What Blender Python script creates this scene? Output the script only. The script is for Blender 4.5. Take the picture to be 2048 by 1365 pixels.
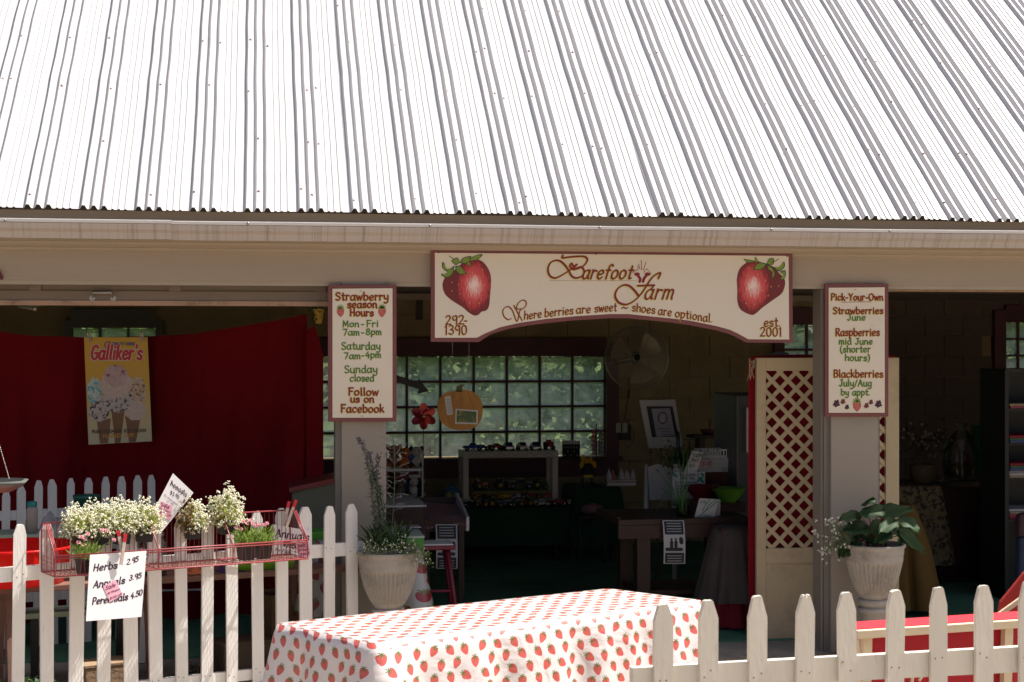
import bpy, bmesh, math, random
from mathutils import Vector, Matrix, noise
random.seed(7)
R = math.radians
for o in list(bpy.data.objects): bpy.data.objects.remove(o)
SC = bpy.context.scene
COL = SC.collection
# ---------------------------------------------------------------- camera, sky, sun, exposure
F, PHI, D0, HC, HZ = 3200.0, math.atan(504/3200.0), 9.5, 1.92, 690.0
CP, SP = math.cos(PHI), math.sin(PHI)
CAM = Vector((0, -D0, HC))
cam = bpy.data.cameras.new('camera'); cam.lens = 36*F/2048; cam.sensor_width = 36
cam.shift_y = (HZ-682.5)/2048; cam.clip_end = 500
cam.dof.use_dof = True; cam.dof.focus_distance = 9.6; cam.dof.aperture_fstop = 6.3
co = bpy.data.objects.new('camera', cam); COL.objects.link(co)
co.location = CAM; co.rotation_euler = (R(90), 0, -PHI); SC.camera = co
SUN = Vector((.51, .07, .86)).normalized()
wd = bpy.data.worlds.new('World'); SC.world = wd; wd.use_nodes = True
nt = wd.node_tree; bg = nt.nodes['Background']; sky = nt.nodes.new('ShaderNodeTexSky')
sky.sky_type = 'NISHITA'; sky.sun_disc = False
sky.sun_elevation = math.asin(SUN.z); sky.sun_rotation = math.atan2(SUN.x, SUN.y)
sky.air_density = .7; sky.dust_density = 5.0
nt.links.new(sky.outputs[0], bg.inputs[0]); bg.inputs[1].default_value = .075
sl = bpy.data.lights.new('sun', 'SUN'); sl.energy = 4.6; sl.angle = R(.5); sl.color = (1, .955, .89)
so = bpy.data.objects.new('sun', sl); COL.objects.link(so); so.rotation_euler = SUN.to_track_quat('Z', 'Y').to_euler()
SC.view_settings.view_transform = 'Standard'; SC.view_settings.look = 'None'
SC.view_settings.gamma = 1; SC.view_settings.exposure = 1.05
SC.view_settings.use_curve_mapping = False
# ---------------------------------------------------------------- measuring helpers
FW = Vector((SP, CP, 0)); RT = Vector((CP, -SP, 0)); UP = Vector((0, 0, 1))
def ray(px, py): return FW + RT*((px-1024)/F) + UP*((HZ-py)/F)
def W(px, py, z): return CAM + ray(px, py)*z
def onY(px, py, Y):
    d = ray(px, py); return CAM + d*((Y+D0)/d.y)
def onZ(px, py, H):
    d = ray(px, py); return CAM + d*((H-HC)/d.z)
def hit(px, py, P, N):
    d = ray(px, py); return CAM + d*((P-CAM).dot(N)/d.dot(N))
def XY(px, Y): return onY(px, HZ, Y).x
def ZY(px, py, Y): return onY(px, py, Y).z
# ---------------------------------------------------------------- materials
MATS = {}
def M(name, col, rough=.6, var=.18, scale=6, bump=.15, bscale=40, metallic=0, stretch=(1, 1, 1), dirt=None, dscale=2.5, dlo=.5, dhi=.75, spec=.4, trans=0, col2=None, sheen=0):
    if name in MATS: return MATS[name]
    m = bpy.data.materials.new(name); m.use_nodes = True; MATS[name] = m
    t = m.node_tree; N = t.nodes; L = t.links; b = N['Principled BSDF']
    tc = N.new('ShaderNodeTexCoord'); oi = N.new('ShaderNodeObjectInfo')
    ad = N.new('ShaderNodeVectorMath'); ad.operation = 'ADD'
    L.new(tc.outputs['Object'], ad.inputs[0]); L.new(oi.outputs['Location'], ad.inputs[1])
    mp = N.new('ShaderNodeMapping'); mp.inputs['Scale'].default_value = stretch
    L.new(ad.outputs[0], mp.inputs[0])
    n1 = N.new('ShaderNodeTexNoise'); n1.inputs['Scale'].default_value = scale; n1.inputs['Detail'].default_value = 6
    L.new(mp.outputs[0], n1.inputs[0])
    mx = N.new('ShaderNodeMixRGB'); L.new(n1.outputs['Fac'], mx.inputs[0])
    c = Vector(col); c2 = Vector(col2) if col2 else None
    mx.inputs[1].default_value = (*(c*(1-var)), 1)
    mx.inputs[2].default_value = (*(c2 if c2 else c*(1+var)), 1)
    out = mx.outputs[0]
    if dirt:
        n2 = N.new('ShaderNodeTexNoise'); n2.inputs['Scale'].default_value = dscale; n2.inputs['Detail'].default_value = 8; n2.inputs['Roughness'].default_value = .7
        L.new(mp.outputs[0], n2.inputs[0])
        rp = N.new('ShaderNodeMapRange'); rp.inputs[1].default_value = dlo; rp.inputs[2].default_value = dhi
        L.new(n2.outputs['Fac'], rp.inputs[0])
        m2 = N.new('ShaderNodeMixRGB'); L.new(rp.outputs[0], m2.inputs[0]); L.new(out, m2.inputs[1]); m2.inputs[2].default_value = (*dirt, 1)
        out = m2.outputs[0]
    L.new(out, b.inputs['Base Color'])
    b.inputs['Roughness'].default_value = rough; b.inputs['Metallic'].default_value = metallic
    b.inputs['Specular IOR Level'].default_value = spec
    if bump:
        n3 = N.new('ShaderNodeTexNoise'); n3.inputs['Scale'].default_value = bscale; n3.inputs['Detail'].default_value = 4
        L.new(mp.outputs[0], n3.inputs[0])
        bp = N.new('ShaderNodeBump'); bp.inputs['Strength'].default_value = bump; bp.inputs['Distance'].default_value = .01
        L.new(n3.outputs['Fac'], bp.inputs['Height']); L.new(bp.outputs[0], b.inputs['Normal'])
    if trans:
        tr = N.new('ShaderNodeBsdfTranslucent'); L.new(out, tr.inputs[0])
        ms = N.new('ShaderNodeMixShader'); ms.inputs[0].default_value = trans
        L.new(b.outputs[0], ms.inputs[1]); L.new(tr.outputs[0], ms.inputs[2]); L.new(ms.outputs[0], N['Material Output'].inputs[0])
    return m
def glass_mat(name, dust=(.45, .5, .48), lo=.12, hi=.55, scale=9, edge=None):
    m = bpy.data.materials.new(name); m.use_nodes = True; t = m.node_tree; N = t.nodes; L = t.links
    N.remove(N['Principled BSDF'])
    tr = N.new('ShaderNodeBsdfTransparent'); gl = N.new('ShaderNodeBsdfGlossy'); gl.inputs['Roughness'].default_value = .03
    fr = N.new('ShaderNodeFresnel'); fr.inputs[0].default_value = 1.5
    a = N.new('ShaderNodeMixShader'); L.new(fr.outputs[0], a.inputs[0]); L.new(tr.outputs[0], a.inputs[1]); L.new(gl.outputs[0], a.inputs[2])
    tl = N.new('ShaderNodeBsdfTranslucent'); tl.inputs[0].default_value = (*dust, 1)
    tc = N.new('ShaderNodeTexCoord'); oi = N.new('ShaderNodeObjectInfo'); ad = N.new('ShaderNodeVectorMath'); ad.operation = 'ADD'
    L.new(tc.outputs['Object'], ad.inputs[0]); L.new(oi.outputs['Location'], ad.inputs[1])
    n = N.new('ShaderNodeTexNoise'); n.inputs['Scale'].default_value = scale; n.inputs['Detail'].default_value = 9; n.inputs['Roughness'].default_value = .75
    L.new(ad.outputs[0], n.inputs[0])
    r = N.new('ShaderNodeMapRange'); r.inputs[1].default_value = .35; r.inputs[2].default_value = .7; r.inputs[3].default_value = lo; r.inputs[4].default_value = hi
    L.new(n.outputs['Fac'], r.inputs[0])
    fac = r.outputs[0]
    if edge:
        mp = N.new('ShaderNodeMapping'); mp.inputs['Scale'].default_value = (1/edge[0], 0, 1/edge[1]); L.new(tc.outputs['Object'], mp.inputs[0])
        ab = N.new('ShaderNodeVectorMath'); ab.operation = 'ABSOLUTE'; L.new(mp.outputs[0], ab.inputs[0]); sp = N.new('ShaderNodeSeparateXYZ'); L.new(ab.outputs[0], sp.inputs[0])
        mm = N.new('ShaderNodeMath'); mm.operation = 'MAXIMUM'; L.new(sp.outputs[0], mm.inputs[0]); L.new(sp.outputs[2], mm.inputs[1])
        pw = N.new('ShaderNodeMath'); pw.operation = 'POWER'; pw.inputs[1].default_value = 14; L.new(mm.outputs[0], pw.inputs[0])
        sm_ = N.new('ShaderNodeMath'); sm_.operation = 'ADD'; sm_.use_clamp = True; L.new(fac, sm_.inputs[0]); L.new(pw.outputs[0], sm_.inputs[1]); fac = sm_.outputs[0]
    b = N.new('ShaderNodeMixShader'); L.new(fac, b.inputs[0]); L.new(a.outputs[0], b.inputs[1]); L.new(tl.outputs[0], b.inputs[2])
    L.new(b.outputs[0], N['Material Output'].inputs[0]); return m
def berry_cloth(name, cw=.13, ch=.085, size=1.0, base=(.84, .78, .76), red=(.68, .11, .09), trans=.25):
    m = bpy.data.materials.new(name); m.use_nodes = True; t = m.node_tree; N = t.nodes; L = t.links; bsdf = N['Principled BSDF']
    def mt(op, a, b=None, c=None):
        n = N.new('ShaderNodeMath'); n.operation = op
        for i, v in enumerate((a, b, c)):
            if v is None: continue
            if isinstance(v, (int, float)): n.inputs[i].default_value = v
            else: L.new(v, n.inputs[i])
        return n.outputs[0]
    uv = N.new('ShaderNodeUVMap'); sp = N.new('ShaderNodeSeparateXYZ'); L.new(uv.outputs[0], sp.inputs[0])
    x = mt('DIVIDE', sp.outputs[0], cw); y = mt('DIVIDE', sp.outputs[1], ch)
    row = mt('FLOOR', y); x = mt('ADD', x, mt('MULTIPLY', mt('MODULO', mt('ABSOLUTE', row), 2), .5)); cx = mt('FLOOR', x)
    cb = N.new('ShaderNodeCombineXYZ'); L.new(cx, cb.inputs[0]); L.new(row, cb.inputs[1])
    wn = N.new('ShaderNodeTexWhiteNoise'); wn.noise_dimensions = '2D'; L.new(cb.outputs[0], wn.inputs['Vector'])
    sc = N.new('ShaderNodeSeparateColor'); L.new(wn.outputs['Color'], sc.inputs[0])
    lx = mt('MULTIPLY', mt('SUBTRACT', mt('SUBTRACT', x, cx), .5), cw); ly = mt('MULTIPLY', mt('SUBTRACT', mt('SUBTRACT', y, row), .5), ch)
    lx = mt('SUBTRACT', lx, mt('MULTIPLY', mt('SUBTRACT', sc.outputs[0], .5), cw*.22)); ly = mt('SUBTRACT', ly, mt('MULTIPLY', mt('SUBTRACT', sc.outputs[1], .5), ch*.12))
    an = mt('MULTIPLY', mt('SUBTRACT', sc.outputs[2], .62), 1.7)
    c = mt('COSINE', an); s = mt('SINE', an)
    qx = mt('DIVIDE', mt('SUBTRACT', mt('MULTIPLY', lx, c), mt('MULTIPLY', ly, s)), size); qy = mt('DIVIDE', mt('ADD', mt('MULTIPLY', lx, s), mt('MULTIPLY', ly, c)), size)
    qy = mt('ADD', qy, .004)
    wid = mt('ADD', .0255, mt('MULTIPLY', qy, .33))
    body = mt('LESS_THAN', mt('ADD', mt('POWER', mt('ABSOLUTE', mt('DIVIDE', qx, wid)), 2), mt('POWER', mt('ABSOLUTE', mt('DIVIDE', qy, .033)), 2.2)), 1)
    gy = mt('SUBTRACT', qy, .03); rr = mt('SQRT', mt('ADD', mt('MULTIPLY', qx, qx), mt('MULTIPLY', gy, gy)))
    th = mt('ARCTAN2', gy, qx); pet = mt('ABSOLUTE', mt('COSINE', mt('MULTIPLY', th, 3.5)))
    leaf = mt('LESS_THAN', rr, mt('ADD', .006, mt('MULTIPLY', mt('POWER', pet, 2.5), .017)))
    n1 = N.new('ShaderNodeTexVoronoi'); n1.inputs['Scale'].default_value = 180/size; L.new(uv.outputs[0], n1.inputs[0])
    dot = mt('LESS_THAN', n1.outputs['Distance'], .22)
    rc = N.new('ShaderNodeMixRGB'); L.new(dot, rc.inputs[0]); rc.inputs[1].default_value = (*red, 1); rc.inputs[2].default_value = (red[0]*1.1, red[1]*2.6, red[2]*3, 1)
    m1 = N.new('ShaderNodeMixRGB'); L.new(body, m1.inputs[0]); m1.inputs[1].default_value = (*base, 1); L.new(rc.outputs[0], m1.inputs[2])
    m2 = N.new('ShaderNodeMixRGB'); L.new(leaf, m2.inputs[0]); L.new(m1.outputs[0], m2.inputs[1]); m2.inputs[2].default_value = (.12, .17, .03, 1)
    L.new(m2.outputs[0], bsdf.inputs['Base Color']); bsdf.inputs['Roughness'].default_value = .5; bsdf.inputs['Coat Weight'].default_value = .8; bsdf.inputs['Coat Roughness'].default_value = .22
    tn = N.new('ShaderNodeTexNoise'); tn.inputs['Scale'].default_value = 5; tn.inputs['Detail'].default_value = 5; tn.inputs['Distortion'].default_value = 1.2; L.new(uv.outputs[0], tn.inputs[0])
    bp = N.new('ShaderNodeBump'); bp.inputs['Strength'].default_value = .45; bp.inputs['Distance'].default_value = .03; L.new(tn.outputs['Fac'], bp.inputs['Height']); L.new(bp.outputs[0], bsdf.inputs['Normal'])
    tr = N.new('ShaderNodeBsdfTranslucent'); L.new(m2.outputs[0], tr.inputs[0])
    ms = N.new('ShaderNodeMixShader'); ms.inputs[0].default_value = trans
    L.new(bsdf.outputs[0], ms.inputs[1]); L.new(tr.outputs[0], ms.inputs[2]); L.new(ms.outputs[0], N['Material Output'].inputs[0])
    return m
def painted_berry(name):
    m = bpy.data.materials.new(name); m.use_nodes = True; t = m.node_tree; N = t.nodes; L = t.links; b = N['Principled BSDF']
    tc = N.new('ShaderNodeTexCoord'); mp = N.new('ShaderNodeMapping'); mp.inputs['Scale'].default_value = (9, 1, 6.2); L.new(tc.outputs['Object'], mp.inputs[0])
    ln = N.new('ShaderNodeVectorMath'); ln.operation = 'LENGTH'; L.new(mp.outputs[0], ln.inputs[0])
    m3 = N.new('ShaderNodeMapping'); m3.inputs['Rotation'].default_value = (0, R(-20), 0); m3.inputs['Scale'].default_value = (160, 1, 25); L.new(tc.outputs['Object'], m3.inputs[0])
    nz = N.new('ShaderNodeTexNoise'); nz.inputs['Scale'].default_value = 1; nz.inputs['Detail'].default_value = 4; L.new(m3.outputs[0], nz.inputs[0])
    ad = N.new('ShaderNodeMath'); ad.operation = 'MULTIPLY_ADD'; ad.inputs[1].default_value = .9; L.new(nz.outputs['Fac'], ad.inputs[0]); L.new(ln.outputs['Value'], ad.inputs[2])
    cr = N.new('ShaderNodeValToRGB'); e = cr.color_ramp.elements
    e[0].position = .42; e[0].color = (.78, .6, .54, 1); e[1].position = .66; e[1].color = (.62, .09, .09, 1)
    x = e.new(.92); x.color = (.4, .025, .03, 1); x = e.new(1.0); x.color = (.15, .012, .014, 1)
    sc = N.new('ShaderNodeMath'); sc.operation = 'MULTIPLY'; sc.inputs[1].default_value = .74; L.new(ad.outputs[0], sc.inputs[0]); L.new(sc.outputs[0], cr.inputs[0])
    L.new(cr.outputs[0], b.inputs['Base Color']); b.inputs['Roughness'].default_value = .5
    return m
# ---------------------------------------------------------------- mesh builder
class MB:
    def __init__(s): s.v = []; s.f = []; s.m = []; s.smooth = []
    def face(s, idx, mi=0, sm=False): s.f.append(idx); s.m.append(mi); s.smooth.append(sm)
    def poly(s, pts, mi=0, sm=False):
        n = len(s.v); s.v += [Vector(p) for p in pts]; s.face(list(range(n, n+len(pts))), mi, sm)
    def hexa(s, b, t, mi=0):
        n = len(s.v); s.v += [Vector(p) for p in list(b)+list(t)]
        for q in ((3, 2, 1, 0), (4, 5, 6, 7), (0, 1, 5, 4), (1, 2, 6, 5), (2, 3, 7, 6), (3, 0, 4, 7)): s.face([n+i for i in q], mi)
    def box(s, a, b, mi=0):
        x0, y0, z0 = a; x1, y1, z1 = b
        s.hexa([(x0, y0, z0), (x1, y0, z0), (x1, y1, z0), (x0, y1, z0)], [(x0, y0, z1), (x1, y0, z1), (x1, y1, z1), (x0, y1, z1)], mi)
    def beam(s, p, q, w, h, up=UP, mi=0):
        p, q = Vector(p), Vector(q); d = (q-p).normalized(); sd = d.cross(up).normalized(); u = sd.cross(d)
        a = sd*w/2; b = u*h/2
        s.hexa([p-a-b, p+a-b, p+a+b, p-a+b], [q-a-b, q+a-b, q+a+b, q-a+b], mi)
    def tube(s, pts, r, n=6, mi=0, cap=True):
        pts = [Vector(p) for p in pts]; k = len(pts); base = len(s.v)
        rs = r if isinstance(r, (list, tuple)) else [r]*k
        prev = None
        for i, p in enumerate(pts):
            d = (pts[min(i+1, k-1)]-pts[max(i-1, 0)]).normalized()
            if prev is None: a = d.orthogonal().normalized()
            else: a = (prev-d*prev.dot(d)).normalized()
            prev = a; b = d.cross(a)
            for j in range(n):
                t = 2*math.pi*j/n; s.v.append(p+(a*math.cos(t)+b*math.sin(t))*rs[i])
        for i in range(k-1):
            for j in range(n):
                s.face([base+i*n+j, base+i*n+(j+1) % n, base+(i+1)*n+(j+1) % n, base+(i+1)*n+j], mi, n > 4)
        if cap: s.face([base+j for j in range(n)][::-1], mi); s.face([base+(k-1)*n+j for j in range(n)], mi)
    def lathe(s, prof, c, n=32, mi=0, mod=None, axis=None, cap=True):
        base = len(s.v); c = Vector(c); k = len(prof)
        q = axis.to_track_quat('Z', 'Y').to_matrix() if axis else None
        for i, (r, z) in enumerate(prof):
            for j in range(n):
                t = 2*math.pi*j/n; rr = r*(mod(t, z) if mod else 1)
                v = Vector((rr*math.cos(t), rr*math.sin(t), z)); s.v.append(c+(q @ v if q else v))
        for i in range(k-1):
            for j in range(n): s.face([base+i*n+j, base+i*n+(j+1) % n, base+(i+1)*n+(j+1) % n, base+(i+1)*n+j], mi, True)
        if cap: s.face([base+j for j in range(n)][::-1], mi); s.face([base+(k-1)*n+j for j in range(n)], mi)
    def ball(s, c, r, n=8, m=5, mi=0):
        r = r if isinstance(r, (tuple, list, Vector)) else (r, r, r); base = len(s.v); c = Vector(c)
        for i in range(m+1):
            a = math.pi*i/m-math.pi/2
            for j in range(n):
                t = 2*math.pi*j/n; s.v.append(c+Vector((r[0]*math.cos(a)*math.cos(t), r[1]*math.cos(a)*math.sin(t), r[2]*math.sin(a))))
        for i in range(m):
            for j in range(n): s.face([base+i*n+j, base+i*n+(j+1) % n, base+(i+1)*n+(j+1) % n, base+(i+1)*n+j], mi, True)
    def prism(s, pts, off, mi=0):
        off = Vector(off); n = len(s.v); k = len(pts); pts = [Vector(p) for p in pts]
        s.v += pts+[p+off for p in pts]
        s.face(list(range(n, n+k)), mi); s.face(list(range(n+2*k-1, n+k-1, -1)), mi)
        for i in range(k): s.face([n+i, n+k+i, n+k+(i+1) % k, n+(i+1) % k], mi)
    def leaf(s, p, d, nrm, L, w, mi=0, bend=.25, seg=2):
        p = Vector(p); d = Vector(d).normalized(); nrm = Vector(nrm); sd = d.cross(nrm)
        if sd.length < 1e-4: sd = d.orthogonal()
        sd.normalize(); nn = sd.cross(d)
        n = len(s.v); m1 = p+d*L*.5-nn*0+nn*L*bend*.5; e = p+d*L-nn*L*bend*.3
        s.v += [p, m1+sd*w/2, m1-sd*w/2, e, m1-nn*w*.15]
        s.face([n, n+1, n+4], mi, True); s.face([n, n+4, n+2], mi, True); s.face([n+4, n+1, n+3], mi, True); s.face([n+4, n+3, n+2], mi, True)
    def build(s, name, mats, parent=None, kind=None, origin=None, bevel=0):
        me = bpy.data.meshes.new(name)
        org = Vector(origin) if origin is not None else Vector((0, 0, 0))
        if origin is None and s.v:
            lo = Vector([min(v[i] for v in s.v) for i in range(3)]); hi = Vector([max(v[i] for v in s.v) for i in range(3)])
            org = Vector(((lo.x+hi.x)/2, (lo.y+hi.y)/2, lo.z))
        me.from_pydata([v-org for v in s.v], [], s.f)
        for m in (mats if isinstance(mats, (list, tuple)) else [mats]): me.materials.append(m)
        for p, mi, sm in zip(me.polygons, s.m, s.smooth): p.material_index = mi; p.use_smooth = sm
        me.update(); o = bpy.data.objects.new(name, me); COL.objects.link(o); o.location = org
        if parent is not None: setpar(o, parent)
        if kind: o['kind'] = kind
        if bevel:
            bm = o.modifiers.new('bevel', 'BEVEL'); bm.width = bevel; bm.segments = 2; bm.limit_method = 'ANGLE'
        return o
WM = {}
def wmat(o):
    m = Matrix.LocRotScale(o.location, o.rotation_euler, o.scale)
    return (WM[o.name] @ m) if o.name in WM else m
def setpar(o, p):
    o.parent = p; o.matrix_parent_inverse = Matrix(); o.location = o.location-worldloc(p)
def worldloc(p):
    l = Vector(p.location); q = p.parent
    while q: l += q.location; q = q.parent
    return l
def T(name, label, cat, loc, group=None):
    o = bpy.data.objects.new(name, None); COL.objects.link(o); o.location = loc; o.empty_display_size = .1
    o['label'] = label; o['category'] = cat
    if group: o['group'] = group
    return o
def tag(o, label, cat, group=None):
    o['label'] = label; o['category'] = cat
    if group: o['group'] = group
    return o
KIDS = {}
def kids(o): return [c for c in bpy.data.objects if c.parent == o]
def copy_tree(o, loc=None, label=None, rz=None, parent=None, cache=None):
    if o.name not in KIDS: KIDS[o.name] = kids(o)
    c = o.copy(); COL.objects.link(c)
    if parent: c.parent = parent
    if loc is not None: c.location = loc
    if rz is not None: c.rotation_euler = (0, 0, rz)
    if label: c['label'] = label
    for ch in KIDS[o.name]: copy_tree(ch, parent=c)
    return c
def B(name, a, b, mat, parent=None, bevel=0, kind=None):
    m = MB(); m.box(a, b); return m.build(name, mat, parent, kind=kind, bevel=bevel)
def catmull(pts, n=6):
    P = [Vector(p) for p in pts]; out = []
    P = [P[0]*2-P[1]]+P+[P[-1]*2-P[-2]]
    for i in range(1, len(P)-2):
        for k in range(n):
            t = k/n; a, b, c, d = P[i-1:i+3]
            out.append(.5*((2*b)+(c-a)*t+(2*a-5*b+4*c-d)*t*t+(3*b-a-3*c+d)*t**3))
    out.append(P[-2]); return out
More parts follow.
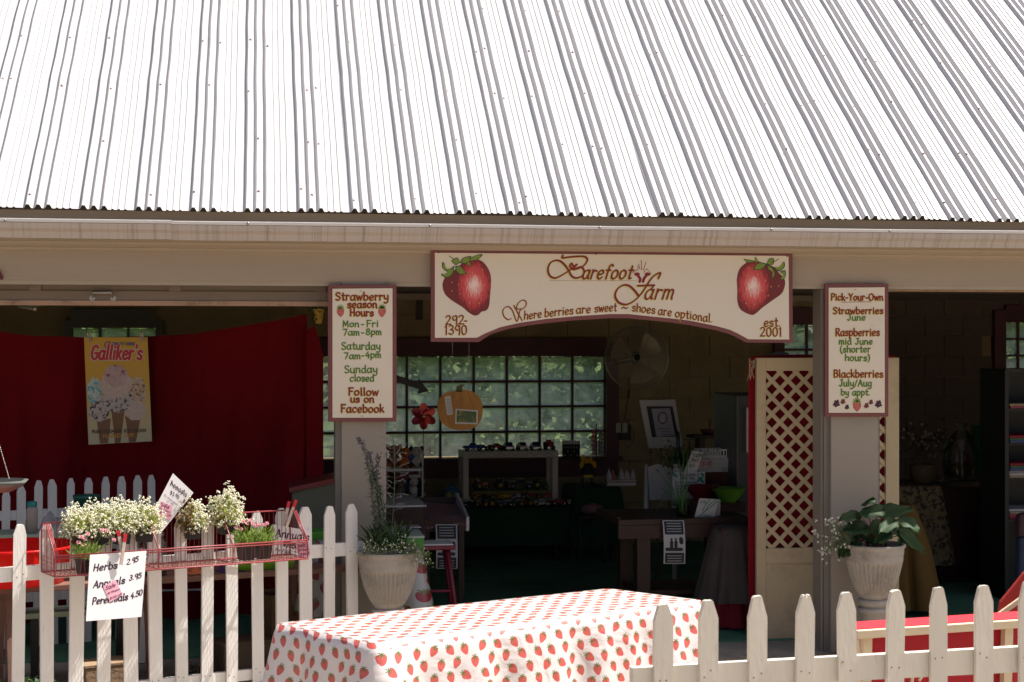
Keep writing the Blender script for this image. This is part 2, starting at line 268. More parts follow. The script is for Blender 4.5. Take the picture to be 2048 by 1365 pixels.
# ---------------------------------------------------------------- hand lettering: a stroke alphabet (x-height 5, capitals 8)
GL = {
'a': (5, ["s 4.2 4 3 5 1.2 4.4 .4 2.4 1 .4 2.4 0 3.6 1.2 4.2 3.2", "s 4.4 5 4.1 2 4.4 .3 5 .2"]),
'b': (4.8, ["l .6 8.3 .6 .2", "s .6 3.4 2 5 3.6 4.6 4.4 2.6 3.6 .4 2 0 .6 .8"]),
'c': (4.4, ["s 4 4.2 2.8 5 1.2 4.3 .4 2.4 1.2 .4 2.6 0 4.1 .9"]),
'd': (4.9, ["s 4 3.8 2.8 5 1.2 4.4 .4 2.3 1.1 .3 2.4 0 4 1.6", "l 4.1 8.3 4.1 1 4.6 .1"]),
'e': (4.5, ["s .6 2.5 2.4 2.6 3.9 3.2 3.6 4.5 2.4 5 1 4.2 .4 2.3 1.2 .4 2.6 0 4.1 1"]),
'f': (3.8, ["s 4 7.6 3 8.3 2 7.6 1.7 5.5 1.7 0", "l .3 5 3.4 5"]),
'g': (4.8, ["s 4 4.2 2.8 5 1.2 4.4 .4 2.6 1.1 .7 2.4 .5 4 1.8", "s 4.2 5 4.2 0 3.8 -2.4 2.2 -3 .6 -2.2"]),
'h': (4.6, ["l .6 8.3 .6 0", "s .6 3 1.8 4.8 3.2 4.9 4 3.8 4 1.4 4.1 0"]),
'i': (2, ["l 1 5 1 .1", "l 1 7 1.1 7.3"]), 'j': (2.6, ["s 1.6 5 1.6 0 1.2 -2.4 0 -3", "l 1.6 7 1.7 7.3"]),
'k': (4.3, ["l .6 8.3 .6 0", "l 3.8 5 .7 2.2", "l 1.6 3 4 0"]), 'l': (2, ["s 1 8.3 1 1 1.5 .1"]),
'm': (6.3, ["l .5 5 .5 0", "s .5 3.3 1.5 4.9 2.6 4.6 3 3.4 3 0", "s 3 3.3 4 4.9 5.1 4.6 5.5 3.4 5.5 1 5.8 0"]),
'n': (4.7, ["l .6 5 .6 0", "s .6 3.2 1.8 4.9 3.2 4.8 3.9 3.5 3.9 1.2 4.3 0"]),
'o': (4.9, ["s 2.4 5 .9 4.2 .4 2.4 1 .6 2.4 0 3.9 .8 4.5 2.6 3.8 4.4 2.4 5"]),
'p': (4.8, ["l .7 5.2 .7 -3", "s .7 3.4 2 5 3.7 4.6 4.4 2.6 3.6 .5 2.2 0 .7 .9"]),
'q': (4.8, ["s 4 4.2 2.8 5 1.2 4.4 .4 2.4 1.1 .3 2.4 0 4 1.6", "l 4.2 5 4.2 -3"]),
'r': (3.6, ["l .7 5.2 .7 0", "s .7 3 1.8 4.8 3.3 4.6"]),
's': (4, ["s 3.6 4.2 2.4 5 1 4.6 .7 3.5 2 2.7 3.4 1.8 3.5 .6 2.2 0 .4 .7"]),
't': (3.5, ["s 1.8 7.4 1.8 1.4 2.3 .1 3.4 .4", "l .4 5 3.4 5"]),
'u': (4.7, ["s .6 5 .6 1.8 1.2 .3 2.4 0 3.6 1 4 2.8", "l 4 5 4 .6 4.5 0"]), 'v': (4.4, ["l .2 5 2 0 4 5"]),
'w': (6, ["l .2 5 1.6 .1 2.9 4.2 4.3 .1 5.8 5"]), 'x': (4.2, ["l .4 5 3.8 0", "l 3.8 5 .4 0"]),
'y': (4.6, ["s .4 5 .9 2 2.2 1.2 3.9 2.4", "s 4 5 4 1 3.6 -2 2 -3 .4 -2.4"]), 'z': (4.2, ["l .5 5 3.8 5 .5 0 3.9 0"]),
'A': (6, ["l .3 0 3 8 5.7 0", "l 1.2 3 4.8 3"]), 'B': (5.2, ["l .8 8 .8 0", "s .8 8 3.6 7.8 4.2 6.2 3.4 4.6 .8 4.3", "s .8 4.3 3.8 4.2 4.9 2.2 3.8 .3 .8 0"]),
'C': (5.6, ["s 5 6.8 3.4 8 1.4 7 .5 4 1.4 1 3.2 0 5.2 1.2"]), 'D': (5.8, ["l .8 8 .8 0", "s .8 8 3.4 7.8 5.3 5.4 5 2.4 3.2 .3 .8 0"]),
'E': (4.8, ["l 4.4 8 .8 8 .8 0 4.6 0", "l .8 4.2 3.8 4.2"]), 'F': (4.6, ["l .8 8 .8 0", "l .4 8 4.6 8", "l .8 4.3 3.8 4.3"]),
'G': (5.8, ["s 5 6.8 3.4 8 1.4 7 .5 4 1.4 1 3.2 0 5.2 1.2 5.2 3.6", "l 3.2 3.6 5.6 3.6"]), 'H': (5.6, ["l .8 8 .8 0", "l 4.8 8 4.8 0", "l .8 4.2 4.8 4.2"]),
'I': (2.2, ["l 1.1 8 1.1 0"]), 'J': (4.2, ["s 3 8 3 2 2.4 .3 1.2 0 .2 1", "l 1.4 8 4.2 8"]), 'K': (5.2, ["l .8 8 .8 0", "l 4.8 8 1 3.8", "l 2 4.8 5 0"]),
'L': (4.4, ["l .8 8 .8 0 4.4 0"]), 'M': (7, ["l .8 0 1.2 8 3.5 2 5.8 8 6.2 0"]), 'N': (6, ["l .8 0 .8 8 5.2 0 5.2 8"]),
'O': (6.4, ["s 3.2 8 1.2 7 .5 4 1.3 1 3.2 0 5.2 1.2 5.9 4.2 5 7.2 3.2 8"]), 'P': (4.9, ["l .8 8 .8 0", "s .8 8 3.6 8 4.6 6.2 3.6 4.3 .8 3.9"]),
'Q': (6.4, ["s 3.2 8 1.2 7 .5 4 1.3 1 3.2 0 5.2 1.2 5.9 4.2 5 7.2 3.2 8", "l 3.6 2.2 6 -.6"]),
'R': (5.2, ["l .8 8 .8 0", "s .8 8 3.6 8 4.5 6.2 3.5 4.5 .8 4.1", "l 2.2 4.1 5 0"]), 'S': (4.8, ["s 4.4 7 2.8 8 1 7.3 .8 5.6 2.4 4.3 4.2 2.8 4.2 1 2.6 0 .5 .9"]),
'T': (5, ["l 2.5 8 2.5 0", "l .2 8 4.8 8"]), 'U': (5.6, ["s .8 8 .8 2.4 2 .3 3.6 .3 4.8 2.4 4.8 8"]), 'V': (5.6, ["l .3 8 2.8 0 5.3 8"]),
'W': (7.6, ["l .2 8 2.2 0 3.8 6 5.6 0 7.4 8"]), 'Y': (5.2, ["l .3 8 2.7 4.2 5 8", "l 2.7 4.2 2.5 0"]),
'0': (5, ["s 2.5 8 .9 6.8 .5 4 1 1 2.5 0 4.1 1.2 4.5 4 4 7 2.5 8"]), '1': (2.6, ["l .6 6.8 1.6 8 1.6 0"]),
'2': (4.8, ["s .6 6.4 1.6 7.9 3.4 7.8 4.1 6 3 3.6 .4 .1", "l .4 .1 4.6 .2"]), '3': (4.6, ["s .6 7.2 2.2 8 3.8 6.9 3.4 5 1.8 4.4 3.8 3.6 4.2 1.6 2.6 0 .4 .8"]),
'4': (4.8, ["l 3 8 .3 2.8 4.6 2.8", "l 3.4 5 3.4 -.4"]), '5': (4.6, ["l 4.2 8 1.2 8 .9 4.6", "s .9 4.6 2.8 5 4.2 3.2 3.6 .9 2 0 .4 .8"]),
'7': (4.6, ["l .3 8 4.4 8 1.8 0"]), '8': (4.8, ["s 2.4 8 .9 7 1 5.2 2.5 4.3 4.2 2.8 3.9 .7 2.3 0 .7 1 .7 3 2.4 4.3 3.8 5.6 3.8 7.2 2.4 8"]),
'9': (4.6, ["s 4 6.8 2.6 8 .9 7 .7 5 2 3.8 3.4 4.4 4 6", "l 4.1 7.8 3.9 -.2"]), '-': (3.4, ["l .6 3 2.8 3"]), '/': (3.6, ["l 3.4 8 .2 -1"]),
'.': (1.8, ["l .9 .3 1 .5"]), "'": (1.6, ["l 1 8.3 .8 6.8"]), '$': (4.8, ["s 4.2 6.6 2.6 7.4 1 6.6 1.2 4.8 3.8 3.4 3.9 1.4 2.4 .5 .6 1.2", "l 2.4 8.4 2.4 -.4"]),
'(': (2.6, ["s 2.4 8.4 .9 6 .6 3 1.2 .4 2.4 -1.4"]), ')': (2.6, ["s .4 8.4 1.7 6 2 3 1.4 .4 .3 -1.4"]), '~': (7, ["s .4 2.4 1.8 3.6 3.4 3.2 4.8 2.4 6.6 3.4"]),
' ': (3, []), '&': (5, ["s 4.8 0 1 6 2 8 3.2 6.6 .6 2.4 1.4 0 3.4 .6 4.8 3"]), '*': (3, ["l .5 6 2.5 6"])}
def text2d(txt, x0, x1, base, xh, slant=0, jit=.0, base_fn=None, gap=.9, rng=None):
    """strokes in photo pixels, fitted between x0 and x1; xh = x-height"""
    tot = sum(GL[c][0]+gap for c in txt)-gap; sx = (x1-x0)/tot; sy = xh/5; out = []; x = 0
    for c in txt:
        w, st = GL[c]; dy = rng.uniform(-jit, jit) if rng else 0
        for sdef in st:
            k = sdef.split(); nums = list(map(float, k[1:])); pts = [Vector((nums[i], nums[i+1])) for i in range(0, len(nums), 2)]
            if k[0] == 's': pts = catmull(pts, 5)
            for seg in ([pts] if k[0] == 's' else [pts[i:i+2] for i in range(len(pts)-1)]):
                res = []
                for p in seg:
                    X = x0+(x+p.x+p.y*slant)*sx
                    bb = base_fn(x0+(x+w/2)*sx) if base_fn else base
                    res.append(Vector((X, bb-(p.y+dy)*sy)))
                out.append(res)
        x += w+gap
    return out
def strokes_mesh(strokes, w, mp, lift, off=(0, 0), nib=None, mb=None, grow=1.0, mi=0):
    mb = mb or MB(); base_lift = lift; ld = lift.normalized()
    for si, st in enumerate(strokes):
        n = len(st); lift = base_lift+ld*(.00007*(si % 6))
        if n < 2: continue
        L = []; Rr = []; pts = [p+Vector(off) for p in st]
        for i, p in enumerate(pts):
            d = pts[min(i+1, n-1)]-pts[max(i-1, 0)]
            if d.length < 1e-6: d = Vector((1, 0))
            d.normalize(); nn = Vector((-d.y, d.x))
            ww = w*grow if nib is None else w*grow*(nib+(1-nib)*abs(d.cross(Vector((.8, -.6))))**1)
            L.append(p+nn*ww/2); Rr.append(p-nn*ww/2)
        for (e, q, sg) in ((0, 1, -1), (n-1, n-2, 1)):
            d = (pts[e]-pts[q]); d = d.normalized() if d.length > 1e-6 else Vector((1, 0)); c = pts[e]; r = (L[e]-c).length
            cap = [L[e]]; a0 = math.atan2((L[e]-c).y, (L[e]-c).x); sgn = -1 if (Vector((math.cos(a0-1.57), math.sin(a0-1.57))).dot(d) > 0) else 1
            for k in range(1, 5): cap.append(c+Vector((math.cos(a0+sgn*k*math.pi/5), math.sin(a0+sgn*k*math.pi/5)))*r)
            cap.append(Rr[e]); mb.poly([mp(p.x, p.y)+lift+ld*(.00003 if e == 0 else .000035) for p in cap], mi)
        b = len(mb.v)
        for j_, (l, r) in enumerate(zip(L, Rr)): mb.v += [mp(l.x, l.y)+lift-ld*(.000002*j_), mp(r.x, r.y)+lift-ld*(.000002*j_)]
        for i in range(n-1): mb.face([b+2*i, b+2*i+2, b+2*i+3, b+2*i+1], mi)
    return mb
# ---------------------------------------------------------------- palette
cream = M('painted_tan_board', (.34, .275, .205), .55, .06, 3, .12, 14, stretch=(.3, 1, 4), dirt=(.27, .22, .17), dscale=1.6, dlo=.56, dhi=.9)
postm = M('painted_grey_post', (.29, .255, .21), .6, .05, 3, .15, 20, dirt=(.3, .27, .24), dscale=3, dlo=.6, dhi=.95)
trimm = M('taupe_trim', (.2, .18, .155), .6, .08, 3, .15, 20)
roofm = M('white_ribbed_metal', (.46, .45, .455), .45, .05, 3, .05, 5, stretch=(1, .25, .25), dirt=(.36, .35, .36), dscale=2.2, dlo=.55, dhi=.85, spec=.5)
gutm = M('streaked_gutter_paint', (.44, .385, .345), .42, .04, 3, .1, 12, stretch=(12, .04, .04), dirt=(.17, .13, .11), dscale=3.2, dlo=.5, dhi=.8)
gutlip = M('gutter_lip_lit', (.66, .64, .62), .35, .06, 4, .05)  # lip coloured lighter than the gutter for the sunlight along its edge
darkwood = M('dark_rafter_wood', (.06, .045, .032), .8, .35, 3, .4, 30, stretch=(.4, 4, 4))
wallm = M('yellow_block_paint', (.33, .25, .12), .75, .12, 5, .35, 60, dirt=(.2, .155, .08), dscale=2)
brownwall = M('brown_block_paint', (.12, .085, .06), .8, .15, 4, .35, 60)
mortar = M('dark_mortar_line', (.29, .22, .105), .9, .1, 8, .4, 50)
maroon = M('maroon_window_paint', (.1, .022, .025), .5, .2, 5, .15, 30, dirt=(.05, .02, .018), dscale=4)
green_floor = M('green_turf_carpet', (.08, .22, .13), .95, .35, 12, .5, 180, dirt=(.03, .035, .02), dscale=1.5, dlo=.5, dhi=.8)
concrete = M('grey_concrete', (.3, .27, .23), .9, .15, 5, .4, 60, dirt=(.16, .14, .11), dscale=2)
gravel = M('pale_gravel', (.32, .265, .2), .95, .35, 22, .8, 90, dirt=(.2, .17, .12), dscale=1.2)
white_paint = M('weathered_white_paint', (.77, .745, .7), .6, .06, 5, .3, 22, stretch=(6, 6, .6), dirt=(.24, .19, .14), dscale=5, dlo=.62, dhi=.8)
cream_paint = M('aged_cream_paint', (.68, .63, .54), .6, .06, 5, .12, 22, stretch=(3, 3, .7), dirt=(.2, .16, .11), dscale=4.5, dlo=.63, dhi=.78)
lattm = M('cream_lattice_paint', (.52, .42, .26), .6, .06, 4, .15, 20, dirt=(.33, .26, .16), dscale=3)
red_cloth = M('deep_red_cloth', (.2, .005, .01), .85, .15, 3, .25, 300, trans=.15, spec=.15)
bright_red_cloth = M('scarlet_cloth', (.42, .012, .02), .8, .12, 4, .2, 200, trans=.25, spec=.2)
# ---------------------------------------------------------------- setting
def structure(o): o['kind'] = 'structure'; return o
g = MB()
g.box((-60, -40, -.4), (70, .02, -.0)); structure(g.build('ground', gravel))
g = MB(); g.box((-60, 5.75, -.4), (70, 160, -.02)); structure(g.build('grass_field', M('sunlit_grass', (.07, .11, .025), .95, .3, 1.5, .6, 40)))
g = MB(); g.box((-4.2, .02, -.4), (9.4, .42, .012)); structure(g.build('sill_slab', concrete))
g = MB(); g.box((-4.2, .42, -.4), (9.4, 5.75, .02)); structure(g.build('floor', green_floor))
# ---------------------------------------------------------------- barn shop
YW = 5.5
barn = T('farm_shop_barn', 'long farm market building with ribbed white metal roof and open bays', 'farm shop', (2.5, 2.75, 0))
def bp(name, a, b, m, kind=None, bevel=0): return B(name, a, b, m, barn, bevel, kind)
# roof sheets with three ribs and a flat field repeated every 305 mm
TH = math.atan(.80); EY, EZ = -.2, 2.685
def prof(x):
    x = (x % .305)
    for c in (.03, .087, .144):
        d = abs(x-c)
        if d < .0075: return .0255
        if d < .0195: return .0255*(1-(d-.0075)/.012)
    for c in (.19, .225, .262):
        d = abs(x-c)
        if d < .004: return .006
        if d < .009: return .006*(1-(d-.004)/.005)
    return 0
brk = [0]
for c in (.03, .087, .144): brk += [c-.0195, c-.0075, c+.0075, c+.0195]
for c in (.19, .225, .262): brk += [c-.009, c-.004, c+.004, c+.009]
brk = sorted(brk)
def roof_mesh(seed):
    mb = MB(); xs = []
    for k in range(3): xs += [k*.305+b for b in brk]
    xs.append(.915+.012); NS = 26; Ls = 3.85
    rng = random.Random(seed); wob = [noise.noise(Vector((seed*3.1, i*.45, 0)))*.006 for i in range(NS+1)]
    edge = [rng.uniform(-.004, .004) for _ in range(4)]
    for j in range(NS+1):
        s = Ls*j/NS
        for x in xs:
            h = prof(x if x < .915 else .001)+noise.noise(Vector((x*2+seed*7, s*1.3, 0)))*.004
            sag = (.005*math.sin(x*5+seed) if j == 0 else 0)
            dx = wob[j]*.7
            mb.v.append(Vector((x+dx, s*math.cos(TH)-h*math.sin(TH)+sag, s*math.sin(TH)+h*math.cos(TH)+sag*.6)))
    n = len(xs)
    for j in range(NS):
        for i in range(n-1): mb.face([j*n+i, j*n+i+1, (j+1)*n+i+1, (j+1)*n+i])
    return mb
rmeshes = []
x = -4.45; k = 0
off0 = XY(56, EY)-.03
x = off0-.915*4
while x < 9.6:
    if k < 4:
        o = roof_mesh(k+1).build('roof_sheet', roofm, barn, origin=(0, 0, 0)); rmeshes.append(o.data)
    else:
        o = bpy.data.objects.new('roof_sheet', rmeshes[(k*3) % 4]); COL.objects.link(o); o.parent = barn
    o.location = Vector((x+random.uniform(-.003, .003), EY, EZ+random.uniform(-.003, .004)+(.0015 if k % 2 else 0)))-barn.location
    x += .915; k += 1
sm = MB(); rng = random.Random(3)
Nn = Vector((0, -math.sin(TH), math.cos(TH))); Dn = Vector((0, math.cos(TH), math.sin(TH)))
xx = off0-.915
while xx < 9.3:
    for ri, c in enumerate((.03, .087, .144)):
        for row in range(5):
            if rng.random() < (.55 if ri == 1 else .75): continue
            s = .12+row*.62+rng.uniform(-.05, .05)+(0 if row else rng.uniform(0, .05))
            p = Vector((xx+c+rng.uniform(-.004, .004), EY, EZ))+Dn*s+Nn*.02
            sm.lathe([(.0095, 0), (.0095, .003), (.006, .004), (.006, .01), (.003, .011)], p, 7, axis=Nn)
    xx += .305
sm.build('roof_screws', M('rusty_screw', (.2, .11, .09), .5, .3, 20, 0, metallic=.5), barn, kind='stuff')
def slope_slab(name, x0, x1, yA, zA, yB, zB, th, m):
    mb = MB(); mb.hexa([(x0, yA, zA-th), (x1, yA, zA-th), (x1, yB, zB-th), (x0, yB, zB-th)], [(x0, yA, zA), (x1, yA, zA), (x1, yB, zB), (x0, yB, zB)]); return mb.build(name, m, barn)
RY = EY+3.85*math.cos(TH); RZ = EZ+3.85*math.sin(TH)
slope_slab('roof_deck', -4.5, 9.6, EY+.07, EZ+.03, RY, RZ-.03, .03, darkwood)
slope_slab('rear_roof_slope', -4.5, 9.6, 5.78, RZ-(5.78-RY)*.8, RY+.01, RZ-.005, .04, M('roof_metal_rear', (.6, .6, .62), .4))
for s in range(15):
    xr = -4.1+s*.95
    slope_slab('rafter', xr, xr+.05, EY+.12, EZ+.02, RY, RZ-.075, .14, darkwood)
bp('fascia_board', (-4.5, -.125, 2.52), (9.6, -.10, 2.70), cream)
# gutter as a bent profile
gp = [(-.13, 2.62), (-.13, 2.525), (-.225, 2.515), (-.232, 2.535), (-.238, 2.55), (-.262, 2.568), (-.268, 2.598), (-.262, 2.602)]
lip = [(-.262, 2.602), (-.27, 2.602), (-.271, 2.617), (-.258, 2.619), (-.256, 2.607)]
def sweep(name, pr, x0, x1, m, th=.003, parent=barn, sag=0):
    mb = MB(); n = len(pr); K = 12
    for k in range(K+1):
        xk = x0+(x1-x0)*k/K; dz = sag*noise.noise(Vector((xk*.7, 3, 0)))
        for (y, z) in pr: mb.v.append(Vector((xk, y, z+dz)))
        for (y, z) in pr[::-1]: mb.v.append(Vector((xk, y+th, z+th+dz)))
    m2 = 2*n
    for k in range(K):
        for i in range(m2): mb.face([k*m2+i, k*m2+(i+1) % m2, (k+1)*m2+(i+1) % m2, (k+1)*m2+i], 0)
    return mb.build(name, m, parent)
gx = XY(343, -.25)
for a, b, dz in ((-4.5, gx, .004), (gx+.001, 9.6, 0)):
    sweep('gutter', [(y-dz, z+dz) for y, z in gp], a, b, gutm, sag=.006); sweep('gutter_lip', [(y-dz, z+dz) for y, z in lip], a, b, gutlip, sag=.006)
for px in (10, 496, 1543, 1780, 860, 1200): 
    mb = MB(); p = onY(px, 449, -.275); mb.lathe([(.008, 0), (.008, .004), (.004, .006)], (p.x, -.271, 2.61), 8, axis=Vector((0, -1, 0))); mb.build('gutter_screw', M('dull_zinc', (.3, .28, .26), .4, metallic=.8), barn)
# molding under the gutter, beam
bp('soffit_board', (-4.5, -.10, 2.512), (9.6, .0, 2.53), cream)
sweep('crown_molding', [(0, 2.511), (-.085, 2.511), (-.08, 2.498), (-.055, 2.484), (-.03, 2.478), (-.026, 2.466), (-.012, 2.46), (0, 2.452)], -4.5, 9.6, cream)
bp('header_beam', (-4.5, 0, 2.292), (9.6, .09, 2.51), cream)
bp('header_trim', (-4.5, .012, 2.268), (9.6, .1, 2.292), M('tan_trim', (.36, .31, .24), .6, .08, 4, .1))
p1a, p1b, p2a, p2b = XY(683, 0), XY(772, 0), XY(1662, 0), XY(1757, 0)
bp('post', (p1a, 0.0, 0.012), (p1b, .2, 2.292), postm, bevel=.004)
bp('post', (p2a, 0.0, 0.012), (p2b, .2, 2.292), postm, bevel=.004)
bp('door_jamb', (p1a-.035, .03, .012), (p1a-.001, .22, 2.268), trimm)
bp('door_jamb', (p2a-.035, .03, .012), (p2a-.001, .22, 2.268), trimm); bp('door_stop', (XY(1641, .06), .05, .012), (p2a-.036, .2, 2.268), postm)
bp('door_jamb', (p2b+.001, .03, .012), (p2b+.02, .22, 2.268), trimm)
# rear wall, windows
X0, X1 = -4.2, 9.3
wins = [(XY(610, YW), XY(1211, YW), ZY(1000, 915, YW), ZY(1000, 713, YW), 9, 4),
        (XY(143, YW), XY(312, YW), 1.12, ZY(225, 656, YW), 3, 4),
        (XY(1566, YW), XY(1665, YW), .9, ZY(1610, 650, YW), 2, 5),
        (XY(2008, YW), XY(2100, YW), ZY(2020, 745, YW), ZY(2020, 645, YW), 3, 3)]
paneg = glass_mat('dusty_window_glass', dust=(.72, .8, .8), lo=.12, hi=.85, scale=4, edge=((wins[0][1]-wins[0][0])/18-.008, (wins[0][3]-wins[0][2])/8-.008))
def rear_piece(x0, x1, z0, z1):
    if x1-x0 > .01 and z1-z0 > .01: bp('rear_wall', (x0, YW+.03, z0), (x1, YW+.2, z1), mortar)
cuts = sorted(wins, key=lambda w: w[0]); xa = X0
for (a, b, c, d, nx, nz) in cuts:
    rear_piece(xa, a, 0, 4.6); rear_piece(a, b, 0, c); rear_piece(a, b, d, 4.6); xa = b
rear_piece(xa, X1, 0, 4.6)
bm1 = MB(); bm1.box((-.197, 0, -.097), (.197, .035, .097)); proto = bm1.build('block', wallm, barn, origin=(0, 0, 0)); bmesh1 = proto.data
proto.location = Vector((3.9, YW, .105))-barn.location
mats_block = bmesh1
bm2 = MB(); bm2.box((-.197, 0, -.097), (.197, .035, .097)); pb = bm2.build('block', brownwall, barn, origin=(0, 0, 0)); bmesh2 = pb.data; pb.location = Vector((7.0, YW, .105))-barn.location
cnt = 2; rr = random.Random(5)
for r_ in range(12):
    for c_ in range(21):
        bx = .3+c_*.4+(.2 if r_ % 2 else 0); bz = .105+r_*.2
        if bx > 8.2 or (r_ == 0 and (abs(bx-3.9) < .01 or abs(bx-7.0) < .01)): continue
        if any(bx+.2 > w[0]-.02 and bx-.2 < w[1]+.02 and bz+.1 > w[2]-.02 and bz-.1 < w[3]+.02 for w in wins): continue
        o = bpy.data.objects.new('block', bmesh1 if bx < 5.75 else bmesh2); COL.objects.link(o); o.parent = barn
        o.location = Vector((bx, YW+rr.uniform(-.004, .004), bz))-barn.location; cnt += 1
# main window: frame, sill and panes
def window(w, fr, sill=True, mat=maroon, head=.17):
    a, b, c, d, nx, nz = w
    f = MB(); y0, y1 = YW-.05, YW+.12
    f.box((a-fr, y0, c-.02), (a, y1, d+fr)); f.box((b, y0, c-.02), (b+fr, y1, d+fr)); f.box((a, y0, d), (b, y1, d+head))
    f.box((a-fr, y0+.02, c-.19), (b+fr, y1, c-.02))
    o = f.build('window', mat, barn)
    if sill:
        s = MB(); s.box((a-fr-.03, y0-.05, c-.04), (b+fr+.03, y0+.16, c-.001)); s.build('sill', mat, o)
    pw = (b-a)/nx; ph = (d-c)/nz
    mm = MB()
    for i in range(1, nx): mm.box((a+i*pw-.011, YW+.02, c), (a+i*pw+.011, YW+.06, d))
    for j in range(1, nz): mm.box((a, YW+.022, c+j*ph-.011), (b, YW+.058, c+j*ph+.011))
    mm.build('muntins', mat, o)
    gm = MB(); gm.box((-pw/2+.01, 0, -ph/2+.01), (pw/2-.01, .004, ph/2-.01)); me = None
    for i in range(nx):
        for j in range(nz):
            if me is None:
                q = gm.build('pane', paneg, o, origin=(0, 0, 0)); me = q.data
            else:
                q = bpy.data.objects.new('pane', me); COL.objects.link(q); q.parent = o
            q.location = Vector((a+(i+.5)*pw, YW+.04, c+(j+.5)*ph))-worldloc(o)
            q.rotation_euler = (R(rr.uniform(-1, 1)), 0, R(rr.uniform(-1.2, 1.2)))
    return o
window(wins[0], .12); window(wins[1], .07, False, M('grey_green_window_paint', (.12, .12, .09), .6)); window(wins[2], .1, False); window(wins[3], .12, False)
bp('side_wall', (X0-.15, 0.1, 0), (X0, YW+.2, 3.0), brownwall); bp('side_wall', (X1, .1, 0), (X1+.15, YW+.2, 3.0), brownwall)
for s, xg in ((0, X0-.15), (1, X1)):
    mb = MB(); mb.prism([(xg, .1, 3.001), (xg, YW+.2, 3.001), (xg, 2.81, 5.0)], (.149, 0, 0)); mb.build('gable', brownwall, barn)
for yj in (.9, 2.6, 4.3): bp('tie_beam', (X0, yj, 2.33), (X1, yj+.1, 2.47), darkwood)
bp('ceiling_board', (X0, 1.9, 2.5), (X1, YW, 2.53), M('brown_ceiling_board', (.2, .15, .1), .8, .2, 3, .2))
bp('shelf_rail', (XY(770, 3.2), 3.2, ZY(830, 600, 3.2)), (XY(1640, 3.2), 3.3, ZY(830, 588, 3.2)), M('raw_pine_board', (.2, .15, .1), .8, .2, 3, .3))
bp('hanger_post', (XY(833, 4.2), 4.2, ZY(843, 640, 4.2)), (XY(846, 4.2), 4.28, 2.33), darkwood)
bp('wall_sheathing', (X0, YW-.004, 2.43), (X1, YW+.03, 2.6), wallm)
# left bay door, pushed up
dm = M('door_panel_paint', (.17, .13, .095), .6, .1, 3, .2, 20)
gd = T('sectional_door', 'raised brown sectional garage door with bottom edge and lift handle showing in left bay', 'garage door', (XY(330, .13), .13, ZY(330, 612, .13)))
xl, xr = X0+.2, p1a-.04; zb = ZY(330, 612, .13)
B('bottom_rail', (xl, .11, zb), (xr, .155, zb+.028), M('worn_door_edge', (.36, .23, .15), .8, .15, 6, .3, dirt=(.12, .08, .05), dscale=9), gd)
B('door_section', (xl, .13, zb+.028), (xr, .16, zb+.3), dm, gd)
B('lower_stile', (xl, .118, zb+.029), (xr, .13, zb+.085), dm, gd)
for px in (70, 350, 640):
    xx = XY(px, .12); B('door_stile', (xx-.035, .119, zb+.086), (xx+.035, .13, zb+.29), dm, gd)
hp = onY(205, 590, .1); mb = MB()
mb.tube([(hp.x-.055, .115, hp.z-.012), (hp.x-.05, .085, hp.z+.012), (hp.x+.05, .085, hp.z+.012), (hp.x+.055, .115, hp.z-.012)], .008, 6)
mb.lathe([(.017, 0), (.017, .004)], (hp.x-.06, .117, hp.z-.02), 10, axis=Vector((0, -1, 0))); mb.lathe([(.017, 0), (.017, .004)], (hp.x+.06, .117, hp.z-.02), 10, axis=Vector((0, -1, 0)))
mb.build('lift_handle', M('dull_steel', (.35, .33, .3), .4, metallic=.7), gd)
gd2 = T('sectional_door', 'raised tan door edge under the header beam right of the pick-your-own sign', 'garage door', (XY(1900, .13), .13, 2.2))
B('bottom_rail', (p2b+.03, .11, ZY(1900, 584, .13)), (X1-.1, .155, 2.275), M('worn_door_edge', (.3, .2, .14)), gd2)
B('door_section', (p2b+.03, .13, 2.275), (X1-.1, .16, 2.45), dm, gd2)
# small dark leaf-shaped mark hanging at far left of the beam
mb = MB(); mb.poly([onY(0, 543, -.004), onY(5, 556, -.004), onY(3, 560, -.004), onY(-6, 552, -.004)]); mb.prism([onY(-8, 540, -.02), onY(0, 543, -.02), onY(6, 556, -.02), onY(3, 561, -.02), onY(-6, 552, -.02)], (0, .018, 0))
tag(mb.build('wall_ornament', M('dark_maroon', (.1, .02, .02), .6)), 'dark maroon ornament tip on beam at left edge of picture', 'ornament')
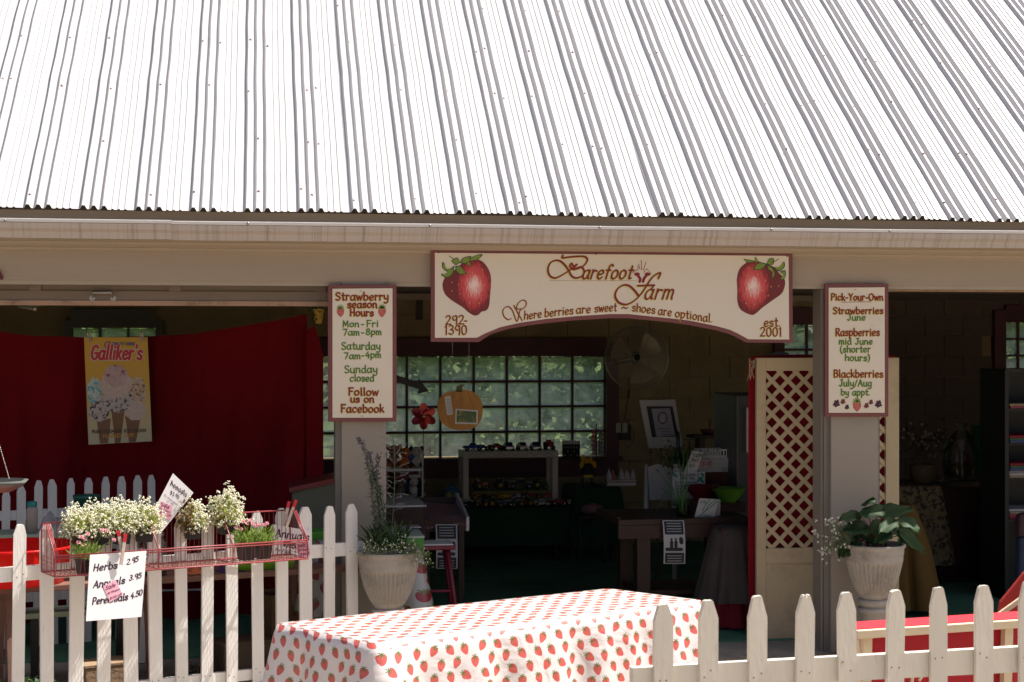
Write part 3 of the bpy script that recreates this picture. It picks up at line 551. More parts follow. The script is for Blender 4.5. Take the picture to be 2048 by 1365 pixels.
# ---------------------------------------------------------------- vegetation behind the shop
def tree(name, x, y, h, r, trunkh, label, seed, col, n=1500, cat='tree', group='trees and bushes behind the shop'):
    rg = random.Random(seed); t = T(name, label, cat, (x, y, 0), group)
    tr = MB(); pts = [Vector((x, y, -.1))]
    for i in range(1, 6): pts.append(Vector((x+rg.uniform(-.12, .12)*i, y+rg.uniform(-.1, .1)*i, h*.8*i/5)))
    tr.tube(pts, [.16*h/5, .13*h/5, .1*h/5, .07*h/5, .05*h/5, .02*h/5], 8)
    ends = []
    for i in range(9):
        s = pts[2+i % 3]; e = Vector((x+rg.uniform(-r, r)*.7, y+rg.uniform(-r, r)*.7, trunkh+(h-trunkh)*rg.uniform(.2, .85))); ends.append(e)
        tr.tube([s, (s+e)/2+Vector((0, 0, .15)), e], [.05*h/5, .03*h/5, .012], 5)
    tr.build('trunk', M('bark', (.09, .07, .05), .9, .3, 10, .6), t)
    lf = MB(); cl = []
    for i in range(24):
        a = rg.uniform(0, 6.28); u = rg.uniform(.1, 1)**.5*r*.8; cl.append(Vector((x+u*math.cos(a), y+u*math.sin(a), trunkh+(h-trunkh)*rg.uniform(.05, .95))))
    cl += ends
    for i in range(n):
        c = rg.choice(cl); v = Vector((rg.gauss(0, 1), rg.gauss(0, 1), rg.gauss(0, .8)))*r*.2
        d = Vector((rg.uniform(-1, 1), rg.uniform(-1, 1), rg.uniform(-.8, .5))); lf.leaf(c+v, d, Vector((rg.uniform(-.5, .5), rg.uniform(-.5, .5), 1)), rg.uniform(.14, .26), rg.uniform(.08, .14))
    lf.build('crown', M(col[0], col[1], .6, .35, 2, 0, trans=.35), t, kind='stuff')
g1 = ('leaf_green_dark', (.05, .09, .03)); g2 = ('leaf_green_mid', (.08, .13, .035))
specs = [(-3.6, 9.5, 3.4, 1.6, .4, g1), (-1.2, 8.8, 2.6, 1.3, .2, g2), (.6, 9.2, 3.1, 1.3, .25, g1), (2.2, 8.6, 2.4, 1.2, .15, g2), (3.6, 9.4, 3.2, 1.4, .3, g1), (5.2, 8.9, 2.7, 1.3, .2, g2), (7.0, 9.4, 3.6, 1.5, .4, g1), (8.9, 9.0, 3.0, 1.5, .3, g2), (-2.5, 14, 7.5, 2.8, 2, g2), (1.5, 13.5, 8, 2.9, 2, g1), (5.5, 14, 7.2, 2.8, 2, g2), (9.8, 13.5, 8, 3, 2, g1), (13, 12, 8, 3, 2, g2)]
nm = ['behind the curtained left end', 'seen through small window over curtain', 'beside left edge of big rear window', 'low behind left panes of big rear window', 'dark behind middle panes of big rear window', 'pale behind right panes of big rear window', 'behind narrow window over lattice screen', 'beyond far right rear window']
for i, s in enumerate(specs):
    if i < 8: lab = ('dark' if s[5] is g1 else 'paler')+' leafy bush '+nm[i]
    else: lab = 'tall %s tree behind the shop, %s of the row' % ('dark' if s[5] is g1 else 'light green', ['leftmost', 'second', 'third', 'fourth', 'rightmost'][i-8])
    tree('bush' if i < 8 else 'leafy_tree', s[0], s[1], s[2], s[3], s[4], lab, 30+i, s[5], 1700 if i < 8 else 2600, 'bush' if i < 8 else 'tree')
# ---------------------------------------------------------------- painted signs
sgpanel = M('sign_cream_paint', (.68, .615, .5), .5, .03, 3, .06, 20, dirt=(.5, .43, .35), dscale=2.5, dlo=.6, dhi=.95)
sgborder = M('sign_maroon_border', (.17, .055, .052), .55, .1, 6, .15, 30)
redp = M('red_brown_lettering', (.22, .012, .018), .5, .15, 40, 0); grnp = M('green_lettering', (.045, .15, .06), .5, .2, 40, 0)
yelp = M('yellow_green_outline', (.5, .5, .07), .5, .15, 30, 0)
leafp = M('painted_leaf_green', (.12, .22, .03), .5, .5, 45, 0, col2=(.3, .4, .06)); dkgreen = M('painted_dark_green', (.03, .07, .015), .5)
LB = Vector((0, -1, 0))
def plain(Y): return lambda px, py: onY(px, py, Y)
def lettering(parent, lines, Y, w, mat, nib=.62, outline=True, name='lettering'):
    """lines: list of stroke lists"""
    for st in lines:
        w_ = w*1.08
        a = strokes_mesh(st, w_, plain(Y), LB*.0016, nib=nib).build(name, mat, parent)
        if outline: strokes_mesh(st, w*1.12, plain(Y), LB*.0008, off=(-w*.3, w*.16), nib=.78, grow=1.2).build('lettering_outline', yelp, a)
rj = random.Random(11)
def board_sign(name, label, x0, y0, x1, y1, inset, Yf):
    t = T(name, label, 'sign', onY((x0+x1)/2, y1, Yf))
    mb = MB(); mb.prism([onY(x0, y0, Yf), onY(x1, y0, Yf), onY(x1, y1, Yf), onY(x0, y1, Yf)], (0, .018, 0)); mb.build('backboard', sgborder, t, bevel=.002)
    i = inset; mb = MB(); mb.prism([onY(x0+i[0], y0+i[1], Yf-.003), onY(x1-i[2], y0+i[1]-1, Yf-.003), onY(x1-i[2], y1-i[3], Yf-.003), onY(x0+i[0], y1-i[3], Yf-.003)], (0, .0025, 0)); mb.build('panel', sgpanel, t)
    for (sx, sy) in (((x0+x1)/2-3, y0+12), ((x0+x1)/2, y1-11)):
        mb = MB(); p = onY(sx, sy, Yf-.003); mb.ball(p, .004, 6, 4); mb.build('nail', M('dull_steel', (.35, .33, .3), .4, metallic=.7), t)
    return t
def small_berry(parent, cx, cy, s, Y, mir=1):
    body = [(-9, -4), (-8, 4), (-3, 10), (0, 12.5), (4, 10), (8, 4), (9, -3), (6, -8), (0, -9), (-6, -8)]
    c = onY(cx, cy, Y-.0014); mb = MB(); mb.poly([onY(cx+mir*x*s, cy+y*s, Y-.0014) for x, y in body]); b = mb.build('painted_strawberry', M('berry_red_paint', (.4, .03, .03), .5, .3, 60, 0, col2=(.6, .2, .15)), parent)
    mb = MB()
    for k in range(6):
        a = R(-90+(k-2.5)*36); d = Vector((math.cos(a), math.sin(a)))
        q = Vector((cx, cy-8*s)); n = Vector((-d.y, d.x)); mb.poly([onY(*(q+v), Y-.0022) for v in (n*1.6*s, d*5*s+n*2*s, d*10*s, d*5*s-n*2*s, -n*1.6*s)])
    mb.build('painted_leaves', leafp, b)
def blackberry(parent, cx, cy, r, Y, mat):
    mb = MB(); 
    for k in range(11):
        a = k*2.4; q = r*.24*math.sqrt(k); ang = [(cx+q*math.cos(a)+r*.33*math.cos(t*1.047), cy+q*math.sin(a)*1.15+r*.33*math.sin(t*1.047)) for t in range(6)]
        mb.poly([onY(x, y, Y-.0012-k*.00006) for x, y in ang])
    mb.build('painted_blackberry', mat, parent)
# hours sign
YS = -.03
t = board_sign('hours_sign', 'tall cream board sign headed Strawberry season Hours on the left post', 656, 570, 793, 844, (9, 8, 8, 8), YS)
Y = YS-.003
def L(txt, x0, x1, base, xh, **k): return text2d(txt, x0, x1, base, xh, jit=.18, rng=rj, **k)
lettering(t, [L('Strawberry', 671, 777, 601, 9.5), L('season', 695, 754, 616, 9), L('Hours', 700, 747, 632.5, 8.5)], Y, 3.3, redp)
lettering(t, [L('Mon', 685, 718, 654, 7.5), L('-', 722, 729, 654, 7.5), L('Fri', 733, 757, 654, 8), L('7am', 686, 719, 671, 7.5), L('-', 722, 729, 671, 7.5), L('8pm', 732, 763, 670, 7.5),
 L('Saturday', 683, 761, 699.5, 9), L('7am', 688, 721, 718, 7.5), L('-', 722, 729, 717, 7.5), L('4pm', 731, 762, 716, 7.5), L('Sunday', 689, 755, 746, 9), L('closed', 700, 748, 763, 8.5)], Y, 2.4, grnp)
lettering(t, [L('Follow', 697, 757, 791, 9), L('us on', 701, 748, 805, 8.5), L('Facebook', 682, 768, 825, 9.5)], Y, 3.3, redp)
small_berry(t, 681, 624, .85, Y); small_berry(t, 764, 624, .9, Y, -1)
# pick your own sign
t = board_sign('pick_your_own_sign', 'tall cream board sign headed Pick-Your-Own on the right post', 1650, 568, 1777, 834, (7.5, 8, 7.5, 8), YS)
lettering(t, [L('Pick-Your-Own', 1662, 1766, 601, 8), L('Strawberries', 1666, 1766, 628, 8), L('Raspberries', 1671, 1759, 672, 9), L('Blackberries', 1667, 1766, 755, 9)], Y, 2.9, redp)
lettering(t, [L('June', 1695, 1731, 641, 7.5), L('mid June', 1678, 1745, 689, 7.5), L('(shorter', 1680, 1741, 705, 8), L('hours)', 1690, 1740, 722, 8), L('July/Aug', 1679, 1743, 773, 8), L('by appt.', 1682, 1740, 791, 7.5)], Y, 2.4, grnp)
lettering(t, [[[Vector((1683, 605)), Vector((1742, 604))]]], Y, 1, redp, outline=False, name='underline')
pb_ = M('painted_blackberry_dark', (.05, .012, .03), .5); pr_ = M('painted_raspberry', (.14, .02, .03), .5)
small_berry(t, 1714, 812, .95, Y)
for cx, cy, r, m_ in ((1673, 808, 7.5, pb_), (1686, 804, 5.5, pr_), (1694, 815, 5, pb_), (1733, 812, 5.5, pr_), (1742, 805, 5, pr_), (1757, 809, 7.5, pb_)): blackberry(t, cx, cy, r, Y, m_)
# big arched sign
YB = -.045
t = T('farm_name_sign', 'wide arched cream sign reading Barefoot Farm with two large strawberries over the centre bay', 'sign', onY(1224, 685, YB))
arch_o = [(957, 684.5), (968, 678), (980, 669.5), (1000, 663), (1017, 658), (1050, 652.5), (1091, 647), (1150, 641), (1221, 636.8), (1257, 637), (1294, 640.5), (1340, 645), (1378, 650.5), (1433, 661), (1455, 667), (1470.5, 673.5), (1482, 680), (1493, 685.7)]
outer = [(862, 497.5)]+[(862, 684)]+arch_o+[(1585.5, 686), (1585, 503.5)]
mb = MB(); mb.prism([onY(x, y, YB) for x, y in outer], (0, .02, 0)); mb.build('backboard', sgborder, t)
arch_i = [(953.5, 676), (970, 667.5), (1000, 655), (1040, 646), (1091, 638.5), (1150, 633), (1221, 628.5), (1257, 628.5), (1294, 632.5), (1340, 637), (1378, 641.5), (1433, 652.5), (1460, 660), (1475, 667), (1497, 679)]
inner = [(869.8, 506)]+[(869.8, 676)]+arch_i+[(1578.3, 679.5), (1577, 512.3)]
mb = MB(); mb.prism([onY(x, y, YB-.003) for x, y in inner], (0, .0025, 0)); mb.build('panel', sgpanel, t)
Y = YB-.003
def Z4(s): n = list(map(float, s.replace(',', ' ').split())); return [Vector((850+n[i]/5.389, 490+n[i+1]/5.389)) for i in range(0, len(n), 2)]
def Z5(s): n = list(map(float, s.replace(',', ' ').split())); return [Vector((1220+n[i]/5.389, 490+n[i+1]/5.389)) for i in range(0, len(n), 2)]
bigB = [catmull(Z4('1487 112, 1482 140, 1560 132, 1650 125, 1720 128, 1750 160, 1722 215, 1660 252, 1598 265, 1562 230, 1580 200, 1600 232, 1640 208, 1600 262, 1680 240, 1716 285, 1695 335, 1630 358, 1580 335, 1540 265, 1490 200, 1430 168, 1360 188, 1326 258, 1345 332, 1405 358, 1480 325, 1560 275, 1620 235'), 6)]
bigF = [catmull(Z5('522 362, 542 305, 480 330, 430 385, 390 450, 335 530, 265 600, 180 643, 100 625, 56 560, 75 485, 135 438, 200 440, 260 488, 308 552'), 6), Z5('300 442, 478 436'), Z5('478 436, 448 470')]
lettering(t, [bigB], Y, 4.0, redp, nib=.6); lettering(t, [bigF], Y, 4.4, redp, nib=.55)
lettering(t, [text2d('arefoot', 1163, 1262, 558, 17, slant=.38), text2d('arm', 1287, 1345, 598.5, 19, slant=.34)], Y, 4.2, redp, nib=.55)
lettering(t, [[Z4('1342 385, 2048 388')+Z5('0 386, 290 388')]], Y, .8, M('ochre_line', (.42, .24, .08), .5), outline=False, name='underline')
bp_ = [(1007, 641), (1050, 639.5), (1091, 634.5), (1154, 627.5), (1230, 622.5), (1264, 622.5), (1316, 629), (1350, 634), (1422, 645)]
def bf(x):
    for (a, ya), (b, yb) in zip(bp_, bp_[1:]):
        if x <= b: return ya+(yb-ya)*(x-a)/(b-a)
    return 645
bigW = [catmull(Z4('930 795, 895 808, 850 770, 838 715, 865 675, 905 670, 945 715, 990 828, 1015 740, 1032 690'), 5), Z4('958 655, 1000 735, 1047 818'), catmull(Z4('1000 690, 985 680, 1005 630, 1050 597, 1085 610, 1090 650, 1055 690, 1010 695'), 5)]
lettering(t, [bigW], Y, 2.2, redp, nib=.7)
words = [('here', 1048, 1083), ('berries', 1089, 1146), ('are', 1152, 1181), ('sweet', 1189, 1233), ('~', 1242, 1256), ('shoes', 1264, 1310), ('are', 1316, 1343), ('optional.', 1350, 1425)]
for w_, a, b in words: lettering(t, [text2d(w_, a, b, 0, 10, slant=.05, base_fn=bf, jit=.15, rng=rj)], Y, 2.5, redp, nib=.6)
lettering(t, [L('292', 891, 928, 649, 10.8), L('-', 928, 935, 649, 10.5), L('1390', 889, 934, 669.5, 11.2), L('est.', 1528, 1561, 653.5, 11), L('2001', 1520, 1563, 673, 10.8)], Y, 2.8, redp)
# feet and rays
for st, heel in ((Z5('318 398, 325 372, 300 330, 288 312'), 0), (Z5('355 398, 368 362, 392 330, 402 312'), 1)):
    strokes_mesh([catmull(st, 5)], 5.4, plain(Y), LB*.0016).build('painted_foot', redp, t)
    a = strokes_mesh([[st[-1]+Vector((-2, 1)), st[-1]+Vector((3, 1))]], 6.5, plain(Y), LB*.0017).build('painted_foot', redp, t)
mb = MB()
for k, (x, y) in enumerate([(247, 300), (258, 293), (268, 285), (280, 278), (293, 268), (398, 265), (412, 275), (422, 287), (432, 300), (440, 312)]):
    p = Z5('%f %f' % (x, y))[0]; r = 1.5 if k in (4, 5) else 1.0
    mb.poly([onY(p.x+r*math.cos(q*1.047), p.y+r*math.sin(q*1.047), Y-.0016) for q in range(6)])
mb.build('painted_toes', redp, t)
strokes_mesh([Z5('292 232, 312 258'), Z5('305 208, 324 262'), Z5('336 165, 342 270'), Z5('388 186, 360 272'), Z5('380 272, 364 298')], 1.2, plain(Y), LB*.0016).build('painted_rays', redp, t)
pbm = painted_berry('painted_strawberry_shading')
def big_berry(conv, body, hl, leaves, seeds, stem):
    o_ = conv('%f %f' % hl)[0]; c = onY(o_.x, o_.y, Y-.001); mb = MB(); pts = conv(body); pts = catmull(pts+[pts[0]], 4)[:-1]
    mb.poly([onY(p.x, p.y, Y-.001) for p in pts]); b = mb.build('painted_strawberry', pbm, t, origin=c)
    for q, lf in enumerate(leaves):
        p = conv(lf); p = catmull(p+[p[0]], 3)[:-1]; cc = sum(p, Vector((0, 0)))/len(p)
        mb = MB(); mb.poly([onY(v.x, v.y, Y-.0018-q*.0001) for v in p]); mb.build('painted_leaf', dkgreen, b)
        mb = MB(); mb.poly([onY(*(cc+(v-cc)*.8), Y-.0025-q*.0001) for v in p]); mb.build('painted_leaf', leafp, b)
    strokes_mesh([conv(stem)], 1.8, plain(Y), LB*.002).build('painted_stem', leafp, b)
    sd = MB()
    for s in seeds:
        p = conv('%f %f' % s)[0]; sd.poly([onY(p.x+1.1*math.cos(k*1.05), p.y+1.9*math.sin(k*1.05), Y-.002) for k in range(6)])
    sd.build('painted_seeds', M('seed_ochre_paint', (.5, .33, .06), .5), b)
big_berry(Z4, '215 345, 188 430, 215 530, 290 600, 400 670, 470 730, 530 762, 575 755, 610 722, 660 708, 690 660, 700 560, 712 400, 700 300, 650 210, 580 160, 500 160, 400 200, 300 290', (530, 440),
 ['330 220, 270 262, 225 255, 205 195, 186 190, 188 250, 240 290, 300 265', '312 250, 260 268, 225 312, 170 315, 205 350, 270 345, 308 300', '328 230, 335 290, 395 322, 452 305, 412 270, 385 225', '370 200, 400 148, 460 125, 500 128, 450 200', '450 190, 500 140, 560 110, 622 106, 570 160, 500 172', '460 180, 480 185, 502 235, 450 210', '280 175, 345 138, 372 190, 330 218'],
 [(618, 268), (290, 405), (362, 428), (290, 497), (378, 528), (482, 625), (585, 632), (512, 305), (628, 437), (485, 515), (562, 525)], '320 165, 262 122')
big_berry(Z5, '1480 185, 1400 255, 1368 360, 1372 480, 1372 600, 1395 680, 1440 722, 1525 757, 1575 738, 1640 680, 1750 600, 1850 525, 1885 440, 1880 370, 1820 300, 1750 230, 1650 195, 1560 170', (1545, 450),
 ['1435 150, 1500 160, 1572 178, 1480 192', '1565 125, 1600 178, 1570 190, 1558 150', '1692 205, 1620 190, 1570 220, 1545 270, 1640 262', '1690 208, 1745 245, 1782 320, 1748 372, 1755 300, 1700 255', '1688 198, 1720 148, 1765 150, 1762 212, 1700 212', '1755 240, 1825 238, 1875 180, 1882 240, 1820 288', '1830 292, 1888 275, 1896 330, 1868 380, 1834 368, 1868 332'],
 [(1492, 252), (1478, 335), (1596, 322), (1675, 385), (1582, 412), (1736, 453), (1818, 445), (1528, 483), (1650, 488), (1705, 548), (1464, 632), (1562, 640), (1466, 527)], '1758 188, 1815 156')
for x, y in ((877, 506), (1192, 509), (1574, 513)):
    mb = MB(); mb.ball(onY(x, y, YB-.004), .0045, 6, 4); mb.build('nail', M('dark_nail', (.05, .03, .03), .5), t)
# ---------------------------------------------------------------- picket fences
def picket_mesh(w, h, th, point, split=0):
    mb = MB(); r = w/2; tp = w*.26
    pts = [(-r, 0), (r, 0), (r, h-point), (tp, h-.006), (tp*.7, h), (-tp*.7, h), (-tp, h-.006), (-r, h-point)]
    if split: pts = pts[:5]+[(tp*.25, h), (.0, h-.012), (-tp*.25, h)]+pts[5:]
    mb.prism([(x, 0, z) for x, z in pts], (0, th, 0)); return mb
rust = M('rusty_nail_head', (.16, .09, .06), .7)
class Frame:
    """runs along a fence: s along, d towards the viewer, z up"""
    def __init__(f, a, b):
        f.o = Vector((a.x, a.y, 0)); f.t = Vector((b.x-a.x, b.y-a.y, 0)); f.len = f.t.length; f.t.normalize(); f.n = Vector((f.t.y, -f.t.x, 0))
        if f.n.dot(CAM-f.o) < 0: f.n = -f.n
        f.ang = math.atan2(f.t.y, f.t.x)
    def p(f, s, d, z): return f.o+f.t*s+f.n*d+UP*z
    def s_of(f, px, d=0):
        q = hit(px, HZ, f.p(0, d, 0), f.n); return (q-f.o).dot(f.t)
    def px(f, px, py, d=0): return hit(px, py, f.p(0, d, 0), f.n)
def fence(name, label, fr, pxs, tops, w, th, point, base, mat, rails, ext0, ext1, split=()):
    t = T(name, label, 'fence', fr.p(fr.len/2, 0, 0))
    rg = random.Random(len(pxs)*7); me = {}
    ss = [fr.s_of(p) for p in pxs]; zs = [fr.px(p, y).z for p, y in zip(pxs, tops)]
    step = (ss[-1]-ss[0])/(len(ss)-1)
    k = ss[0]-step
    while k > ext0: ss.append(k); zs.append(zs[0]+rg.uniform(-.01, .01)); k -= step
    k = ss[len(pxs)-1]+step
    while k < ext1: ss.append(k); zs.append(zs[len(pxs)-1]+rg.uniform(-.01, .01)); k += step
    for i, (s, z) in enumerate(zip(ss, zs)):
        h = z-base
        mb = picket_mesh(w*rg.uniform(.93, 1.07), h, th, point*rg.uniform(.85, 1.15), i in split)
        for v in mb.v: v.x += rg.uniform(-.0022, .0022); v.z += rg.uniform(-.002, .002)
        if w > .06:
            for rl in rails:
                zz = (rl[0][0]+rl[1][0])/2-base
                for q in (-.018, .012): mb.lathe([(.0035, 0), (.0028, .0015), (.0005, .0018)], (q+rg.uniform(-.006, .006), 0, zz+rg.uniform(-.02, .02)), 6, 1, axis=LB)
        o = mb.build('picket', [mat, rust], None, origin=(0, 0, 0)); o.parent = t
        o.location = fr.p(s, th, base)-t.location; o.rotation_euler = (R(rg.uniform(-.5, .5)), R(rg.uniform(-.8, .8)), fr.ang+R(rg.uniform(-1.5, 1.5)))
    for z0, z1, s0, s1 in rails:
        mb = MB(); mb.hexa([fr.p(s0, -.001, z0[0]), fr.p(s1, -.001, z0[1]), fr.p(s1, -.034, z0[1]), fr.p(s0, -.034, z0[0])], [fr.p(s0, -.001, z1[0]), fr.p(s1, -.001, z1[1]), fr.p(s1, -.034, z1[1]), fr.p(s0, -.034, z1[0])]); mb.build('rail', mat, t)
    return t
# left fence
LF = Frame(W(34, HZ, 8.25), W(704, HZ, 9.3))
pxl = [34, 93, 150, 206, 261, 311, 363, 413, 463, 515, 563, 611, 657, 704]
tpl = [1049, 1046, 1044, 1042, 1039, 1036, 1034, 1031, 1029, 1023, 1017, 1014, 1012, 1008]
def railz(fr, pa, ya, pb, yb, s0, s1):
    A = fr.px(pa, ya); Bq = fr.px(pb, yb); sa = (A-fr.o).dot(fr.t); sb = (Bq-fr.o).dot(fr.t); m = (Bq.z-A.z)/(sb-sa)
    return (A.z+m*(s0-sa), A.z+m*(s1-sa))
s0, s1 = LF.s_of(34)-.6, LF.s_of(725, -.02)
fence('picket_fence', 'white picket fence hung with a red wire basket, front left', LF, pxl, tpl, .07, .016, .05, .03, white_paint,
      [(railz(LF, 0, 1166, 720, 1110, s0, s1), railz(LF, 0, 1137, 720, 1084, s0, s1), s0, s1), (railz(LF, 280, 1385, 489, 1362, s0, s1-.05), railz(LF, 280, 1363, 489, 1341, s0, s1-.05), s0, s1-.05)], LF.s_of(34)-.5, s1-.02)
# right fence
RF = Frame(W(1321, HZ, 5.7), W(1965, HZ, 6.12))
pxr = [1321, 1413, 1511, 1603, 1695, 1784, 1874, 1965, 2052]; tpr = [1208, 1200, 1192, 1189, 1184, 1180, 1174, 1171, 1164]
s0, s1 = RF.s_of(1262, -.02), RF.s_of(2048)+.6
fence('picket_fence', 'cream weathered picket fence across the front right, nearest the camera', RF, pxr, tpr, .074, .018, .07, .22, cream_paint,
      [(railz(RF, 1262, 1385, 2040, 1345, s0, s1), railz(RF, 1262, 1337, 2048, 1294, s0, s1), s0, s1), ((.35, .35), (.42, .42), s0, s1)], 99, RF.s_of(2048)+.6, split=(3,))
# small fence in front of the red curtain
IF = Frame(W(40, HZ, 10.05), W(303, HZ, 10.45))
pxi = [8, 40, 73, 107, 140, 174, 208, 240, 273, 304]; tpi = [980, 972, 961, 959, 957, 956, 954, 953, 951, 950]
fence('picket_fence', 'low white garden fence with narrow pickets standing before the red curtain', IF, pxi, tpi, .052, .014, .04, .02, white_paint,
      [((.82, .82), (.88, .88), -.5, IF.s_of(312)), ((.3, .3), (.36, .36), -.5, IF.s_of(312))], -.5, IF.s_of(310))
# ---------------------------------------------------------------- cloth covered table, front centre
A_, B_, C_, D_ = (onZ(548, 1249, .765), onZ(748, 1289, .765), onZ(1408, 1203, .765), onZ(1216, 1179, .765))
t = T('folding_table', 'long folding table hidden under the strawberry print cloth', 'table', ((A_+B_+C_+D_)/4).xy.to_3d())
cen = (A_+B_+C_+D_)/4
mb = MB(); q = [cen+(p-cen)*.98-UP*.008 for p in (A_, B_, C_, D_)]; mb.prism([p-UP*.03 for p in q], (0, 0, .03)); mb.build('tabletop', M('white_plastic', (.7, .7, .68), .5), t)
for p in q:
    mb = MB(); l = cen+(p-cen)*.88; mb.tube([(l.x, l.y, .0), (l.x, l.y, .72)], .014, 6); mb.build('leg', M('grey_steel', (.3, .3, .3), .4, metallic=.8), t)
def cloth(name, label, corners, drop, mat, cat='tablecloth', step=.035, flare=.05, fold=.012, seed=1, fl2=.04, uvs=1.0, lift=.004, thick=None):
    P = [Vector(c)+UP*lift for c in corners]; cen = sum(P, Vector())/4; per = []
    rad = .035
    for i in range(4):
        a, b = P[i], P[(i+1) % 4]; pr = P[i-1]; L_ = (b-a).length; n = max(2, int(L_/step)); e = (b-a).normalized(); e0 = (a-pr).normalized()
        # rounded corner
        c0 = a-e0*rad; c1 = a+e*rad; ctr = c0+c1-a
        nc = 5
        for k in range(nc+1):
            f = k/nc; v = c0*(1-f)**2+a*2*f*(1-f)+c1*f*f; nr = (v-ctr); nr = (nr.normalized() if nr.length > 1e-5 else (a-cen).normalized()); nr.z = 0
            out = (Vector((e0.y, -e0.x, 0))*(1-f)+Vector((e.y, -e.x, 0))*f).normalized()
            if out.dot(v-cen) < 0: out = -out
            per.append((v, out, 1.0))
        for k in range(1, n):
            f = k/n; v = a+e*(rad+(L_-2*rad)*f); out = Vector((e.y, -e.x, 0))
            if out.dot(v-cen) < 0: out = -out
            dcor = min(f, 1-f)*L_; per.append((v, out, math.exp(-(dcor/.10)**2)))
    n = len(per); M_ = 14; verts = []; uv = []
    # arclength
    al = [0]
    for i in range(1, n+1): al.append(al[-1]+(per[i % n][0]-per[i-1][0]).length)
    for j in range(M_+1):
        s = drop*j/M_
        for i in range(n+1):
            v, o_, cor = per[i % n]; u = al[i]
            g = 1-math.exp(-s/.08)
            off = s*flare*.9+cor*s*fl2*3.2+fold*g*(math.sin(u*17+seed)+.6*math.sin(u*31+seed*2))*min(1, s*4+.1)+.3*fold*noise.noise(Vector((u*3, s*3, seed)))
            round_ = .007*min(1, s/.012)
            verts.append(v+o_*(off+round_)-UP*(s if j else 0)); uv.append((u*uvs, -s*uvs))
    faces = []
    for j in range(M_):
        for i in range(n): faces.append([j*(n+1)+i, (j+1)*(n+1)+i, (j+1)*(n+1)+i+1, j*(n+1)+i+1])
    ring = list(range(n)); base = len(verts); ax = (P[1]-P[0]).normalized(); ay = UP.cross(ax)
    rings = 6
    idx = [ring]
    for r_ in range(1, rings):
        f = 1-r_/rings; cur = []
        for i in range(n):
            v = cen+(per[i][0]-cen)*f; v = v+UP*(.002*noise.noise(v*6)); cur.append(len(verts)); verts.append(v); uv.append(None)
        idx.append(cur)
    verts.append(cen); uv.append(None)
    top = []
    for a, b in zip(idx, idx[1:]):
        for i in range(n): top.append([a[i], a[(i+1) % n], b[(i+1) % n], b[i]])
    for i in range(n): top.append([idx[-1][i], idx[-1][(i+1) % n], len(verts)-1])
    me = bpy.data.meshes.new(name); org = Vector((cen.x, cen.y, cen.z-drop)); me.from_pydata([v-org for v in verts], [], faces+top); ul = me.uv_layers.new(name='UVMap')
    for p in me.polygons:
        p.use_smooth = True; istop = p.index >= len(faces)
        for li in p.loop_indices:
            vi = me.loops[li].vertex_index
            if istop: w = verts[vi]-P[0]; ul.data[li].uv = (w.dot(ax)*uvs+5, w.dot(ay)*uvs+5)
            else: ul.data[li].uv = (uv[vi][0]+7, uv[vi][1]+9)
    me.materials.append(mat); o = bpy.data.objects.new(name, me); COL.objects.link(o); o.location = org
    return tag(o, label, cat)
berry = berry_cloth('strawberry_print_cloth', cw=.079, ch=.054, size=.66, trans=.2)
cloth('tablecloth', 'white plastic tablecloth printed with small strawberries, on the front table', (A_, B_, C_, D_), .70, berry, seed=2, flare=.12, fl2=.04, fold=.015)
# ---------------------------------------------------------------- fluted urns
stone = M('weathered_urn_stone', (.36, .33, .295), .85, .1, 6, .35, 60, dirt=(.15, .13, .1), dscale=6, dlo=.48, dhi=.8)
def urn(name, label, c, Rr, rim, px):
    """px: px radius of the rim in the photo gives the unit"""
    u = Rr/64.0; t = T(name, label, 'planter', (c.x, c.y, 0)); fl = lambda lo, hi, amp: (lambda th, z: 1-(amp*abs(math.sin(th*18))**1.5*min(1, max(0, (z-lo)/.012))*min(1, max(0, (hi-z)/.02))))
    bowl = [(27, -112), (30, -108), (33, -103), (38, -96), (45, -82), (51, -66), (56, -45), (58.5, -34), (59, -31), (59, -29), (59.5, -20), (60.5, -19), (60.5, -17), (61, -8), (63, -6), (64.5, -3), (64, 0), (61, 1), (58, 0), (56, -6), (53, -30)]
    pr = [(r*u, rim+z*u) for r, z in bowl]; pr2 = []
    for (a, b), (cc, d) in zip(pr, pr[1:]):
        pr2 += [(a+(cc-a)*k/3, b+(d-b)*k/3) for k in range(3)]
    pr2.append(pr[-1]); mb = MB(); mb.lathe(pr2, (c.x, c.y, 0), 216, mod=fl(rim-104*u, rim-33*u, .1), cap=False); mb.lathe([(.001, rim-112*u), (27*u, rim-112*u)], (c.x, c.y, 0), 140, cap=False); mb.build('bowl', stone, t)
    z = rim-112*u; ped = [(27, 0), (32, -2), (33, -7), (31, -12), (27, -14), (27, -16), (33, -18), (34, -24), (30, -28), (26, -31), (25, -36), (27, -60), (33, -85), (40, -100), (42, -104)]
    k = (z-.05)/(104*u); ped = [(r*u, z+q*u*k) for r, q in ped]; p2 = []
    for (a, b), (cc, d) in zip(ped, ped[1:]): p2 += [(a+(cc-a)*k_/2, b+(d-b)*k_/2) for k_ in range(2)]
    p2.append(ped[-1]); mb = MB(); mb.lathe(p2, (c.x, c.y, 0), 216, mod=fl(.06, z-34*u, .07)); mb.box((c.x-44*u, c.y-44*u, .0), (c.x+44*u, c.y+44*u, .05)); mb.build('pedestal', stone, t)
    mb = MB(); mb.lathe([(.001, rim-10*u), (54*u, rim-12*u)], (c.x, c.y, 0), 24, cap=False); mb.build('soil', M('potting_soil', (.04, .03, .02), .95, .4, 30, .6), t)
    return t
cl = W(777, 1105, 9.29); urn('fluted_urn', 'left fluted stone urn with lavender and white blooms, beside the fence end', cl, 64*9.29/F, cl.z+.006, 0)
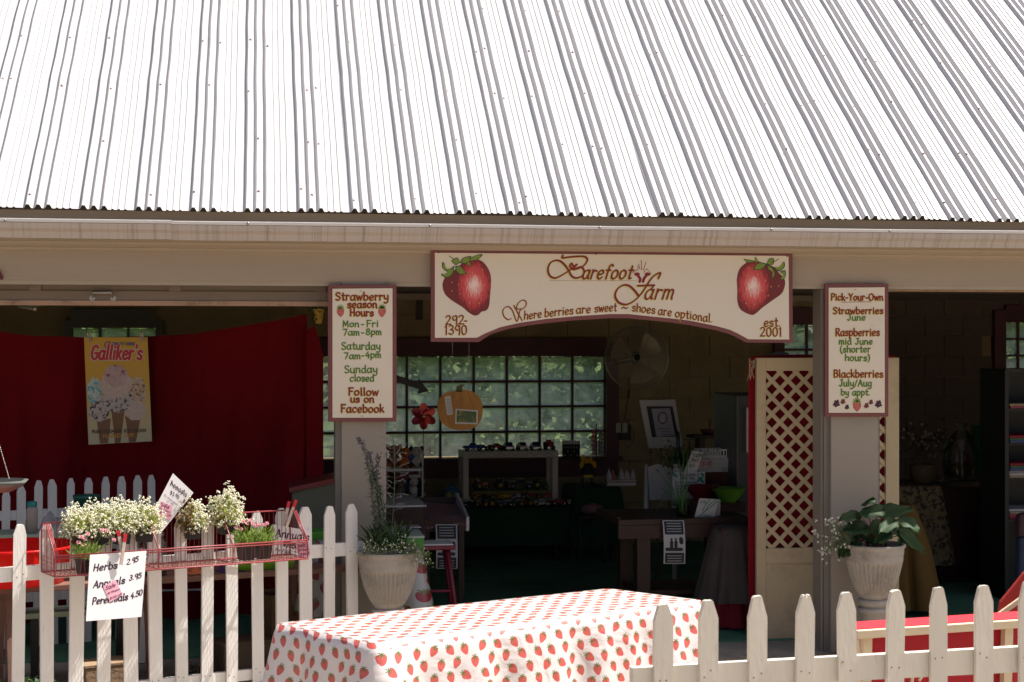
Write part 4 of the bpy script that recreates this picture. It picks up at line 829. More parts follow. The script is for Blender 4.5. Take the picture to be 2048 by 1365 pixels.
cr_ = W(1748, 1090, 9.72); urn('fluted_urn', 'right fluted stone urn with broad leaves, before the lattice screen post', cr_, 62*9.72/F, cr_.z+.006, 0)
leafg = M('plant_leaf_green', (.028, .06, .02), .6, .35, 6, .1, 30, trans=.12, spec=.2); leafl = M('plant_leaf_light', (.12, .18, .05), .55, .35, 6, 0, trans=.35)
greyleaf = M('grey_green_foliage', (.13, .17, .11), .6, .25, 8, 0, trans=.3); stemm = M('plant_stem', (.1, .06, .03), .6); petw = M('white_petals', (.8, .79, .72), .6, .08, 10, 0, trans=.3); lav = M('lavender_petals', (.14, .125, .17), .6, .25, 10, 0, trans=.2)
def flower_dots(mb, c, r, rg, mi=0, n=6):
    for i in range(n):
        d = Vector((rg.gauss(0, 1), rg.gauss(0, 1), rg.gauss(.4, 1))).normalized(); mb.ball(c+d*r*.7, r*rg.uniform(.35, .5), 5, 3, mi)
def broad_leaf(mb, base, d, nrm, L_, w, rg):
    d = d.normalized(); sd = d.cross(nrm).normalized(); nn = sd.cross(d); rows = []; prof_ = [(.0, .05), (.06, .7), (.25, 1.0), (.5, .93), (.75, .68), (.92, .34), (1, .02)]
    for f, ww in prof_:
        c = base+d*L_*f-nn*L_*.35*f*f; e = w*.5*ww; rip = nn*.012*math.sin(f*11)
        rows.append([c+sd*e+nn*.02*ww*0+rip, c+sd*e*.5+nn*.010, c-nn*.012, c-sd*e*.5+nn*.010, c-sd*e-rip])
    b = len(mb.v)
    for r_ in rows: mb.v += r_
    for i in range(len(rows)-1):
        for j in range(4): mb.face([b+i*5+j, b+i*5+j+1, b+(i+1)*5+j+1, b+(i+1)*5+j], 0, True)
# right plant
rg = random.Random(21); c = Vector((cr_.x, cr_.y, cr_.z))
t = T('begonia', 'broad leaved plant with red stems in the right urn', 'plant', c)
def wp(px, py, dz=0): return W(px, py, 9.72+dz)
lv = [((1745, 1075), (1730, 1008), (1742, 996), .1), ((1755, 1070), (1752, 1030), (1815, 1005), .13), ((1758, 1070), (1770, 1020), (1728, 1018), .1), ((1760, 1072), (1800, 1035), (1835, 1048), .13), ((1765, 1078), (1795, 1060), (1856, 1088), .15), ((1745, 1078), (1735, 1055), (1700, 1050), .13), ((1740, 1080), (1720, 1030), (1690, 1028), .09), ((1735, 1080), (1715, 1075), (1682, 1100), .14), ((1740, 1085), (1745, 1075), (1780, 1108), .17), ((1765, 1080), (1800, 1070), (1815, 1098), .14), ((1750, 1078), (1772, 1050), (1800, 1062), .11), ((1748, 1076), (1765, 1045), (1745, 1058), .1), ((1752, 1078), (1790, 1040), (1768, 1050), .1), ((1742, 1080), (1712, 1078), (1690, 1060), .1), ((1755, 1080), (1758, 1068), (1735, 1078), .1), ((1740, 1082), (1725, 1062), (1706, 1082), .12), ((1760, 1080), (1780, 1065), (1758, 1075), .09), ((1745, 1078), (1700, 1090), (1690, 1112), .11)]
st = MB()
for i, (s_, m_, e_, w_) in enumerate(lv):
    dz = rg.uniform(-.13, .08); S = Vector((c.x+rg.uniform(-.06, .06), c.y+rg.uniform(-.06, .06), c.z-.03)); m1 = wp(*m_, dz); e = wp(*e_, dz*1.5-rg.uniform(.0, .05))
    st.tube(catmull([S, (S+m1)/2+Vector((0, 0, .015)), m1], 3), .0028, 5)
    mb = MB(); d = e-m1; nr = (UP*.8+LB*.6+Vector((rg.uniform(-.3, .3), 0, 0))); broad_leaf(mb, m1, d, nr, max(.085, d.length*1.12), w_*1.0, rg); mb.build('leaf', leafg, t)
st.build('stems', M('red_stem', (.16, .03, .025), .5), t)
t = T('white_flowering_plant', 'airy white blossoms trailing over left rim of the right urn', 'plant', wp(1690, 1095, -.1))
s_ = MB(); f_ = MB(); fo = MB()
for i in range(85):
    px = rg.gauss(1672, 19); py = rg.uniform(1035, 1095) if rg.random() < .75 else rg.uniform(1090, 1128); 
    if py > 1095: px = rg.gauss(1655, 8)
    e = wp(px, py, -.12+rg.uniform(-.06, .1)); s = wp(1700, 1088, -.1); s_.tube(catmull([s, (s+e)/2+UP*.03, e], 3), .0012, 4, cap=False); flower_dots(f_, e, .0085, rg, n=6)
    for k in range(5): q = s.lerp(e, rg.uniform(.4, .95))+Vector((rg.gauss(0, .008), rg.gauss(0, .008), rg.gauss(0, .01))); fo.leaf(q, (rg.uniform(-1, 1), rg.uniform(-1, 1), rg.uniform(-.5, .8)), (0, 0, 1), .022, .007)
s_.build('stems', greyleaf, t); f_.build('blossoms', petw, t, kind='stuff'); fo.build('foliage', leafl, t, kind='stuff')
# left urn plants
def lp(px, py, dz=0): return W(px, py, 9.29+dz)
t = T('russian_sage', 'tall lavender flower spikes rising from left urn before the post', 'plant', lp(765, 1100))
rg = random.Random(22)
for k, pts in enumerate([[(762, 1095), (748, 1030), (742, 960), (728, 900), (716, 878)], [(765, 1095), (757, 1020), (752, 950), (757, 910)], [(770, 1095), (765, 1010), (745, 940), (736, 905)]]):
    P = catmull([lp(x, y, -.02+k*.03) for x, y in pts], 8); mb = MB(); mb.tube(P, [.0028*(1-i/len(P)*.6) for i in range(len(P))], 5); so_ = mb.build('stem', greyleaf, t)
    lf = MB(); fl = MB()
    for i in range(len(P)-1):
        f = i/len(P)
        for q in range(12 if f < .62 else 5):
            p = P[i].lerp(P[i+1], rg.random()); a = rg.uniform(0, 6.28); d = Vector((math.cos(a), math.sin(a), rg.uniform(.1, .9)))
            if f < .55: lf.leaf(p, d, UP, rg.uniform(.03, .065), .009, bend=.5)
            else:
                p2 = p+d*rg.uniform(.006, .035)*(1.5-f); fl.ball(p2, (.004, .004, .006), 5, 3)
                lf.leaf(p, d, UP, .028, .006)
    lf.build('foliage', greyleaf, so_, kind='stuff'); fl.build('blossoms', lav, so_, kind='stuff')
t = T('feathery_stem', 'thin wispy flower stem rising over plush toys from left urn', 'plant', lp(790, 1100))
P = catmull([lp(x, y) for x, y in ((780, 1095), (788, 1000), (789, 920), (786, 875))], 8); mb = MB(); mb.tube(P, .0022, 5); fl = MB()
for i in range(6, len(P)-1):
    for q in range(2):
        p = P[i]; a = rg.choice((-1, 1)); e = p+Vector((a*rg.uniform(.03, .09), rg.uniform(-.03, .03), rg.uniform(.0, .05))); mb.tube([p, e], .0009, 4)
        for z in range(6): fl.ball(p.lerp(e, .4+.1*z)+Vector((0, 0, rg.uniform(-.004, .004))), .0028, 5, 3)
mb.build('stem', greyleaf, t); fl.build('blossoms', M('pale_violet_bud', (.25, .22, .26), .7), t, kind='stuff')
t = T('grassy_plant', 'grassy dark green leaves filling the left urn', 'plant', lp(775, 1100))
for i in range(46):
    s = lp(775+rg.uniform(-35, 35), 1100, rg.uniform(-.1, .1)); h = rg.uniform(.06, .19); ln_ = rg.uniform(-.12, .12); mb = MB()
    e = s+Vector((ln_, rg.uniform(-.08, .05), h)); mid = s.lerp(e, .5)+Vector((0, 0, h*.18)); sd = Vector((CP, -SP, 0))*rg.uniform(.008, .014)
    mb.poly([s-sd*.5, s+sd*.5, mid+sd, mid-sd], sm=True); mb.poly([mid-sd, mid+sd, e], sm=True); mb.build('leaf', leafg, t)
t = T('white_alyssum', 'tiny white alyssum flowers edging the left urn and trailing over its right side', 'plant', lp(800, 1100, -.12)); s_ = MB(); f_ = MB(); fo = MB()
for i in range(150):
    if i < 90: e = lp(rg.uniform(722, 838), rg.gauss(1094, 6), -.14+rg.uniform(-.03, .05))
    elif i < 120: e = lp(rg.gauss(806, 18), rg.gauss(1082, 9), -.1)
    else: e = lp(rg.gauss(845, 8), rg.uniform(1095, 1130), -.12)
    f_.ball(e, rg.uniform(.003, .0055), 5, 3)
    for k in range(7): q = e+Vector((rg.gauss(0, .012), rg.gauss(0, .02), rg.gauss(-.012, .012))); fo.leaf(q, (rg.uniform(-1, 1), rg.uniform(-1, 1), rg.uniform(-.5, .8)), UP, .022, .007)
f_.build('blossoms', petw, t, kind='stuff'); fo.build('foliage', leafl, t, kind='stuff')
# ---------------------------------------------------------------- red wire basket on the left fence
wire = M('red_coated_wire', (.27, .045, .05), .4, .15, 20, 0)
sa, sb = LF.s_of(92, .1), LF.s_of(592, .1)
bk = T('wire_basket', 'long red wire display basket hooked on the left picket fence', 'basket', LF.p((sa+sb)/2, .14, .76))
ZB = lambda s: LF.px(92, 1153, .2).z+(LF.px(592, 1117, .2).z-LF.px(92, 1153, .2).z)*(s-sa)/(sb-sa)
dB, dF, H1, H2 = .025, .25, .25, .105
def bpnt(s, d, h): return LF.p(s, d, ZB(s)+h)
for nm_, d, h in (('top_rail', dB, H1), ('front_rail', dF, H2), ('bottom_rail', dF, 0), ('bottom_rail', dB, 0), ('front_rail', dF, H2*.88)):
    mb = MB(); mb.tube([bpnt(sa, d, h), bpnt((sa+sb)/2, d, h), bpnt(sb, d, h)], .0042, 6); mb.build(nm_, wire, bk)
mb = MB(); n = int((sb-sa)/.026)
for i in range(n+1):
    s = sa+(sb-sa)*i/n; mb.tube([bpnt(s, dB, H1), bpnt(s, dB, 0), bpnt(s, dF, 0)], .0017, 4, cap=False); mb.tube([bpnt(s, dF, 0), bpnt(s+.008 if i % 2 else s-.008, dF, H2)], .0017, 4, cap=False)
for d in (.08, .14, .2): mb.tube([bpnt(sa, d, .001), bpnt(sb, d, .001)], .002, 4)
mb.build('wire_grid', wire, bk, kind='stuff')
for k, px in enumerate((118, 300, 447, 550)):
    s = LF.s_of(px, .12)if k else sa; s = sb if k == 3 else s
    mb = MB(); mb.tube([bpnt(s, dB, 0), bpnt(s, dB, H1), bpnt(s, .10, H1+.004), bpnt(s, dF, H2), bpnt(s, dF, 0), bpnt(s, dB, 0)], .0038, 5)
    if k in (0, 3):
        for q in range(1, 9):
            d = dB+(dF-dB)*q/9; top = H1 if d < .1 else H1+(H2-H1)*(d-.1)/(dF-.1); mb.tube([bpnt(s, d, 0), bpnt(s, d, top)], .0016, 4)
        for q in range(1, 5): mb.tube([bpnt(s, dB, H2*q/5), bpnt(s, dF, H2*q/5)], .0016, 4)
        for q in range(3): mb.tube([bpnt(s+(.008*q if not k else -.008*q), .10, H1+.004), bpnt(s+(.008*q if not k else -.008*q), dF, H2)], .0028, 5)
    mb.build('end_panel' if k in (0, 3) else 'divider', wire, bk)
# pots with alyssum and pinks
black = M('black_nursery_plastic', (.02, .02, .02), .4, .2, 10, .1)
aly = M('alyssum_petals', (.88, .86, .7), .6, .1, 10, 0, trans=.3)
alyg = M('alyssum_leaf', (.42, .46, .12), .6, .3, 10, 0, trans=.4); browng = M('dried_flower_brown', (.35, .24, .1), .7, .3, 10, 0, trans=.3)
def pot(name, label, px, py, d, hw, hpot, plant, seed, ry=1.0, rx=1.0, brown=0, sub=3):
    """px,py: foot of the pot"""
    rg = random.Random(seed); p = LF.px(px, py, d); t = T(name, label, 'potted plant', p, 'flower pots in the wire basket')
    mb = MB()
    b = [p+LF.t*a*hw*.8+LF.n*c_*hw*.8 for a, c_ in ((-1, -1), (1, -1), (1, 1), (-1, 1))]; tp = [p+LF.t*a*hw+LF.n*c_*hw+UP*hpot for a, c_ in ((-1, -1), (1, -1), (1, 1), (-1, 1))]
    mb.hexa(b, tp); q = [p+LF.t*a*hw*1.06+LF.n*c_*hw*1.06+UP*(hpot-.01) for a, c_ in ((-1, -1), (1, -1), (1, 1), (-1, 1))]; mb.prism(q, (0, 0, .012)); mb.build('pot', black, t)
    top = p+UP*hpot; fo = MB(); fl = MB()
    if plant == 'alyssum':
        R1 = hw*2.35*rx
        for i in range(1100):
            v = Vector((rg.gauss(0, 1), rg.gauss(0, 1), rg.gauss(0, 1))).normalized(); v = Vector((v.x*R1, v.y*R1*.85, abs(v.z)*.105*ry if v.z > -.3 else v.z*.05))*rg.uniform(.35, 1); q = top+v+UP*.012
            dr = (v+Vector((0, 0, .03))).normalized()+Vector((rg.gauss(0, .3), rg.gauss(0, .3), rg.gauss(0, .3))); fo.leaf(q-dr*.015, dr, UP, rg.uniform(.018, .034), .0055, mi=1 if (v.x < 0 and rg.random() < brown) else 0)
        for i in range(430):
            v = Vector((rg.gauss(0, 1), rg.gauss(0, 1), rg.gauss(.35, 1))).normalized(); nz_ = 1.0+.5*noise.noise(v*3+Vector((seed, 0, 0))); v = Vector((v.x*R1, v.y*R1*.85, v.z*.115*ry if v.z > 0 else v.z*.055))*nz_*rg.uniform(.78, 1.12); q = top+v+UP*.014
            mi = 1 if (v.x < .005 and rg.random() < brown) else 0
            for k in range(4): fl.ball(q+Vector((rg.gauss(0, .0035), rg.gauss(0, .0035), rg.gauss(0, .003))), rg.uniform(.0026, .0044), 4, 3, mi)
        fo.build('foliage', [alyg, browng], t, kind='stuff'); fl.build('blossoms', [aly, browng], t, kind='stuff')
    else:
        for i in range(110):
            a = rg.uniform(0, 6.28); u = rg.uniform(0, hw); s = top+Vector((u*math.cos(a), u*math.sin(a), -.01)); e = s+Vector((math.cos(a)*rg.uniform(.01, .06), math.sin(a)*rg.uniform(.01, .05), rg.uniform(.03, .11)))
            for k in range(3): fo.leaf(s.lerp(e, k/3), (e-s)+Vector((rg.gauss(0, .03), rg.gauss(0, .03), 0)), Vector((rg.uniform(-1, 1), -1, .3)), rg.uniform(.025, .045), .008)
        for (x, y) in plant:
            c_ = LF.px(x, y, d+.03); st_ = MB(); fo.tube([top, (top+c_)/2+UP*.01, c_], .0015, 4, cap=False)
            for k in range(6):
                a = k*1.047+rg.uniform(-.2, .2); dd = LF.t*math.cos(a)+UP*math.sin(a)*.6+LF.n*.35*(1 if math.sin(a) < 0 else -.2); fl.leaf(c_, dd, LF.n+UP*.6, .013, .012, bend=.2)
            fl.ball(c_+LF.n*.004, .003, 5, 3, 1)
        fo.build('foliage', M('pinks_leaf', (.22, .32, .06), .55, .35, 6, 0, trans=.4), t, kind='stuff'); fl.build('blossoms', [M('pink_petals', (.72, .3, .33), .5, .25, 20, 0, trans=.3), M('deep_rose', (.35, .02, .06), .6)], t)
    return t
pot('alyssum_pot', 'cream alyssum pot at the far left end of the wire basket', 160, 1092, .08, .042, .075, 'alyssum', 41, ry=.9)
pot('alyssum_pot', 'second alyssum pot from the left, above the pink flowers', 200, 1090, .075, .042, .08, 'alyssum', 42, ry=1.05)
pot('alyssum_pot', 'third alyssum pot from the left, behind the wooden clothespin', 243, 1088, .08, .042, .08, 'alyssum', 43, ry=1.05)
pot('alyssum_pot', 'fourth alyssum pot from the left, beside the tilted Annuals card', 288, 1084, .08, .042, .08, 'alyssum', 44, ry=1.0)
pot('alyssum_pot', 'half browned alyssum pot just right of the tilted Annuals card', 385, 1078, .09, .04, .07, 'alyssum', 45, ry=1.05, rx=.85, brown=.8)
pot('alyssum_pot', 'tall alyssum clump nearest the right end of the basket', 452, 1068, .08, .042, .072, 'alyssum', 46, ry=1.35, rx=1.05, brown=.12)
pot('pinks_pot', 'pot of pink flowers at left end of basket behind Herbs price card', 172, 1150, .17, .045, .085, [(162, 1074), (170, 1078), (176, 1068), (157, 1085), (204, 1060), (213, 1062), (228, 1080), (168, 1090)], 47)
pot('pinks_pot', 'left one of two pink flower pots at right end of basket', 492, 1120, .15, .042, .085, [(487, 1043), (494, 1047), (500, 1041), (472, 1056), (482, 1058)], 48)
pot('pinks_pot', 'right one of two pink flower pots, next to the Annuals card behind basket', 525, 1117, .15, .042, .085, [(505, 1048), (518, 1049), (528, 1050), (534, 1047), (512, 1052)], 49)
# price cards
paper = M('white_card', (.84, .82, .82), .5, .03, 5, .05, 10, trans=.1); pinkp = M('pink_note_paper', (.8, .42, .5), .6, .04, 5, 0, trans=.1); ink = M('dark_marker_ink', (.035, .01, .03), .5); purple = M('purple_ink', (.16, .02, .1), .5)
def card(name, label, quad, P0, Nv, lines, th=.0012, mat=paper, cat='price card', group=None, border=None, inkm=None, bow=0):
    Nv = Vector(Nv).normalized(); 
    if Nv.dot(CAM-P0) < 0: Nv = -Nv
    c = hit(*[sum(q[i] for q in quad)/4 for i in (0, 1)], P0, Nv); t = T(name, label, cat, hit((quad[2][0]+quad[3][0])/2, max(q[1] for q in quad), P0, Nv), group) if label else None
    mp = lambda x, y: hit(x, y, P0, Nv)
    mb = MB(); mb.prism([mp(x, y) for x, y in quad], -Nv*th); sh = mb.build('sheet', mat, t)
    for ln in lines:
        txt, x0, y0, x1, y1, xh, w, m_ = ln[:8]; fn = lambda X, a=x0, b=y0, c_=x1, d=y1: b+(d-b)*(X-a)/(c_-a)
        strokes_mesh(text2d(txt, x0, x1, 0, xh, slant=.18, base_fn=fn), w, mp, Nv*.0009, nib=.5).build('lettering', m_ or ink, t)
    return t, mp, Nv
P0 = LF.p(0, .275, .8); n_ = LF.n
t, mp, Nv = card('price_card', 'white card reading Herbs Annuals Perennials clipped on front of wire basket', [(180, 1110), (293, 1102), (283, 1234), (172, 1243)], P0, n_+UP*.12,
 [('Herbs', 186, 1143, 234, 1137, 8.5, 3.0, None), ('2.95', 253, 1130, 276, 1123, 6.5, 2.4, None), ('Annuals', 186, 1177, 249, 1167, 8.5, 3.0, None), ('3.95', 258, 1162, 282, 1156, 6.5, 2.4, None), ('Perennials', 184, 1210, 255, 1200, 8.5, 3.0, None), ('4.50', 261, 1198, 284, 1190, 7, 2.6, None)])
mb = MB(); mb.prism([mp(x, y)+Nv*.0025 for x, y in ((206, 1173), (231, 1160), (245, 1190), (220, 1205))], -Nv*.0008); nt_ = mb.build('sale_note', pinkp, t)
strokes_mesh(text2d('Sale', 210, 230, 0, 5, slant=.2, base_fn=lambda X: 1181-(X-210)*.4), 1.2, mp, Nv*.0036).build('lettering', purple, nt_)
strokes_mesh(text2d('All Flowers', 214, 239, 0, 2.8, slant=.2, base_fn=lambda X: 1190-(X-214)*.4), .7, mp, Nv*.0036).build('lettering', purple, nt_)
strokes_mesh(text2d('$1.00 off', 219, 243, 0, 2.8, slant=.2, base_fn=lambda X: 1200-(X-219)*.4), .8, mp, Nv*.0036).build('lettering', purple, nt_)
t, mp, Nv = card('price_card', 'tilted white Annuals card with pink sale note between the alyssum pots', [(346, 947), (387, 986), (322, 1066), (312, 1012)], LF.p(0, .05, .9), n_,
 [('Annuals', 340, 970, 373, 995, 6.5, 1.7, None), ('$3.95', 340, 989, 358, 999, 4.8, 1.3, None), ('On Assortment', 328, 992, 355, 1012, 2.5, .6, purple), ('of All', 333, 1004, 346, 1012, 2.5, .6, purple)])
mb = MB(); mb.prism([mp(x, y)+Nv*.0025 for x, y in ((321, 1003), (345, 1013), (341, 1041), (316, 1030))], -Nv*.0008); nt_ = mb.build('sale_note', pinkp, t)
strokes_mesh(text2d('Sale', 321, 338, 0, 4.5, slant=.2, base_fn=lambda X: 1012+(X-321)*.35), 1.2, mp, Nv*.0036).build('lettering', purple, nt_)
strokes_mesh(text2d('All Flowers', 318, 340, 0, 2.6, slant=.2, base_fn=lambda X: 1019+(X-318)*.35), .7, mp, Nv*.0036).build('lettering', purple, nt_)
strokes_mesh(text2d('$1.00 off', 319, 341, 0, 2.8, slant=.2, base_fn=lambda X: 1027+(X-319)*.35), .8, mp, Nv*.0036).build('lettering', purple, nt_)
t, mp, Nv = card('price_card', 'white Annuals card with pink sale note behind right end of basket', [(545, 1049), (621, 1062), (618, 1118), (544, 1108)], LF.p(0, .022, .9), n_,
 [('Annuals', 550, 1073, 617, 1082, 9, 3.1, None), ('$3.95', 566, 1092, 590, 1098, 6.5, 2.6, None), ('Per Pack', 550, 1102, 580, 1107, 3.5, 1.0, None)])
mb = MB(); mb.prism([mp(x, y)+Nv*.0025 for x, y in ((590, 1090), (616, 1084), (620, 1111), (601, 1120))], -Nv*.0008); nt_ = mb.build('sale_note', pinkp, t)
strokes_mesh(text2d('Sale', 594, 609, 0, 4.5, slant=.2, base_fn=lambda X: 1096-(X-594)*.2), 1.2, mp, Nv*.0036).build('lettering', purple, nt_)
strokes_mesh(text2d('All Flowers', 596, 617, 0, 2.6, slant=.2, base_fn=lambda X: 1104-(X-596)*.2), .7, mp, Nv*.0036).build('lettering', purple, nt_)
strokes_mesh(text2d('$1.00 off', 600, 618, 0, 2.8, slant=.2, base_fn=lambda X: 1112-(X-600)*.2), .8, mp, Nv*.0036).build('lettering', purple, nt_)
# clothespins with red ends
pinw = M('pale_pin_wood', (.55, .45, .38), .6, .15, 20, .1); pinr = M('red_pin_paint', (.5, .02, .03), .4)
def pin(label, fr_, pa, pb, pa2, pb2, d):
    A, Bq, A2, B2 = LF.px(*pa, d), LF.px(*pb, d), LF.px(*pa2, d+.014), LF.px(*pb2, d+.014)
    t = T('clothespin', label, 'clothespin', Bq)
    for a, b in ((A, Bq), (A2, B2)):
        mb = MB(); mb.beam(a.lerp(b, .25), b, .009, .016, up=LF.t); l = mb.build('prong', pinw, t)
        mb = MB(); mb.beam(a, a.lerp(b, .26), .0105, .018, up=LF.t); mb.build('painted_end', pinr, l)
    mb = MB(); m_ = A.lerp(Bq, .6); m2 = A2.lerp(B2, .5); mb.tube([m_-LF.t*.012, (m_+m2)/2, m2+LF.t*.012], .002, 6); mb.build('spring', M('dull_steel', (.35, .33, .3), .4, metallic=.7), t)
pin('wooden clothespin with red ends holding the Herbs card', LF, (236, 1062), (244, 1104), (251, 1068), (242, 1130), .28)
pin('wooden clothespin with red ends standing at right end of basket', LF, (578, 1003), (568, 1052), (592, 1000), (572, 1056), .05)
# cream and red stand behind the right fence
creamw = M('cream_gloss_wood', (.74, .62, .42), .4, .06, 5, .1); rb = M('bright_red_panel', (.5, .015, .03), .6, .1, 4, .1, trans=.1)
ra, rbp = onZ(1715, 1262, .76), onZ(2075, 1238, .76); SF = Frame(ra, rbp)
t = T('display_stand', 'cream framed stand with red top behind the right picket fence', 'stand', SF.p(SF.len/2, -.15, 0))
mb = MB(); mb.hexa([SF.p(0, .0, .725), SF.p(SF.len+.3, .0, .725), SF.p(SF.len+.3, -.022, .725), SF.p(0, -.022, .725)], [SF.p(0, 0, .76), SF.p(SF.len+.3, 0, .76), SF.p(SF.len+.3, -.022, .76), SF.p(0, -.022, .76)]); mb.build('top_bar', creamw, t, bevel=.003)
mb = MB(); mb.hexa([SF.p(-.0, -.024, .74), SF.p(SF.len+.3, -.024, .74), SF.p(SF.len+.3, -.13, .74), SF.p(-.0, -.13, .74)], [SF.p(0, -.024, .762), SF.p(SF.len+.3, -.024, .762), SF.p(SF.len+.3, -.13, .772), SF.p(0, -.13, .772)]); mb.build('red_top', rb, t)
mb = MB(); mb.hexa([SF.p(.01, -.06, .1), SF.p(SF.len+.3, -.06, .1), SF.p(SF.len+.3, -.075, .1), SF.p(.01, -.075, .1)], [SF.p(.03, -.06, .739), SF.p(SF.len+.3, -.06, .739), SF.p(SF.len+.3, -.075, .739), SF.p(.03, -.075, .739)]); mb.build('red_panel', rb, t)
for s in (.045, SF.s_of(2018)):
    mb = MB(); mb.beam(SF.p(s, -.04, .0), SF.p(s+.02, -.04, .724), .04, .03, up=SF.n); mb.build('leg', creamw, t)
mb = MB(); mb.beam(SF.p(.03, -.01, .0), SF.p(.005, -.01, .724), .012, .012, up=SF.n); mb.build('leg', creamw, t)
for px, mir in ((1838, 1), (1872, -1)):
    pts = [SF.px(px+mir*x, y, .0) for x, y in ((-6, 1410), (-14, 1375), (-12, 1352), (-2, 1345), (5, 1352), (0, 1362))]; mb = MB(); mb.tube(catmull(pts, 5), .007, 7); mb.build('scroll_hook', creamw, t)
# red leaning panel at the right edge
PZ = 7.4; t = T('red_canvas_panel', 'red sloping canvas panel at right edge behind the fence', 'canvas', W(2048, 1240, PZ))
mb = MB(); mb.prism([W(1997, 1232, PZ), W(2002, 1205, PZ), W(2048, 1148, PZ), W(2110, 1090, PZ), W(2110, 1260, PZ)], FW*.03); mb.build('canvas', M('red_canvas', (.4, .03, .025), .7, .15, 5, .3), t)
mb = MB(); mb.beam(W(1990, 1236, PZ-.04), W(2110, 1150, PZ-.04), .02, .02, up=FW); mb.build('edge_bar', creamw, t)
# ---------------------------------------------------------------- red curtain and poster, left bay
YC = 1.9
def curtain(name, label, top, zbot, Y0, mat, fold=.075, seed=0, cat='curtain'):
    """top: list of (px, py) along its upper edge"""
    P = [onY(x, y, Y0) for x, y in top]; xs = [p.x for p in P]; N_ = 160; R_ = 26; mb = MB(); rg = random.Random(seed)
    for i in range(N_+1):
        x = xs[0]+(xs[-1]-xs[0])*i/N_
        for a, b in zip(P, P[1:]):
            if x <= b.x+1e-6: z = a.z+(b.z-a.z)*(x-a.x)/(b.x-a.x); break
        for j in range(R_+1):
            f = j/R_; n1 = noise.noise(Vector((x*3.1+f*.9, f*.7, seed))); n2 = noise.noise(Vector((x*6+n1*2, f*.5, seed+5)))
            mb.v.append(Vector((x, Y0+fold*(.5+f)*(n1*2.2+n2*.8), z+(zbot-z)*f)))
    for i in range(N_):
        for j in range(R_): a = i*(R_+1)+j; mb.face([a, a+1, a+R_+2, a+R_+1], 0, True)
    o = mb.build(name, mat); return tag(o, label, cat)
curtain('curtain', 'wide dark red cloth curtain filling the left bay behind the poster', [(-120, 640), (0, 664), (60, 672), (170, 675), (300, 673), (390, 668), (470, 655), (560, 640), (612, 629), (614, 630)], .02, YC, red_cloth, seed=3)
curtain('curtain', 'narrow dark red cloth drape bunched between big curtain and hours sign', [(613, 662), (622, 655), (630, 652), (638, 678), (647, 712)], .05, YC-.1, red_cloth, fold=.03, seed=9)
# cones poster
yp = YC-.24; t = T('ice_cream_poster', "yellow Galliker's ice cream poster pegged on the red curtain", 'poster', onY(235, 888, yp))
posm = M('poster_yellow', (.55, .36, .045), .3, .05, 2, 0)
def gradm(name, z0, z1, c0, c1):
    m = bpy.data.materials.new(name); m.use_nodes = True; t_ = m.node_tree; N = t_.nodes; b = N['Principled BSDF']; tc = N.new('ShaderNodeTexCoord'); sp = N.new('ShaderNodeSeparateXYZ'); t_.links.new(tc.outputs['Object'], sp.inputs[0])
    mr = N.new('ShaderNodeMapRange'); mr.inputs[1].default_value = z0; mr.inputs[2].default_value = z1; t_.links.new(sp.outputs[2], mr.inputs[0]); mx = N.new('ShaderNodeMixRGB'); t_.links.new(mr.outputs[0], mx.inputs[0]); mx.inputs[1].default_value = (*c0, 1); mx.inputs[2].default_value = (*c1, 1); t_.links.new(mx.outputs[0], b.inputs[0]); b.inputs['Roughness'].default_value = .3; return m
quad = [(168, 675), (295, 675), (304, 883), (177, 890)]
mb = MB(); mb.prism([onY(x, y, yp) for x, y in quad], (0, .002, 0)); mb.build('sheet', gradm('poster_yellow_print', .05, .45, (.5, .5, .33), (.6, .36, .02)), t)
def blob(px, py, rx, ry, mat, name, lift, n=22, rough=.08, seed=1):
    rg = random.Random(seed); mb = MB(); mb.poly([onY(px+rx*(1+rg.uniform(-rough, rough))*math.cos(k*6.283/n), py+ry*(1+rg.uniform(-rough, rough))*math.sin(k*6.283/n), yp-lift) for k in range(n)]); return mb.build(name, mat, t)
cone = M('cone_print_brown', (.2, .1, .05), .4, .4, 90, 0)
for q, lf in (((193, 838, 222, 838, 216, 887, 200, 888), .0012), ((222, 815, 250, 815, 241, 886, 230, 887), .0014), ((250, 832, 282, 832, 272, 884, 258, 885), .0012)):
    mb = MB(); mb.poly([onY(q[i], q[i+1], yp-lf) for i in range(0, 8, 2)]); mb.build('printed_cone', cone, t)
vanilla = M('vanilla_print', (.55, .46, .42), .4, .25, 60, 0); bluep = M('blue_mint_print', (.5, .6, .6), .4, .3, 50, 0, dirt=(.08, .38, .42), dscale=30, dlo=.5, dhi=.55)
cookie = M('cookie_print', (.5, .46, .44), .4, .2, 60, 0, dirt=(.03, .025, .03), dscale=35, dlo=.52, dhi=.56); nutp = M('caramel_print', (.55, .45, .38), .4, .3, 50, 0, dirt=(.28, .14, .03), dscale=32, dlo=.5, dhi=.55); pinkv = M('berry_ripple_print', (.5, .36, .38), .4, .3, 30, 0, dirt=(.16, .03, .06), dscale=22, dlo=.57, dhi=.6)
blob(188, 782, 15, 26, bluep, 'printed_scoop', .0016, seed=2); blob(198, 824, 21, 20, cookie, 'printed_scoop', .0018, seed=3); blob(274, 782, 18, 28, nutp, 'printed_scoop', .0016, seed=4); blob(270, 822, 21, 20, vanilla, 'printed_scoop', .0018, seed=5)
blob(232, 801, 33, 24, cookie, 'printed_scoop', .0022, seed=6); blob(232, 768, 32, 30, vanilla, 'printed_scoop', .0024, seed=7); blob(231, 752, 24, 22, pinkv, 'printed_scoop', .0026, seed=8)
st = [text2d("Galliker's", 181, 283, 719, 17, slant=.22)]
mk = plain(yp)
